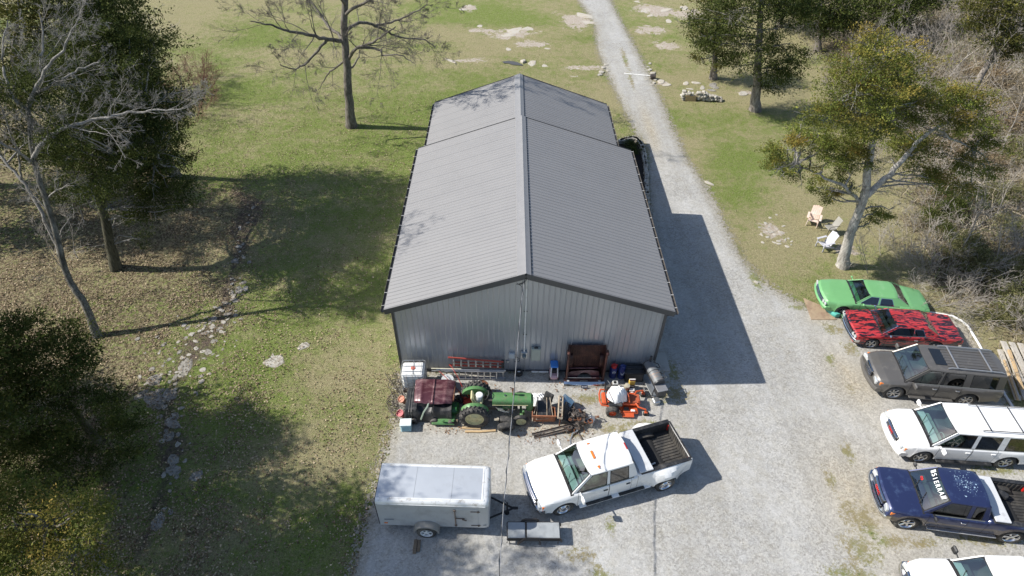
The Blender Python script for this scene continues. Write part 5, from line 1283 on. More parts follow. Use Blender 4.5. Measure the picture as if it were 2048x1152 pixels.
cedar("broad olive green cedar standing in the thicket at the top right corner", [b, aty(2010, 60, Y4), aty(2012, -40, Y4)], .25, [], [Bl(1990, 15, Y4, 1.9, 1.2), Bl(2035, 30, Y4, 1.9, 1.2), Bl(1960, 50, Y4, 1.3, .8), Bl(2000, 75, Y4-.5, 1.6, .9), Bl(2050, 80, Y4, 1.6, .9), Bl(2010, -40, Y4, 2.0, 1.3), Bl(1945, 15, Y4, 1.1, .7), Bl(2015, 110, Y4-.5, 1.0, .5)], pal_brown, 31, dens=56, size=.085, dead=4)

# ---- dark cedars on the left
Y5 = 25.2
def dY(py): return 25.2+max(0, 440-py)*.0155
def Bd(px, py, dy, r, rz=None): return Bl(px, py, dY(py)+dy, r, rz)
cedar("large dark cedar with dense crown on the left whose shadow crosses the lawn", [at(232, 537), aty(205, 420, dY(420)), aty(170, 300, dY(300)), aty(145, 170, dY(170)), aty(120, 20, dY(20)), aty(100, -90, dY(-90))], .23, [[.12, aty(195, 390, dY(390)), aty(250, 340, dY(340)-.5), aty(320, 330, dY(330)-.6)], [.10, aty(170, 300, dY(300)), aty(230, 240, dY(240)), aty(290, 210, dY(210))]],
      [Bd(330, 300, -.3, 1.35), Bd(360, 350, 0, 1.0), Bd(320, 380, .3, 1.2), Bd(270, 350, -.9, 1.2), Bd(280, 280, -.8, 1.35), Bd(350, 400, 0, .8), Bd(300, 430, .2, .9, .5), Bd(230, 300, -1.4, 1.3), Bd(220, 390, -1.2, 1.1, .6), Bd(150, 380, -1, 1.2, .7), Bd(170, 310, -1.5, 1.3), Bd(240, 220, -1, 1.4), Bd(290, 220, 0, 1.3), Bd(315, 250, .6, 1.25),
       Bd(190, 230, -1.4, 1.4), Bd(130, 250, -1.2, 1.4), Bd(120, 320, -1, 1.2, .8), Bd(250, 150, -.4, 1.4), Bd(200, 140, -1, 1.5), Bd(150, 160, -1, 1.5), Bd(270, 90, .2, 1.3), Bd(220, 60, -.3, 1.5), Bd(150, 70, -.6, 1.5), Bd(90, 160, 0, 1.5), Bd(80, 80, 0, 1.5), Bd(180, -20, 0, 1.5), Bd(110, -10, 0, 1.5), Bd(130, -100, 0, 1.2), Bd(280, 480, .4, .5, .3), Bd(80, 300, .5, 1.2), Bd(240, 440, 1.0, .8, .4),
       Bl(300, 330, 27.8, 1.4), Bl(240, 330, 28.6, 1.5), Bl(330, 260, 30.2, 1.5), Bl(260, 240, 31.5, 1.6), Bl(200, 300, 29.5, 1.6), Bl(300, 380, 26.8, 1.1), Bl(290, 180, 33.0, 1.4), Bl(350, 320, 28.0, 1.0), Bl(230, 170, 33.5, 1.5)]+[(Vector((x, y, z)), (1.2, 1.2, .85)) for y in (23.5, 25.5, 27.5, 29.5, 31.5) for x, z in ((-18.2, 9.6), (-19.6, 8.0), (-17.9, 6.8), (-19.8, 10.8))],
      pal_dark, 15, bark=bark_dark, dens=98, size=.062, dead=6)
Y6 = 34.2
b = aty(230, 60, Y6); b.z = 0
cedar("dark cedar behind the large left cedar with crown reaching the top edge", [b, aty(215, 150, Y6), aty(210, 20, Y6)], .25, [], [Bl(250, 20, Y6, 1.7, 1.2), Bl(280, 75, Y6, 1.6, 1.1), Bl(230, 110, Y6, 1.8, 1.2), Bl(290, 140, Y6, 1.3, .9), Bl(180, 60, Y6, 1.8, 1.2), Bl(250, 180, Y6, 1.6, 1.0), Bl(180, 0, Y6, 1.6, 1.2), Bl(240, -40, Y6, 1.3, 1.1), Bl(300, 190, Y6, .9, .6), Bl(190, 160, Y6, 1.5, 1.0)], pal_dark, 16, dens=56, size=.085, dead=2)
Y7 = 31
b = aty(40, 120, Y7); b.z = 0
cedar("olive cedar in the top left corner behind the pale bare tree", [b, aty(40, 200, Y7), aty(35, 40, Y7)], .25, [], [Bl(30, 40, Y7, 1.7, 1.2), Bl(70, 110, Y7, 1.5, 1.0), Bl(0, 110, Y7, 1.5, 1.0), Bl(40, 180, Y7, 1.7, 1.1), Bl(90, 30, Y7, 1.5, 1.1), Bl(10, 250, Y7, 1.5, .9), Bl(70, 290, Y7, 1.3, .8), Bl(-30, 180, Y7, 1.4, 1), Bl(40, -40, Y7, 1.5, 1.1)], pal_brown, 17, dens=34, size=.10, dead=2)
Y8 = 13.0
b = Vector((-16.8, 14.4, 0))
cedar("near black cedar at the left edge spreading over the leaf litter", [b, b+Vector((.1, 0, 1.8)), b+Vector((.2, -.1, 3.2))], .18, [],
      [Bl(60, 680, 15.0, 1.1), Bl(130, 690, 15.0, .95), Bl(20, 740, 14.8, 1.0), Bl(100, 760, 14.6, 1.2), Bl(170, 730, 15.0, .7, .45), Bl(180, 800, 14.2, 1.0), Bl(60, 840, 13.6, 1.1), Bl(140, 860, 13.2, 1.1), Bl(220, 860, 13.4, .8, .5), Bl(260, 900, 13.2, .6, .35), Bl(20, 900, 13.0, 1.0), Bl(120, 930, 12.2, 1.0, .6), Bl(200, 930, 12.6, .7, .4), Bl(40, 640, 15.4, .6), Bl(-40, 700, 15, 1.3), Bl(-50, 800, 14, 1.3), Bl(-40, 900, 13, 1.2), Bl(50, 780, 14, 1.2), Bl(110, 720, 14.6, 1.2), Bl(230, 810, 13.8, .8, .5), Bl(80, 900, 12.6, 1.2), Bl(160, 960, 12.0, .8, .5), Bl(20, 960, 12, 1.1), Bl(250, 850, 13.6, .6, .4), Bl(0, 680, 15.2, 1.1)],
      pal_dark, 18, bark=bark_dark, dens=135, size=.058, dead=0, twigs=0)
b = Vector((-13.6, 8.9, 0))
cedar("orange and olive cedar filling the bottom left corner", [b, b+Vector((.1, -.1, 3)), b+Vector((.3, -.3, 4.5))], .16, [],
      [Bl(150, 1010, 8.6, .85), Bl(60, 1040, 8.5, 1.0), Bl(170, 1060, 8.3, .75), Bl(110, 1100, 7.9, 1.0), Bl(20, 1110, 7.8, 1.0), Bl(185, 1120, 8.0, .6), Bl(30, 1000, 9.0, .9), Bl(100, 1050, 8.8, .9), Bl(100, 1180, 7.4, 1.1), Bl(-30, 1060, 8.2, 1.1), Bl(-40, 1160, 7.4, 1.1), Bl(190, 1180, 7.4, .8)],
      pal_orange, 19, dens=150, size=.052, dead=0, twigs=.2)
# one more, out of frame to the lower left: its crown throws the dappled shade over the bottom of the lawn and the trailer
b = Vector((-19.2, 9.9, 0)); rs_t = np.random.RandomState(88)
bl_t = [(Vector((-19.2+(z-5)*.22+rs_t.uniform(-2.2, 2.0), 11.4+rs_t.uniform(-1.6, 1.0), z)), (1.15, 1.15, .8)) for z in np.linspace(4.5, 14.6, 34)]+[(Vector((-19.5+rs_t.uniform(-1.5, 2.4), 10.9+rs_t.uniform(-1.9, 1.9), z)), (1.2, 1.2, .8)) for z in np.linspace(4, 12.5, 18)]
cedar("tall cedar just outside the left of the photo shading the trailer and lower lawn", [b, b+Vector((.6, .1, 6)), b+Vector((1.6, .2, 13))], .32, [], bl_t, pal_dark, 41, dens=40, size=.10, dead=2)

for k, (x, y, hh, lb) in enumerate(((-31.5, 28.5, 11, "dark cedar outside the left edge shading the woods behind the pale bare tree"), (-33, 33, 12, "farther dark cedar outside the left edge beyond the woods"), (-24.5, 15.6, 12.4, "dark cedar outside the left edge shading the lower rocky band"))):
    b = Vector((x, y, 0)); rs_t = np.random.RandomState(90+k)
    cedar(lb, [b, b+Vector((.2, .1, hh*.5)), b+Vector((.4, .2, hh*.9))], .28, [], [(Vector((x+rs_t.uniform(-1.9, 1.9)*(1.15-z/hh*.7), y+rs_t.uniform(-1.9, 1.9)*(1.15-z/hh*.7), z)), (1.3, 1.3, .9)) for z in np.linspace(3, hh, 22)], pal_dark, 42+k, dens=30, size=.12, dead=0, twigs=0)
# ---- bare hardwoods
HAB = dict(seg=.45, wig=.16, nb=[0, 8, 7, 5], rmin=.005, up=.03)
def bare(label, limbs, bark, seed, extra=1.0, name="bare_tree", hab=HAB, lv=2, group=None, tbark=None):
    """limbs: list of (r0, r1, points, density); the first is the trunk"""
    rng = np.random.RandomState(seed); base = Vector(limbs[0][2][0]); sub = np.array(tuple(base)); t = thing(name, label, "tree", base, group=group)
    tr_ = []; br = []
    for i, (r0, r1, pts, dn) in enumerate(limbs):
        P = limb_path(pts, 5, rng, .03 if i else .015)-sub
        if i == 0: P[0, 2] -= .15
        (tr_ if i == 0 else br).append((P, taper(len(P), r0, r1, r0*.5 if i == 0 else 0), 10 if i == 0 else 7))
        seglen = np.linalg.norm(np.diff(P, axis=0), axis=1).sum(); nb = int(seglen*dn*extra)
        for k in range(nb):
            u = rng.uniform(.12 if i else .45, 1)*(len(P)-1); j = min(len(P)-2, int(u)); q = P[j]+(P[j+1]-P[j])*(u-j)
            d = P[j+1]-P[j]; d /= np.linalg.norm(d); rv = rng.normal(0, 1, 3); rv -= d*(rv@d); rv /= np.linalg.norm(rv); a = rng.uniform(.5, 1.0)
            grow(rng, q, d*math.cos(a)+rv*math.sin(a)+np.array([0, 0, .12]), rng.uniform(*hab.get('len', (.9, 2.1)))*(1.1-.4*u/len(P)), max(.012, (r0+(r1-r0)*u/len(P))*.35), lv+(1 if rng.uniform() < .6 else 0), br, hab)
    tubes_obj("trunk", tr_, tbark or bark, t); tubes_obj("branch", br, bark, t); return t
YO = 41.06
def o_(px, py, dy=0): return aty(px, py, YO+dy)
bare("large bare spreading hardwood on the lawn behind the barn", [
    (.31, .14, [at(703, 253), o_(697, 190), o_(693, 120), o_(688, 60), o_(690, 0), o_(680, -90), o_(675, -170)], .5),
    (.15, .03, [o_(688, 84), o_(655, 78, -.8), o_(615, 68, -1.4), o_(575, 62, -2.0), o_(540, 50, -2.5), o_(500, 42, -2.8)], 2.6),
    (.10, .025, [o_(655, 78, -.8), o_(620, 118, -1.2), o_(590, 138, -1.5), o_(560, 130, -2)], 2.0),
    (.12, .03, [o_(694, 60), o_(720, 45, .8), o_(750, 52, 1.4), o_(775, 62, 1.6), o_(800, 75, 2.0), o_(850, 80, 2.4), o_(870, 95, 2.4)], 2.6),
    (.09, .02, [o_(750, 52, 1.4), o_(790, 42, 1.8), o_(830, 25, 2.0), o_(855, 10, 2.2)], 2.4),
    (.12, .03, [o_(698, 118), o_(715, 95, -1.0), o_(745, 85, -1.5), o_(768, 68, -1.8), o_(790, 55, -2)], 2.2),
    (.09, .02, [o_(715, 96, -1.0), o_(760, 98, -1.6), o_(765, 110, -1.8), o_(800, 110, -2.2), o_(830, 128, -2.6)], 2.0),
    (.08, .02, [o_(698, 140), o_(716, 118, 1), o_(718, 100, 1.4)], 1.5),
    (.08, .02, [o_(690, 122), o_(665, 140, .6), o_(650, 158, .8), o_(636, 180, 1.0)], 2.0),
    (.12, .03, [o_(685, 78), o_(655, 50, 1.5), o_(635, 20, 2.4), o_(610, -10, 3.2), o_(590, -50, 3.6)], 2.6),
    (.11, .03, [o_(690, 30), o_(720, 10, -1.5), o_(760, -10, -2.4), o_(800, -40, -3)], 2.6),
    (.11, .03, [o_(690, 10), o_(665, -30, -1.5), o_(640, -80, -2.4), o_(610, -120, -3)], 2.6),
    (.11, .03, [o_(688, -20), o_(720, -60, 1.2), o_(760, -100, 2), o_(800, -130, 2.5)], 2.6),
    (.09, .03, [o_(683, -70), o_(660, -120, 1), o_(640, -170, 1.6)], 2.6), (.09, .03, [o_(680, -90), o_(710, -140, -1), o_(730, -190, -1.5)], 2.6)], bark_oak, 51, extra=.75, hab=dict(seg=.5, wig=.13, nb=[0, 9, 6, 5], rmin=.006, up=.03, len=(1.5, 3.4)))
YB1 = 20.25
def l_(px, py, dy=0): return aty(px, py, YB1+max(0, 672-py)*.0075+dy)
bare("pale grey forked bare tree with a long side limb before the large dark cedar", [
    (.165, .08, [at(195, 672), l_(165, 600), l_(136, 555), l_(107, 450), l_(75, 350), l_(62, 280), l_(58, 209)], .6),
    (.10, .025, [l_(66, 318), l_(95, 275, -.3), l_(150, 250, -.6), l_(230, 230, -.8), l_(300, 222, -.8), l_(368, 216, -.8)], 2.8),
    (.09, .02, [l_(58, 209), l_(75, 185, .3), l_(110, 165, .6), l_(160, 140, .9), l_(200, 120, 1)], 2.8),
    (.08, .02, [l_(58, 209), l_(90, 140, -.5), l_(130, 90, -.8), l_(160, 30, -1)], 2.6),
    (.08, .02, [l_(59, 225), l_(25, 190, -.4), l_(5, 120, -.6), l_(15, 40, -.8)], 2.6),
    (.07, .02, [l_(72, 170, .3), l_(85, 100, .8), l_(80, 30, 1)], 2.4),
    (.10, .045, [l_(137, 556), l_(112, 490, .3), l_(85, 425, .5), l_(50, 370, .7), l_(12, 325, .9), l_(-25, 280, 1)], .8), (.05, .02, [l_(42, 358, .7), l_(35, 300, .3), l_(10, 240, 0), l_(-10, 180, 0)], 2.4), (.05, .02, [l_(15, 325, .9), l_(50, 290, 1.3), l_(80, 250, 1.6)], 2.2),
    (.07, .02, [l_(68, 330), l_(30, 300, -.6), l_(-10, 280, -1), l_(-50, 240, -1)], 2.4)], bark_pale, 52, extra=.95, tbark=barkmat("mottled_mossy_bark", (.07, .065, .05), (.27, .26, .23)), hab=dict(seg=.45, wig=.19, nb=[0, 7, 6, 5], rmin=.004, up=.03, len=(1.0, 2.6)))
rngb = np.random.RandomState(61)
def sapling(seed, H, spread, nb, lvl=3, bark=bark_twig, hab=None, stems=1, rr=.05):
    rng = np.random.RandomState(seed); out = []; hb = dict(seg=.5, wig=.10, nb=[0, 4, 5, nb], rmin=.008, up=.03, t0=.15); hb.update(hab or {})
    for k in range(stems):
        a = rng.uniform(0, 6.28); grow(rng, np.array([math.cos(a), math.sin(a), 0])*(.12*stems), np.array([math.cos(a)*spread, math.sin(a)*spread, 1]), H*rng.uniform(.8, 1), rr, lvl, out, hb)
    V, F = polytubes(out); me = bpy.data.meshes.new("bare_tree"); me.vertices.add(len(V)); me.vertices.foreach_set("co", V.astype(np.float32).ravel()); me.loops.add(F.size); me.loops.foreach_set("vertex_index", F.astype(np.int32).ravel())
    me.polygons.add(len(F)); me.polygons.foreach_set("loop_start", np.arange(0, F.size, 4, dtype=np.int32)); me.update(calc_edges=True); me.materials.append(bark); return me
SAP = [sapling(100+i, 6.5+i*.4, .18, 9) for i in range(5)]+[sapling(110+i, 4.6, .35, 7, stems=3, rr=.035) for i in range(4)]
reddish = barkmat("reddish_brush_bark", (.13, .065, .05), (.32, .18, .14)); BUSH = [sapling(130+i, 1.9, .75, 5, lvl=2, stems=14, rr=.016, bark=reddish if i == 0 else bark_twig, hab=dict(rmin=.006, seg=.3, nb=[0, 5, 6])) for i in range(4)]
def put(me, name, x, y, s, label, cat, group, rz=None, tilt=.08):
    o = link(name, me); o.location = (x, y, -.05); o.scale = (s, s, s*rngb.uniform(.9, 1.15)); o.rotation_euler = (rngb.normal(0, tilt), rngb.normal(0, tilt), rngb.uniform(0, 6.28) if rz is None else rz)
    return tag(o, label, cat, group)
TH = np.array(THICK); n_ = 0; placed = []
GT = "bare grey saplings crowding the thicket on the right"
while n_ < 150:
    x = rngb.uniform(22, 62); y = rngb.uniform(21, 76)
    if polydist(np.array([x]), np.array([y]), THICK)[0] < 1.2: continue
    if any((x-a)**2+(y-b_)**2 < 1.7 for a, b_ in placed): continue
    if x > 30+(y-9)*.55+6: continue
    placed.append((x, y)); n_ += 1
    put(SAP[rngb.randint(len(SAP))], "bare_tree", x, y, rngb.uniform(.62, 1.05), "bare grey sapling among the crowded leafless trees of the right-hand thicket", "tree", GT)
for (px, py, s, lab) in ((2000, 560, .95, "bare multi-stemmed tree with pale leaning trunks at the right edge above the parked row"), (1870, 200, 1.15, "slender bare tree standing behind the leaning orange cedar"), (1790, 60, 1.1, "pale bare tree with upright forks near the top of the thicket")):
    p = at(px, py); put(SAP[5 if s < 1 else 1], "bare_tree", p.x, p.y, s, lab, "tree", None, tilt=.02)
for i, (px, py, s) in enumerate(((330, 200, 1.0), (290, 250, .9), (355, 180, .85), (300, 120, 1.0))):
    p = at(px, py); put(SAP[(i+1) % 5], "bare_tree", p.x-1.0, p.y, s, "thin bare tree behind the dark left cedars at the lawn's edge", "tree", "thin bare trees behind the left cedars")
for i in range(16):
    p = at(rngb.uniform(-60, 200), rngb.uniform(430, 620)) if i < 4 else at(rngb.uniform(-200, 330), rngb.uniform(120, 330)); put(SAP[rngb.randint(9)], "bare_tree", p.x, p.y, rngb.uniform(.5, .8), "small bare tree in the shaded woods at the left", "tree", "small bare trees in the left woods")
GB = "leafless brush clumps along the thicket edge"
for i in range(46):
    for _ in range(60):
        x = rngb.uniform(20, 48); y = rngb.uniform(17, 66); d_ = polydist(np.array([x]), np.array([y]), THICK)[0]
        if -1.0 < d_ < 3.5 and x < 32+(y-9)*.5: break
    put(BUSH[1+rngb.randint(3)], "bush", x, y, rngb.uniform(.7, 1.3), "leafless tangled bush at the edge of the right-hand thicket", "bush", GB)
for i, (px, py, s) in enumerate(((385, 200, 1.1), (400, 175, 1.0), (372, 225, .9), (395, 215, .9), (365, 165, 1.2), (405, 205, .9), (388, 180, 1.0), (410, 188, .8), (378, 245, .8), (398, 230, .7))):
    p = at(px, py); put(BUSH[0], "bush", p.x-.8, p.y, s, "reddish leafless bush at the lawn's edge beyond the dark left cedar", "bush", "reddish bushes beyond the left cedar")
# small leafy evergreen shrubs near the parked row
def leafbush(seed, n, r, pal, size):
    rng = np.random.RandomState(seed); bl = [(Vector((rng.normal(0, r*.4), rng.normal(0, r*.4), r*.45+rng.uniform(0, r*.3))), (r*.55, r*.55, r*.4)) for _ in range(n)]
    return foliage(rng, bl, 75, pal, size)
def pal_olive(n, h, r, rng):
    a = np.array([.10, .12, .04]); b_ = np.array([.27, .25, .12]); t = rng.uniform(0, 1, (n, 1)); return a*(1-t)+b_*t
def pal_tan(n, h, r, rng):
    a = np.array([.15, .11, .07]); b_ = np.array([.36, .28, .17]); t = rng.uniform(0, 1, (n, 1)); return a*(1-t)+b_*t
LB = []
for i, pl in enumerate((pal_olive, pal_olive, pal_tan, pal_dark)):
    V, F, C_ = leafbush(200+i, 6, 1.15, pl, .05); o = colmesh("bush", V, F, C_, leafm); LB.append(o.data); bpy.data.objects.remove(o)
spots = [(1900, 520, 1.0, 0), (1950, 545, 1.1, 1), (2000, 600, 1.2, 0), (2040, 640, 1.2, 1), (1930, 500, .9, 1), (1985, 560, 1.0, 0), (2030, 570, 1.2, 1), (1880, 480, .8, 3), (1905, 440, 1.2, 3), (1860, 450, .9, 3), (1940, 420, 1.1, 3), (1900, 400, 1.0, 2), (1975, 640, .8, 0), (1860, 300, 1.2, 2), (1930, 330, 1.3, 2), (1990, 400, 1.3, 1), (2030, 480, 1.3, 0),
         (1700, 130, 1.2, 2), (1720, 190, 1.2, 3), (1760, 220, 1.1, 2), (1780, 130, 1.3, 3), (1990, 250, 1.4, 2), (1960, 160, 1.4, 2), (2040, 330, 1.4, 1)]
nmb = ["olive leafy shrub in the undergrowth beyond the parked row", "olive leafy shrub in the undergrowth beyond the parked row", "tan brown leafy bush deep in the right-hand thicket", "dark green briar bush in the thicket right of the leaning cedar"]
gpb = ["olive shrubs beyond the parked row", "olive shrubs beyond the parked row", "tan bushes in the thicket", "dark briar bushes in the thicket"]
for px, py, s, k in spots:
    p = at(px, py); put(LB[k], "bush", p.x, p.y, s, nmb[k], "bush", gpb[k], tilt=.03)

# ---- undergrowth, litter and grass: uncountable ground cover
def scatter(name, n, area, mask, pal, Lr, Wr, tiltz, z0, seed, label, m, grass=False):
    rng = np.random.RandomState(seed); x = rng.uniform(area[0], area[1], n*3); y = area[2]+(area[3]-area[2])*rng.uniform(0, 1, n*3)**1.5
    k = mask(x, y, rng)[:n*3]; x = x[k][:n]; y = y[k][:n]; n = len(x); z = relief(x, y)+z0
    a = rng.uniform(0, 2*PI, n); d = np.stack([np.cos(a), np.sin(a), rng.normal(0, tiltz, n)], -1)
    if grass: d = np.stack([np.cos(a)*.5, np.sin(a)*.5, np.ones(n)], -1)*rng.uniform(.5, 1.3, (n, 1))
    sd = np.stack([-np.sin(a), np.cos(a), rng.normal(0, tiltz, n)], -1); kk = rng.uniform(.55, 1.25, (n, 1)); L = rng.uniform(*Lr, (n, 1))*kk; W = rng.uniform(*Wr, (n, 1))*kk; p = np.stack([x, y, z], -1)
    if grass: q = np.stack([p-sd*W*.5, p+sd*W*.5, p+d*L+sd*W*.1, p+d*L-sd*W*.1], 1)
    else: q = np.stack([p-d*L*.5, p+sd*W*.5, p+d*L*.5, p-sd*W*.5], 1); q[:, :, 2] += rng.uniform(0, .03, (n, 1))+np.maximum(0, -(q[:, :, 2]-p[:, None, 2]).min(1))[:, None]
    c = pal(n, None, None, rng)*rng.uniform(.7, 1.3, (n, 1)); o = colmesh(name, q.reshape(-1, 3), np.arange(n*4).reshape(-1, 4), np.repeat(c, 4, 0), m)
    return tag(o, label, name.replace('_', ' '), kind="stuff")
inbarn = lambda x, y: (x > XC-HW_-.1) & (x < XC+HW_+.1) & (y > YF-.1) & (y < YE+.1)
def m_leaf(x, y, rng):
    g, l, s_, r = zones(x, y); return (rng.uniform(0, 1, len(x)) < (.05+.9*l+.18*(x < -3))*np.clip((vnoise(x, y, 1.3, 4, 5)-.34)*4.5, .12, 1.2)) & ~inbarn(x, y) & ~((polydist(x, y, GRAVEL) > .2))
def pal_leaf(n, h, r, rng):
    a = np.array([.12, .075, .045]); b_ = np.array([.55, .45, .31]); t = rng.uniform(0, 1, (n, 1))**1.3; return a*(1-t)+b_*t
scatter("leaf_litter", 105000, (-27, 4, 7, 46), m_leaf, pal_leaf, (.04, .105), (.03, .07), .35, .012, 71, "dry tan oak leaves scattered over the lawn and woodland floor", litterm)
def m_grass(x, y, rng):
    g, l, s_, r = zones(x, y); return (rng.uniform(0, 1, len(x)) < .25+g-.6*l-r) & ~inbarn(x, y) & ~(polydist(x, y, GRAVEL) > .15)
def pal_grass(n, h, r, rng):
    a = np.array([.09, .14, .03]); b_ = np.array([.34, .31, .17]); t = rng.uniform(0, 1, (n, 1)); return a*(1-t)+b_*t
scatter("grass", 110000, (-30, 34, 7, 62), m_grass, pal_grass, (.04, .11), (.012, .03), .3, 0, 72, "short winter grass blades over the lawn", twigm, grass=True)
def m_weed(x, y, rng): return (blob_field(x, y, WEEDS) > rng.uniform(.25, 1.3, len(x))) & (polydist(x, y, GRAVEL) > -.3) & (vnoise(x, y, .5, 3, 4) > .45) & ~inbarn(x, y)
def pal_weed(n, h, r, rng):
    a = np.array([.06, .11, .02]); b_ = np.array([.24, .21, .11]); t = rng.uniform(0, 1, (n, 1)); return a*(1-t)+b_*t
scatter("weeds", 26000, (0, 24, 7, 40), m_weed, pal_weed, (.03, .10), (.012, .035), .3, .02, 73, "low green and brown weeds coming up through the gravel", twigm, grass=True)
# junk-yard leaves and woodland undergrowth
JUNK = [lum(1160, 775, 1.6, .35), lum(1080, 870, 1.1, .5), lum(960, 800, 1.6, .8), lum(1150, 870, .9, .35), lum(900, 860, 1.4, .25), lum(1060, 740, 2.4, .25), lum(1280, 745, .9, .3)]
scatter("fallen_leaves", 2600, (-6, 8, 13, 18.2), lambda x, y, rng: blob_field(x, y, JUNK) > rng.uniform(.2, 1.0, len(x)), lambda n, h, r, rng: np.array([.22, .12, .06])*rng.uniform(.6, 1.6, (n, 1)), (.04, .10), (.03, .06), .3, .045, 74, "rust brown leaves drifted among the junk by the barn wall", litterm)
rng = np.random.RandomState(75); n = 90000; x = rng.uniform(20, 66, n*2); y = rng.uniform(15, 78, n*2); k = (polydist(x, y, THICK) > rng.uniform(-1.2, 2.5, n*2)) & (x < 38+(y-9)*.55); x = x[k][:n]; y = y[k][:n]; n = len(x)
hgt = 1.5*vnoise(x, y, 3, 3, 9)*np.clip((polydist(x, y, THICK)+1)/3, .15, 1)
p = np.stack([x, y, rng.uniform(0, 1, n)*hgt], -1); d = rng.normal(0, 1, (n, 3)); d[:, 2] = np.abs(d[:, 2])*.9; d /= np.linalg.norm(d, axis=1)[:, None]; sd = np.cross(d, rng.normal(0, 1, (n, 3))); sd /= np.linalg.norm(sd, axis=1)[:, None]
L = rng.uniform(.15, .8, (n, 1)); W = rng.uniform(.008, .022, (n, 1)); q = np.stack([p-sd*W, p+sd*W, p+d*L+sd*W*.4, p+d*L-sd*W*.4], 1)
cl = np.array([.25, .215, .16])*rng.uniform(.5, 1.8, (n, 1)); gm = (rng.uniform(0, 1, (n, 1)) < .22*(vnoise(x, y, 5, 3, 12) > .5)[:, None]); cl = np.where(gm, np.array([.12, .15, .05])*rng.uniform(.6, 1.6, (n, 1)), cl)
tag(colmesh("undergrowth", q.reshape(-1, 3), np.arange(n*4).reshape(-1, 4), np.repeat(cl, 4, 0), twigm), "tangle of dry brown and green undergrowth filling the right-hand thicket", "undergrowth", kind="stuff")
# ================================================================== JUNK ALONG THE WALL
jd = mat("tractor_green", (.095, .235, .085), .45, .1, .12, 4, dirt=(.17, .19, .11), dirt_amt=.35, dirt_scale=5)
jdd = mat("dark_green_enamel", (.02, .10, .03), .4, .1, .2, 4)
jy = mat("faded_yellow_enamel", (.66, .62, .36), .5, .05, .1, 5, dirt=(.45, .38, .22), dirt_amt=.3, dirt_scale=8)
rust = mat("rusty_steel", (.20, .085, .04), .85, .2, .3, 6, .3, 30, dirt=(.10, .045, .03), dirt_amt=.6, dirt_scale=4)
rusto = mat("orange_rusted_sheet", (.42, .17, .09), .75, .1, .2, 5, dirt=(.24, .11, .06), dirt_amt=.5, dirt_scale=4)
steel = mat("grimy_steel", (.11, .10, .095), .6, .5, .3, 8, dirt=(.18, .12, .08), dirt_amt=.4, dirt_scale=8)
alum = mat("dull_aluminium", (.58, .59, .60), .35, .85, .08, 6)
whitep = mat("white_plastic", (.76, .77, .76), .4, vary=.04, dirt=(.45, .44, .40), dirt_amt=.3, dirt_scale=6)
tarp_w = mat("white_tarp", (.74, .75, .76), .55, vary=.04, dirt=(.5, .5, .5), dirt_amt=.2, dirt_scale=3)
maroon = mat("oxidised_maroon_paint", (.085, .026, .035), .32, .15, .15, 2, coat=.3, dirt=(.24, .14, .14), dirt_amt=.4, dirt_scale=2, streak=(1, 3, 1))
orange = mat("mower_orange", (.55, .095, .03), .4, .05, .08, coat=.2, dirt=(.30, .10, .05), dirt_amt=.2, dirt_scale=6)
timber = mat("new_timber", (.50, .36, .20), .8, 0, .15, 3, streak=(1, 8, 8), dirt=(.30, .20, .11), dirt_amt=.3)
grey_t = mat("silvered_timber", (.46, .43, .38), .85, 0, .12, 3, .3, 25, streak=(1, 8, 8), dirt=(.28, .25, .20), dirt_amt=.4)

# --- caged tote
t = thing("storage_tote", "white plastic tank in a metal cage at the barn's left front corner", "tank", (-4.04, 17.42, 0), .02)
q = MB(); q.box((0, 0, .68), (.94, .80, .94), ch=.07); q.box((0, 0, 1.15), (.72, .62, .03), ch=.012); q.build("tank", whitep, t)
q = MB(); q.lathe([(0, 1.20), (.085, 1.20), (.10, 1.18), (.10, 1.14)], 'Z', 16); q.build("cap", mat("faded_red_plastic", (.50, .13, .09), .6), t)
q = MB()
def ringr(z, a=.50, b=.43, r=.014):
    q.tube([(-a, -b+.06, z), (-a, b-.06, z), (-a+.06, b, z), (a-.06, b, z), (a, b-.06, z), (a, -b+.06, z), (a-.06, -b, z), (-a+.06, -b, z), (-a, -b+.06, z)], r, 6)
for z in (.2, .45, .7, .95, 1.19): ringr(z)
for x in (-.5, -.25, 0, .25, .5):
    for y in (-.43, .43): q.cyl((x, y, .15), (x, y, 1.19), .012, 6)
for y in (-.2, .1): q.cyl((-.5, y, 1.20), (.5, y, 1.20), .012, 6)
q.cyl((0, -.43, 1.205), (0, .43, 1.205), .012, 6)
q.build("cage", alum, t); q = MB(); q.box((0, 0, .09), (1.02, .9, .1)); q.build("base", steel, t)
# --- black liner over a mower, maroon hood on top
t = thing("bed_liner", "large black moulded plastic bed liner lying over the green mower", "bed liner", (-3.25, 16.1, .12))
q = MB()
def lin_(u, v):
    x = -1.02+2.0*u; y = -.72+1.25*v; z = .62+.04*math.sin(u*5)+.05*v
    if v < .12: z -= .50*(1-v/.12)
    if u < .03: z -= .3*(1-u/.03)
    if .28 < u < .62 and v < .34: z -= .30*math.sin((u-.28)/.34*PI)**.4*(1-abs(v-.17)/.17*.4)
    if u > .62: z -= .10*math.sin((u-.62)/.38*PI)
    return (x, y, z)
q.grid(lin_, 40, 28); q.build("shell", blackm, t, 40); q = MB()
for x in (-.78, -.68): q.tube([(x, -.73, .12), (x, -.66, .60), (x, -.5, .655), (x, .45, .70)], .018, 5)
q.build("moulded_rib", blackm, t)
q = MB(); q.tube([(.05, -.24, .80), (-.02, -.45, .68), (-.16, -.68, .60), (-.3, -.78, .22)], .035, 6, flat=.25); q.build("strap", mat("faded_green_strap", (.22, .27, .22), .8), t)
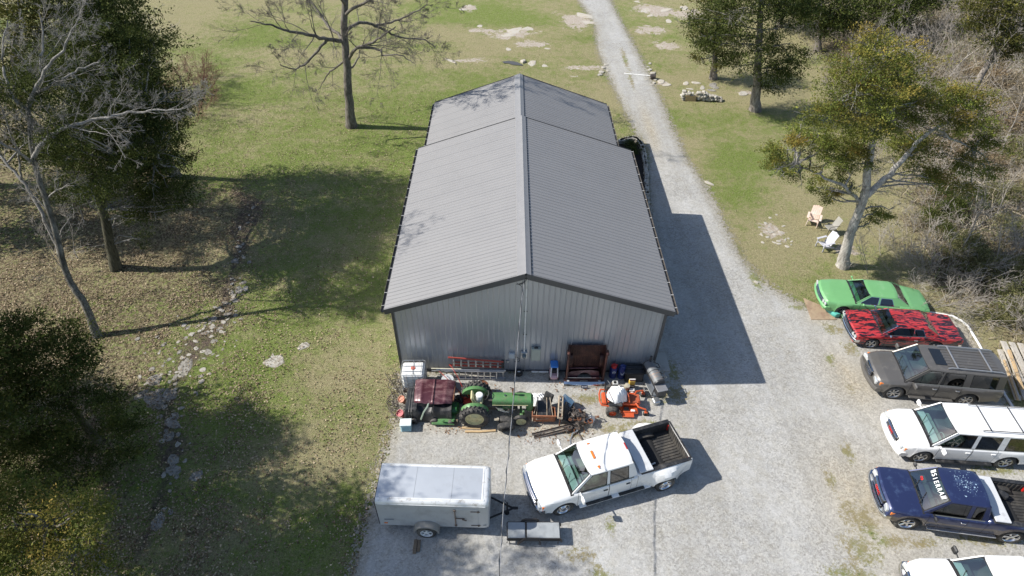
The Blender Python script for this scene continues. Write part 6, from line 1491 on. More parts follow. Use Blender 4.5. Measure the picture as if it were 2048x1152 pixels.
t = thing("car_hood", "faded maroon car hood with centre crease resting on the black liner", "car hood", (-3.04, 16.38, .86), -.02)
q = MB()
def hood_(u, v):
    x = -.86+1.72*u; y = -.54+1.06*v; s_ = abs(u-.5)*2
    z = .10-.09*s_**6-.06*(1-v)**4+.05*math.exp(-((u-.5)/.018)**2)+.025*math.exp(-((s_-.62)/.1)**2)+.10*v
    if v < .03: z -= .05
    y -= .10*(1-s_**2)*(1-v)*1.0
    x *= 1-.06*(1-v)
    return (x, y, z)
q.grid(hood_, 60, 20); q.build("panel", maroon, t, 40); q = MB(); q.box((.86, .0, .02), (.05, .95, .10), ch=.01); q.build("edge", rust, t)
t = thing("riding_mower", "small green riding mower mostly hidden under the black liner", "riding mower", (-2.45, 15.85, 0), 0)
q = MB(); q.box((-.9, 0, .34), (1.5, .5, .30), ch=.08); q.box((.28, .02, .42), (.42, .55, .34), ch=.10); q.build("body", jdd, t)
q = MB(); q.box((-.15, -.2, .20), (1.0, .95, .14), ch=.05); q.build("deck", jd, t)
for x, y in ((-.55, -.52), (.2, -.58), (-1.4, -.5), (-1.4, .5), (.2, .5)):
    q = MB(); q.lathe([(.05, -.06), (.12, -.08), (.17, -.06), (.18, 0), (.17, .06), (.12, .08), (.05, .06)], 'Y', 18, c=(x, y, .18)); q.build("wheel", rubber, t)
q = MB()
for x in (.15, .55): q.cyl((x-.3, -.62, .15), (x-.3, -.60, .42), .03, 8); q.box((x-.3, -.62, .38), (.12, .06, .05))
q.build("bracket", jd, t)
# planks and timbers
t = MB(); t.box((0, 0, .10), (1.08, .28, .05), rot=rotx(.5), ch=.008); o = t.build("plank", wd_old); o.location = (-2.55, 15.38, .04); o.rotation_euler.z = -.10; tag(o, "short weathered brown plank leaning on edge left of the tractor's rear wheel", "plank")
gT = "brown timbers in front of the tractor"
t = MB(); t.box((0, 0, .04), (.78, .10, .07), ch=.01); o = t.build("timber", timber); o.location = (-1.42, 15.10, .03); o.rotation_euler.z = -.03; tag(o, "brown timber lying farthest back in front of the tractor's rear wheel", "timber", gT)
t = MB(); t.box((-.33, 0, .04), (.7, .09, .07), ch=.01); t.box((.30, .03, .045), (.62, .09, .07), rot=.10, ch=.01); o = t.build("timber", timber); o.location = (-1.0, 14.93, .03); o.rotation_euler.z = .0; tag(o, "split brown timber closest to the trailer in front of the tractor", "timber", gT)
# pale blue crate
t = thing("crate", "pale blue louvred box standing at the gravel's left edge", "crate", (-4.15, 15.12, 0), .05)
pb = mat("pale_blue_paint", (.38, .58, .62), .5, vary=.08, dirt=(.5, .62, .62), dirt_amt=.4, dirt_scale=5)
q = MB(); q.box((0, 0, .21), (.44, .34, .42), ch=.01); q.build("box", pb, t); q = MB()
for k in range(6): q.box((0, -.175, .05+k*.065), (.42, .03, .04), rot=rotx(.5), ch=.006)
q.build("slats", pb, t); q = MB(); q.box((0, 0, .435), (.47, .37, .035), ch=.008); q.build("lid", mat("white_lid", (.66, .73, .73), .5), t)
# wire cages at the corner
t = thing("wire_cage", "tangled dark wire plant cages beside the caged tank at the lawn's edge", "wire cage", (-4.75, 16.6, 0))
q = MB(); rg = random.Random(3)
for cx, cy, h, r in ((-.15, .8, .8, .2), (0, .2, .7, .22), (-.1, -.4, .6, .2), (.2, -.9, .5, .2), (.1, .5, 1.0, .18), (-.2, -.1, .4, .25)):
    tx, ty = rg.uniform(-.3, .3), rg.uniform(-.3, .3)
    for z in (0, .33, .66, 1): q.tube([(cx+tx*z+math.cos(a)*r*(1+.2*z), cy+ty*z+math.sin(a)*r*(1+.2*z), .05+h*z) for a in [k*PI/6 for k in range(13)]], .009, 4)
    for a in (0, 1.6, 3.1, 4.7): q.cyl((cx+math.cos(a)*r, cy+math.sin(a)*r, 0), (cx+tx+math.cos(a)*r*1.2, cy+ty+math.sin(a)*r*1.2, .05+h), .010, 4)
q.build("wire", steel, t)
for x, y, nm, cc_, lb in ((-4.42, 16.45, "bucket", (.50, .20, .12), "faded orange pail tucked beside the black liner's left edge"), (-4.38, 15.72, "bucket", (.46, .10, .11), "faded red pail beside the black liner near the pale blue crate")):
    q = MB(); q.lathe([(0, 0), (.11, 0), (.15, .28), (.16, .30), (.14, .30), (.13, .26), (0, .26)], 'Z', 18); o = q.build(nm, mat("pail_"+lb[6:12].strip(), cc_, .6)); o.location = (x, y, 0); o.rotation_euler = (.3, -.3, 0); o.location.z = .1; tag(o, lb, "bucket")
# wash tubs
t = thing("wash_tub", "upturned white metal wash tubs stacked behind the maroon hood", "wash tub", (-2.56, 17.28, .0))
q = MB(); q.lathe([(.30, .30), (.31, .33), (.29, .36), (.28, .58), (.27, .62), (0, .63)], 'Z', 28); q.lathe([(.31, .22), (.32, .26), (.30, .28), (.28, .34)], 'Z', 28); q.build("tub", mat("white_enamel_metal", (.60, .62, .63), .35, .2, .06, dirt=(.4, .42, .43), dirt_amt=.4), t)
q = MB(); q.box((0, 0, .12), (.6, .55, .24)); q.build("block", steel, t)
# ladders
fib = mat("red_fibreglass", (.42, .07, .05), .5, vary=.1, dirt=(.28, .08, .06), dirt_amt=.3)
t = thing("stepladder", "red fibreglass stepladder lying on its side against the barn wall", "ladder", (-2.55, 18.10, .12), -.05)
q = MB()
for z, dy, dl in ((.44, .02, 0), (.98, .10, 0)):
    q.box((1.22, -dy+.05, z), (2.46, .05, .09), rot=roty(.05 if z > .6 else 0), ch=.01)
q.box((1.3, .08, .60), (2.3, .04, .08)); q.build("rail", fib, t)
q = MB()
for k in range(7): x = .22+k*.33; q.box((x, -.02, .70), (.075, .04, .52-.06*k/6), ch=.008)
q.build("step", alum, t); q = MB(); q.box((2.42, .0, .70), (.14, .10, .55), ch=.02); q.build("ladder_top", blackm, t)
t = thing("extension_ladder", "aluminium extension ladder lying on edge below the red stepladder", "ladder", (-3.1, 17.82, .04), -.01)
q = MB()
for z in (.06, .56): q.box((1.55, 0, z), (3.1, .05, .07), ch=.008); q.box((1.7, -.07, z-.01), (2.7, .04, .06), ch=.008)
q.build("rail", alum, t); q = MB()
for k in range(11): q.cyl((.18+k*.28, 0, .06), (.18+k*.28, 0, .56), .024, 8); 
for k in range(9): q.cyl((.45+k*.28, -.07, .06), (.45+k*.28, -.07, .56), .022, 8)
q.build("rung", alum, t)
for k, (z, c_, lb) in enumerate(((.52, mat("pale_pole", (.60, .58, .45), .6), "long pale pole laid along the wall left of the red stepladder"), (.30, alum, "bare metal pipe laid along the wall beside the caged tank"))):
    q = MB(); q.cyl((0, 0, 0), (1.35, 0, 0), .028, 8); o = q.build("pole", c_); o.location = (-3.35, 17.95+k*.06, z); o.rotation_euler.z = -.02; tag(o, lb, "pole")
# red tiller with long handles, rusty drum
redp = mat("tiller_red", (.40, .045, .03), .5, vary=.2, dirt=(.2, .07, .05), dirt_amt=.4)
t = thing("rototiller", "old red garden tiller with long red handles behind the tractor", "tiller", (-1.78, 16.62, 0), 2.3)
q = MB(); q.box((0, 0, .34), (.42, .34, .26), ch=.06); q.box((-.3, 0, .22), (.3, .55, .28), ch=.08); q.build("body", redp, t)
q = MB(); q.lathe([(0, .62), (.10, .62), (.12, .58), (.12, .46), (0, .46)], 'Z', 14); q.build("engine", jdd, t)
for sy in (-1, 1): q = MB(); q.tube([(.15, sy*.1, .4), (.7, sy*.2, .75), (1.25, sy*.28, .92), (1.4, sy*.28, .90)], .016, 6); q.build("handle", redp, t)
for sy in (-1, 1):
    q = MB(); q.lathe([(.08, -.05), (.2, -.06), (.22, 0), (.2, .06), (.08, .05)], 'Y', 18, c=(.05, sy*.26, .22)); q.build("wheel", rubber, t)
t = MB(); t.lathe([(0, 0), (.27, 0), (.28, .03), (.27, .06), (.27, .30), (.28, .33), (.27, .36), (.27, .60), (.285, .63), (.27, .645), (.25, .60), (0, .60)], 'Z', 26); o = t.build("drum", [rust]); o.location = (-1.02, 16.93, 0); tag(o, "rusty open steel drum behind the tractor's rear fender", "drum")
# --- the green tractor
T = thing("farm_tractor", "old green farm tractor with yellow wheels parked along the barn wall", "tractor", (-.30, 15.92, 0), 0)
q = MB()
def trh(u, v):
    x = -.25+1.62*u; a = PI*v; w_ = .27*(1-.08*(u < .02)); return (x, -math.cos(a)*w_, .98+math.sin(a)**.55*.26-.02*u)
q.grid(trh, 14, 14); q.f = [f for f in q.f]; q.box((.55, 0, .93), (1.58, .52, .14), ch=.02); q.box((1.32, 0, .78), (.30, .50, .66), ch=.06)
q.box((1.395, 0, .98), (.02, .40, .34)); q.build("hood", jd, T, 40)
q = MB(); q.box((.5, -.275, .93), (1.5, .016, .035)); q.box((.5, .275, .93), (1.5, .016, .035)); q.build("trim_strip", jy, T)
q = MB(); q.box((.35, 0, .66), (.9, .34, .42), ch=.05); q.box((-.45, 0, .62), (.9, .40, .36), ch=.08); q.box((-.95, 0, .62), (.3, .5, .4), ch=.08); q.cyl((-.98, -.62, .62), (-.98, .62, .62), .10, 12); q.cyl((.75, -.18, .70), (.75, -.18, .55), .07, 10)
q.tube([(.2, -.2, .85), (.35, -.3, .8), (.5, -.3, .7), (.3, -.28, .6), (.6, -.26, .6)], .02, 6); q.build("engine", steel, T)
q = MB(); q.box((.35, -.20, .72), (.35, .10, .25), ch=.03); q.box((.1, -.2, .62), (.25, .14, .2), ch=.03); q.build("engine_cover", jd, T)
q = MB(); q.cyl((.62, .06, 1.2), (.62, .06, 1.48), .035, 10); q.cyl((.62, .06, 1.48), (.62, .06, 1.60), .06, 10); q.tube([(.62, .06, 1.55), (.56, .06, 1.66), (.48, .06, 1.70)], .02, 6); q.build("exhaust", rust, T)
q = MB(); q.cyl((.28, .0, 1.235), (.28, 0, 1.275), .04, 10); q.build("fuel_cap", chrome, T)
def fender(sy):
    q = MB(); n = 16; vs = []
    for i in range(n+1):
        a = R(10)+R(150)*i/n
        for y in (sy*.36, sy*.52, sy*.60): vs.append((-.98+math.cos(a)*.60, y, .60+math.sin(a)*.56+(.05 if y != sy*.60 else -.01)))
    q.add(vs, [((3*i+j, 3*i+j+1, 3*i+j+4, 3*i+j+3) if sy < 0 else (3*i+j+3, 3*i+j+4, 3*i+j+1, 3*i+j)) for i in range(n) for j in range(2)])
    k = len(q.v); q.add([(-.98+math.cos(R(10)+R(150)*i/n)*.60, sy*.36, .60+math.sin(R(10)+R(150)*i/n)*.56+.05) for i in range(n+1)], [tuple(range(n+1))]); q.build("fender", jd, T)
fender(-1); fender(1)
q = MB(); q.box((-.85, 0, .98), (.42, .46, .10), ch=.04); q.box((-1.08, 0, 1.16), (.08, .44, .32), rot=roty(-.25), ch=.03); q.build("seat", jy, T)
q = MB(); q.tube([(-.2, 0, 1.05), (-.48, 0, 1.25)], .02, 6); q.tube([(-.50+math.sin(a)*.10, math.cos(a)*.2, 1.26+math.sin(a)*.17) for a in [k*PI/8 for k in range(17)]], .014, 6); q.build("steering_wheel", blackm, T)
def trwheel(x, y, r, w_, rimmat, rimr, lug, sgn):
    e = bpy.data.objects.new("wheel", None); COL.objects.link(e); e.parent = T; e.location = (x, y, r); e.rotation_euler.z = 0 if sgn > 0 else PI
    m = MB(); h = w_/2; m.lathe([(r*.62, -h*.7), (r*.72, -h*.95), (r*.88, -h), (r*.96, -h*.7), (r*.975, 0), (r*.96, h*.7), (r*.88, h), (r*.72, h*.95), (r*.62, h*.7)], 'Y', 36)
    if lug:
        for k in range(22):
            for s_ in (-1, 1):
                a = 2*PI*(k+(.5 if s_ > 0 else 0))/22; m.box((math.sin(a)*r*.975, s_*h*.48, math.cos(a)*r*.975), (.055, h*1.0, .07), rot=roty(a) @ rotz(s_*.6), ch=.01)
    m.build("tyre", rubber, e, 50); g = MB(); g.lathe([(r*.63, -h*.6), (r*.63, h*.75), (r*.60, h*.8), (r*.58, h*.3), (r*.30, h*.12), (r*.22, h*.3), (r*.14, h*.34), (r*.13, h*.5), (0, h*.52)], 'Y', 30)
    for k in range(6): a = k*PI/3; g.box((math.cos(a)*r*.44, h*.25, math.sin(a)*r*.44), (r*.2, .03, .06), rot=roty(-a), ch=.01)
    g.build("rim", rimmat, e)
trwheel(-.98, -.72, .62, .30, jy, .4, True, -1) if False else None
for sy in (-1, 1):
    trwheel(-.98, sy*.66, .62, .30, jy, .4, True, sy); trwheel(.96, sy*.62, .34, .16, jy, .2, False, sy)
q = MB(); q.box((.96, 0, .40), (.10, 1.15, .09), ch=.02); q.box((.98, -.45, .42), (.12, .10, .45), rot=rotx(.3), ch=.02); q.box((1.06, -.30, .44), (.10, .08, .5), rot=rotx(.3), ch=.02); q.build("front_axle", jd, T)
q = MB()
for k in range(5): q.tube([(-.1+.05*k, -.25, .75), (.05+.06*k, -.42, .78-.02*k), (.25+.05*k, -.45, .70), (.4+.03*k, -.3, .60)], .010, 5)
q.build("cable_bundle", galv, T)
t = thing("bucket", "white plastic bucket standing on the tractor's seat", "bucket", (-1.12, 15.86, 1.03)); t.rotation_euler = (0, .12, 0)
q = MB(); q.lathe([(0, 0), (.12, 0), (.145, .30), (.155, .31), (.155, .34), (.13, .36), (0, .365)], 'Z', 22); q.build("pail", whitep, t); q = MB(); q.tube([(-.15, 0, .3), (-.1, -.15, .15), (.1, -.15, .15), (.15, 0, .3)], .006, 5); q.build("handle", steel, t)
for x, y, rx, lb in ((.02, 15.10, .35, "worn tyre with bare metal rim leaning against the tractor's front, nearest the trailer"), (.10, 15.36, .32, "grey dusty tyre standing behind the leaning black one by the tractor")):
    t = thing("spare_tyre", lb, "tyre", (x, y, .02), 0, "loose tyres by the tractor", rot=(rx, 0, .1 if x < .05 else -.25))
    q = MB(); r = .36; q.lathe([(r*.52, -.08), (r*.62, -.12), (r*.85, -.13), (r*.97, -.09), (r, 0), (r*.97, .09), (r*.85, .13), (r*.62, .12), (r*.52, .08), (r*.53, -.08)], 'Y', 34, c=(0, 0, r)); q.build("rubber", rubber, t, 50)
    if x < .05:
        q = MB(); q.lathe([(r*.52, -.10), (r*.52, .06), (r*.35, .03), (r*.34, -.02), (r*.12, -.02)], 'Y', 24, c=(0, 0, r)); q.build("rim", steel, t)
# white tarp bundle, boat seat
def cloth(name, c, rx, ry, h, seed, m_, label, cat, ch=0, parent=None, squash=1.0):
    rs = np.random.RandomState(seed); ph = rs.uniform(0, 6, 6); q = MB()
    def f(u, v):
        a = 2*PI*u; r = v; n1 = math.sin(a*3+ph[0])*.10+math.sin(a*5+ph[1])*.07+math.sin(a*9+ph[2]+v*4)*.04*v+math.sin(a*14+ph[3]+v*6)*.02*v
        rr = r*(1+n1*r); z = h*(1-r**3.2)+.035*math.sin(rr*math.cos(a)*9+ph[3])*math.sin(rr*math.sin(a)*8+ph[4])+.05*h*math.sin(a*7+ph[5])*r
        z += .02*math.sin(rr*math.cos(a)*23+rr*math.sin(a)*11)
        return (math.cos(a)*rr*rx, math.sin(a)*rr*ry, max(z, 0 if ch == 0 else z))
    q.grid(f, 72, 22); q.v = [v for v in q.v]; o = q.build(name, m_, parent, 60); o.location = c
    if label: tag(o, label, cat)
    return o
cloth("tarp", (1.38, 16.55, 0), .52, .34, .42, 4, tarp_w, "crumpled white tarp bundled at the tractor's nose", "tarp")
t = thing("boat_seat", "black folded vinyl seat lying behind the rusty frames", "seat", (1.85, 16.35, .42), -.6)
q = MB(); q.box((0, 0, .16), (.42, .12, .44), rot=rotx(-.5), ch=.04); q.build("backrest", blackm, t); q = MB(); q.box((0, -.26, -.02), (.42, .42, .10), ch=.04); q.build("seat", mat("worn_black_vinyl", (.05, .05, .05), .5, dirt=(.25, .25, .24), dirt_amt=.4, dirt_scale=6), t); q = MB(); q.cyl((0, -.1, -.42), (0, -.1, -.05), .04, 8); q.build("post", steel, t)
# rusty frames, bin, black crate, blue sheet
t = thing("rusty_bin", "orange rusted sheet metal hopper propped below the wooden frames", "bin", (1.62, 15.55, 0), .02)
q = MB(); pr = [(-.50, .58), (.50, .52), (.46, .14), (-.42, .18)]; q.prism(pr, -.02, .02, M=tr(0, -.14, 0) @ rotx(PI/2)); q.prism(pr, -.02, .02, M=tr(0, .30, .02) @ rotx(PI/2)); q.box((-.48, .08, .38), (.03, .44, .42)); q.box((.48, .08, .34), (.03, .44, .40)); q.box((0, .08, .17), (.9, .44, .03))
q.build("hopper", rusto, t); q = MB(); q.tube([(-.52, -.17, .60), (.52, -.17, .54)], .02, 6); q.tube([(-.05, -.17, .57), (.0, -.2, .3), (-.05, -.2, .1)], .014, 5); q.build("rim_bar", rusto, t)
for x in (-.4, .4):
    q = MB(); q.cyl((x, 0, 0), (x, 0, .2), .02, 6); q.cyl((x, .25, 0), (x, .25, .2), .02, 6); q.build("leg", rust, t)
tanm = mat("tan_painted_metal", (.42, .36, .28), .6, dirt=(.25, .17, .11), dirt_amt=.5, dirt_scale=6)
t = thing("slotted_metal_rack", "upright tan metal frame with rectangular slots standing in the scrap pile", "frame", (2.18, 15.75, .35), 0)
q = MB(); q.T = rotz(-.10) @ roty(.35)
for x in (-.07, .10): q.box((x, 0, .38), (.045, 1.15, .09), ch=.01)
for y in (-.56, -.28, 0, .28, .56): q.box((.015, y, .38), (.2, .06, .085), ch=.01)
q.T = None; q.build("ladder_frame", tanm, t); q = MB()
for y in (-.5, .5): q.cyl((.1, y, -.35), (.12, y, .42), .025, 6)
q.build("leg", rust, t)
t = thing("screen_frame", "thin tan tubing frame with black mesh panel leaning over the rusty bin", "frame", (1.62, 15.78, .52), .1)
q = MB(); q.T = rotx(.5)
q.tube([(-.36, -.42, .05), (-.22, .45, .12), (.30, .45, .12), (.36, -.42, .05), (-.36, -.42, .05)], .02, 6); q.tube([(-.55, -.5, .08), (-.2, .5, .16)], .018, 6); q.tube([(.1, -.42, .07), (.16, .45, .14)], .014, 6); q.T = None; q.build("tube_frame", tanm, t)
q = MB(); q.T = rotx(.5); q.box((.02, .0, .06), (.56, .72, .015)); q.T = None; q.build("mesh_panel", blackm, t)
t = thing("plastic_crate", "black ribbed plastic crate tipped on its side in the scrap pile", "crate", (2.62, 15.62, .36), 0)
q = MB(); q.T = rotz(-.18) @ roty(.62)
q.box((0, 0, 0), (.46, .95, .16), ch=.02)
for k in range(9): q.box((0, -.42+k*.105, .085), (.44, .025, .03), ch=.006)
for k in range(3): q.box((-.2+k*.2, 0, .085), (.025, .92, .03), ch=.006)
for s_ in (-1, 1): q.box((s_*.22, 0, .10), (.03, .95, .09), ch=.008); q.box((0, s_*.47, .10), (.46, .03, .09), ch=.008)
q.T = None; q.build("crate", blackm, t, 30)
t = MB(); t.box((0, 0, 0), (.55, .42, .02), ch=.006); t.box((.0, .2, .02), (.55, .03, .05)); o = t.build("sheet_metal", mat("blue_grey_sheet", (.12, .22, .33), .4, .3, dirt=(.35, .4, .42), dirt_amt=.5)); o.location = (2.62, 16.15, .55); o.rotation_euler = (.35, .5, -.5); tag(o, "blue grey sheet metal panel leaning behind the black crate", "sheet metal")
t = MB(); t.lathe([(.02, 0), (.22, 0), (.26, .05), (.28, .12), (.26, .18), (.22, .2), (.14, .2), (.14, .02)], 'Z', 24); o = t.build("spare_tyre", rubber); o.location = (2.72, 16.4, .02); o.rotation_euler = (1.1, 0, -.3); o.location.z = .2; tag(o, "small black tyre behind the blue sheet metal panel", "tyre")
# engine block pile: castings, gears, pipes; each casting its own thing
rs = random.Random(9); gP = "greasy engine castings in the scrap pile"
def casting(x, y, z, s, k, lab, m_=None, grp=gP):
    t = thing("engine_part", lab, "engine part", (x, y, z), rs.uniform(0, 6), grp); q = MB()
    q.box((0, 0, .12*s), (.34*s, .24*s, .22*s), ch=.03*s)
    for j in range(5): q.cyl((-.13*s+j*.065*s, -.06*s, .2*s), (-.13*s+j*.065*s, -.08*s, .34*s*rs.uniform(.7, 1.1)), .022*s, 8)
    q.lathe([(.03*s, -.02*s), (.10*s, -.02*s), (.11*s, .02*s), (.03*s, .03*s)], 'Y', 16, c=(.06*s, -.15*s, .14*s))
    q.build("casting", m_ or steel, t); q = MB()
    q.tube([(-.1*s, .1*s, .2*s), (-.18*s, .2*s, .26*s), (-.28*s, .18*s, .16*s), (-.3*s, .05*s, .04*s)], .02*s, 6); q.lathe([(.05*s, 0), (.10*s, 0), (.10*s, .04*s), (.05*s, .04*s), (.05*s, 0)], 'Z', 16, c=(.12*s, .02*s, .24*s)); q.build("pipe", rust if k % 2 else steel, t)
for k, (x, y, z, s) in enumerate(((2.95, 15.35, .05, 1.3), (3.15, 15.62, .05, 1.1), (2.75, 15.15, .02, 1.0), (3.2, 15.28, .3, .9), (2.95, 15.55, .34, .9), (3.05, 15.12, 0, .9), (3.35, 15.5, 0, .9), (2.6, 15.05, 0, .8), (2.85, 15.85, .1, 1.0), (3.3, 15.82, 0, .8), (3.12, 15.45, .42, .8), (2.78, 15.32, .3, .7))):
    casting(x, y, z, s, k, "greasy dark engine casting in the scrap pile between tractor and white pickup")
casting(3.62, 15.42, .05, 1.25, 1, "pale aluminium gearbox housing at the scrap pile's right end", alum, None)
for k, (dx, dy, z, lb) in enumerate(((0, 0, .16, "long dark angle iron on top, propped diagonally across the scrap pile's front"), (.08, -.10, .08, "long dark angle iron underneath, lying low along the scrap pile's front"))):
    q = MB(); q.box((0, 0, 0), (2.15, .09, .022), ch=.004); q.box((0, .04, .035), (2.15, .02, .07), ch=.004); o = q.build("steel_bar", steel); o.location = (2.16+dx, 15.0+dy, z+.06); o.rotation_euler = (0, -.09, .24); tag(o, lb, "steel bar")
q = MB(); q.tube([(0, 0, .05), (.10, .22, .12), (.32, .34, .16)], .035, 7); q.box((-.02, -.2, .04), (.07, .36, .05)); o = q.build("bent_bracket", [galv]); o.location = (2.72, 14.62, .0); tag(o, "bent pale metal bracket on the gravel beside the pickup's windshield", "bracket")
q = MB(); q.tube([(0, 0, .05), (.1, -.25, .06), (.2, -.45, .05)], .04, 7); q.box((.05, .1, .06), (.12, .2, .1)); o = q.build("axle_stub", steel); o.location = (3.02, 15.0, 0); tag(o, "dark steel axle stub poking out below the scrap pile", "axle")
# meter-side odds
t = thing("valve_box", "small black box on the ground below the service conduit", "box", (.60, 18.06, 0)); q = MB(); q.lathe([(0, 0), (.17, 0), (.18, .16), (.16, .22), (0, .23)], 'Z', 8); q.build("box", blackm, t); q = MB(); q.box((0, -.02, .235), (.12, .05, .01)); q.build("label_plate", whitep, t)
q = MB(); q.cyl((0, 0, 0), (.82, 0, 0), .045, 12); o = q.build("pvc_pipe", whitem); o.location = (1.18, 18.18, .06); tag(o, "white plastic pipe lying along the foot of the barn wall", "pipe")
# toy car
t = thing("toy_car", "small white and pink ride-on toy car with blue roof standing against the wall", "toy car", (2.18, 17.98, .05), PI/2); t.rotation_euler = (0, 0, -PI/2)
pkm = mat("faded_pink_plastic", (.62, .42, .45), .5); q = MB(); q.box((0, 0, .14), (.62, .38, .24), ch=.08); q.build("body", pkm, t)
q = MB()
for y in (-.16, .16):
    q.tube([(.27, y, .22), (.10, y*.85, .72)], .03, 6); q.tube([(-.27, y, .22), (-.17, y*.85, .72)], .03, 6)
q.build("pillar", whitep, t); q = MB(); q.box((-.03, 0, .76), (.44, .36, .10), ch=.045); q.build("roof", mat("bright_blue_plastic", (.05, .22, .62), .4), t)
q = MB(); q.box((-.05, 0, .36), (.3, .26, .22), ch=.04); q.build("seat", darkup, t)
for x in (-.2, .2):
    for y in (-.2, .2):
        q = MB(); q.lathe([(0, -.03), (.08, -.03), (.09, 0), (.08, .03), (0, .03)], 'Y', 14, c=(x, y, .05)); q.build("wheel", blackm, t)
# maroon pickup bed on end with tailgate and chrome bumper
mar2 = mat("dark_maroon_paint", (.038, .013, .013), .5, .1, .2, 3, dirt=(.12, .05, .035), dirt_amt=.45, dirt_scale=2.5)
t = thing("truck_bed", "dark maroon pickup bed stood on end against the barn wall", "truck bed", (3.55, 17.80, 0))
q = MB(); q.box((0, .30, 1.02), (1.56, .04, 1.96), ch=.01)
for k in range(14): q.box((-.68+k*.105, .27, 1.02), (.05, .03, 1.86), ch=.008)
q.build("floor", mar2, t)
for s_ in (-1, 1):
    q = MB(); q.box((s_*.80, .05, 1.02), (.06, .54, 2.02), ch=.02); q.box((s_*.82, -.22, 1.02), (.08, .05, 2.02), ch=.015); q.box((s_*.84, -.12, 1.98), (.12, .30, .12), ch=.03); q.build("side_panel", mar2, t)
for s_ in (-1, 1):
    q = MB(); n = 10
    vs = []
    for i in range(n+1):
        a = PI*i/n
        for x in (s_*.78, s_*.60): vs.append((x, .28-math.sin(a)**.6*.22, 1.05+math.cos(a)*.42))
    q.add(vs, [((2*i, 2*i+1, 2*i+3, 2*i+2) if s_ > 0 else (2*i+2, 2*i+3, 2*i+1, 2*i)) for i in range(n)]); q.add([(s_*.60, .28-math.sin(PI*i/n)**.6*.22, 1.05+math.cos(PI*i/n)*.42) for i in range(n+1)], [tuple(range(n+1))]); q.build("wheel_hump", mar2, t)
t = thing("truck_fender", "loose dark maroon fender with round wheel cut-out lying inside the upended bed", "fender", (3.5, 17.72, .05))
q = MB(); out_ = [(-.74, .0), (-.74, .34), (-.5, .44), (.3, .5), (.68, .44), (.74, .2), (.5, .05), (.42, .05)]+[(.05+math.cos(a)*.36, .02+math.sin(a)*.36) for a in [k*PI/12 for k in range(0, 13)]]
q.prism(out_, -.02, .02, M=rotx(PI/2-.5)); q.box((0, .28, .52), (1.3, .06, .05), rot=rotz(.03)); q.build("panel", maroon, t)
t = thing("chrome_bumper", "chrome truck bumper with licence plate lying in front of the upended bed", "bumper", (3.52, 17.22, .02), rot=(-.6, 0, 0))
q = MB(); bow_bar(q, 0, .92, .05, .34, .16, .04, wrap=.1, n=20); q.T = None; o = q.build("bar", chrome, t); o.rotation_euler = (0, 0, -PI/2)
q = MB(); q.box((0, -.035, .13), (.30, .012, .14), ch=.003); pl = q.build("licence_plate", mat("dark_plate", (.05, .06, .09), .4), t)
text("BK 4079", .065, pl, tr(0, -.044, .13) @ rotx(PI/2), mat("plate_white", (.7, .7, .72), .5), "plate_number", .001)
t = thing("tailgate", "dark and chrome tailgate panel lying flat behind the chrome bumper", "tailgate", (3.5, 17.50, .16)); t.rotation_euler = (.25, 0, 0)
q = MB(); q.box((0, .05, .03), (1.78, .34, .05), ch=.012); q.build("panel", mar2, t); q = MB(); q.box((0, -.13, .065), (1.78, .035, .03)); q.box((0, .20, .065), (1.78, .03, .03)); q.box((0, .03, .062), (.34, .07, .018)); q.build("trim", chrome, t)
for x in (-.7, .7):
    q = MB(); q.box((x, .03, .065), (.10, .12, .02)); q.build("tail_lamp", lampw, t)
# two blue water-bottle shaped tanks, storage cabinet
bl_ = mat("deep_blue_plastic", (.015, .035, .17), .35, coat=.3); rd_ = mat("red_plastic", (.50, .03, .03), .4)
for x, y, capc, lb in ((4.86, 17.98, rd_, "dark blue tank with red lid standing right of the upended truck bed"), (5.24, 17.94, bl_, "dark blue tank with blue lid standing between the red lidded one and the black cabinet")):
    t = thing("blue_tank", lb, "tank", (x, y, 0)); q = MB(); q.lathe([(0, 0), (.15, 0), (.17, .04), (.17, .16), (.16, .18), (.17, .20), (.17, .60), (.14, .68), (0, .68)], 'Z', 24); q.build("body", bl_, t)
    q = MB(); q.lathe([(.12, .66), (.13, .70), (.12, .80), (.10, .83), (0, .84)], 'Z', 20); q.tube([(-.12, 0, .76), (-.14, -.03, .88), (.14, -.03, .88), (.12, 0, .76)], .014, 6); q.build("lid", capc, t)
    q = MB(); q.lathe([(0, -.180), (.07, -.178), (.08, -.168)], 'Y', 18, c=(0, 0, .48)); q.T = None
    if capc == rd_:
        q.build("round_label", whitep, t); q = MB(); q.lathe([(0, -.186), (.045, -.184)], 'Y', 16, c=(0, 0, .48)); q.build("label_centre", bl_, t)
    else:
        q = MB(); q.tube([(-.09, -.165, .52), (-.03, -.182, .42), (.04, -.182, .46), (.10, -.16, .60)], .018, 6, flat=.5); q.tube([(-.08, -.168, .42), (-.02, -.182, .37), (.05, -.178, .40)], .014, 6, flat=.5); q.build("tick_emblem", whitep, t)
t = thing("storage_box", "black plastic deck box with lid rim against the wall left of the smoker", "storage box", (5.78, 17.90, 0))
q = MB(); q.box((0, 0, .30), (.82, .50, .60), ch=.03); q.build("box", blackm, t); q = MB(); q.box((0, 0, .63), (.90, .05, .08)); 
for a_, b_ in (((0, .25, .64), (.92, .06, .10)), ((0, -.25, .63), (.92, .06, .07)), ((-.43, 0, .635), (.06, .5, .08)), ((.43, 0, .635), (.06, .5, .08))): q.box(a_, b_, ch=.015)
q.build("lid", blackm, t); q = MB(); q.box((0, 0, .612), (.78, .46, .015)); q.box((0, -.268, .35), (.70, .012, .46)); q.build("panel", mat("dark_grey_plastic", (.045, .048, .052), .5), t)
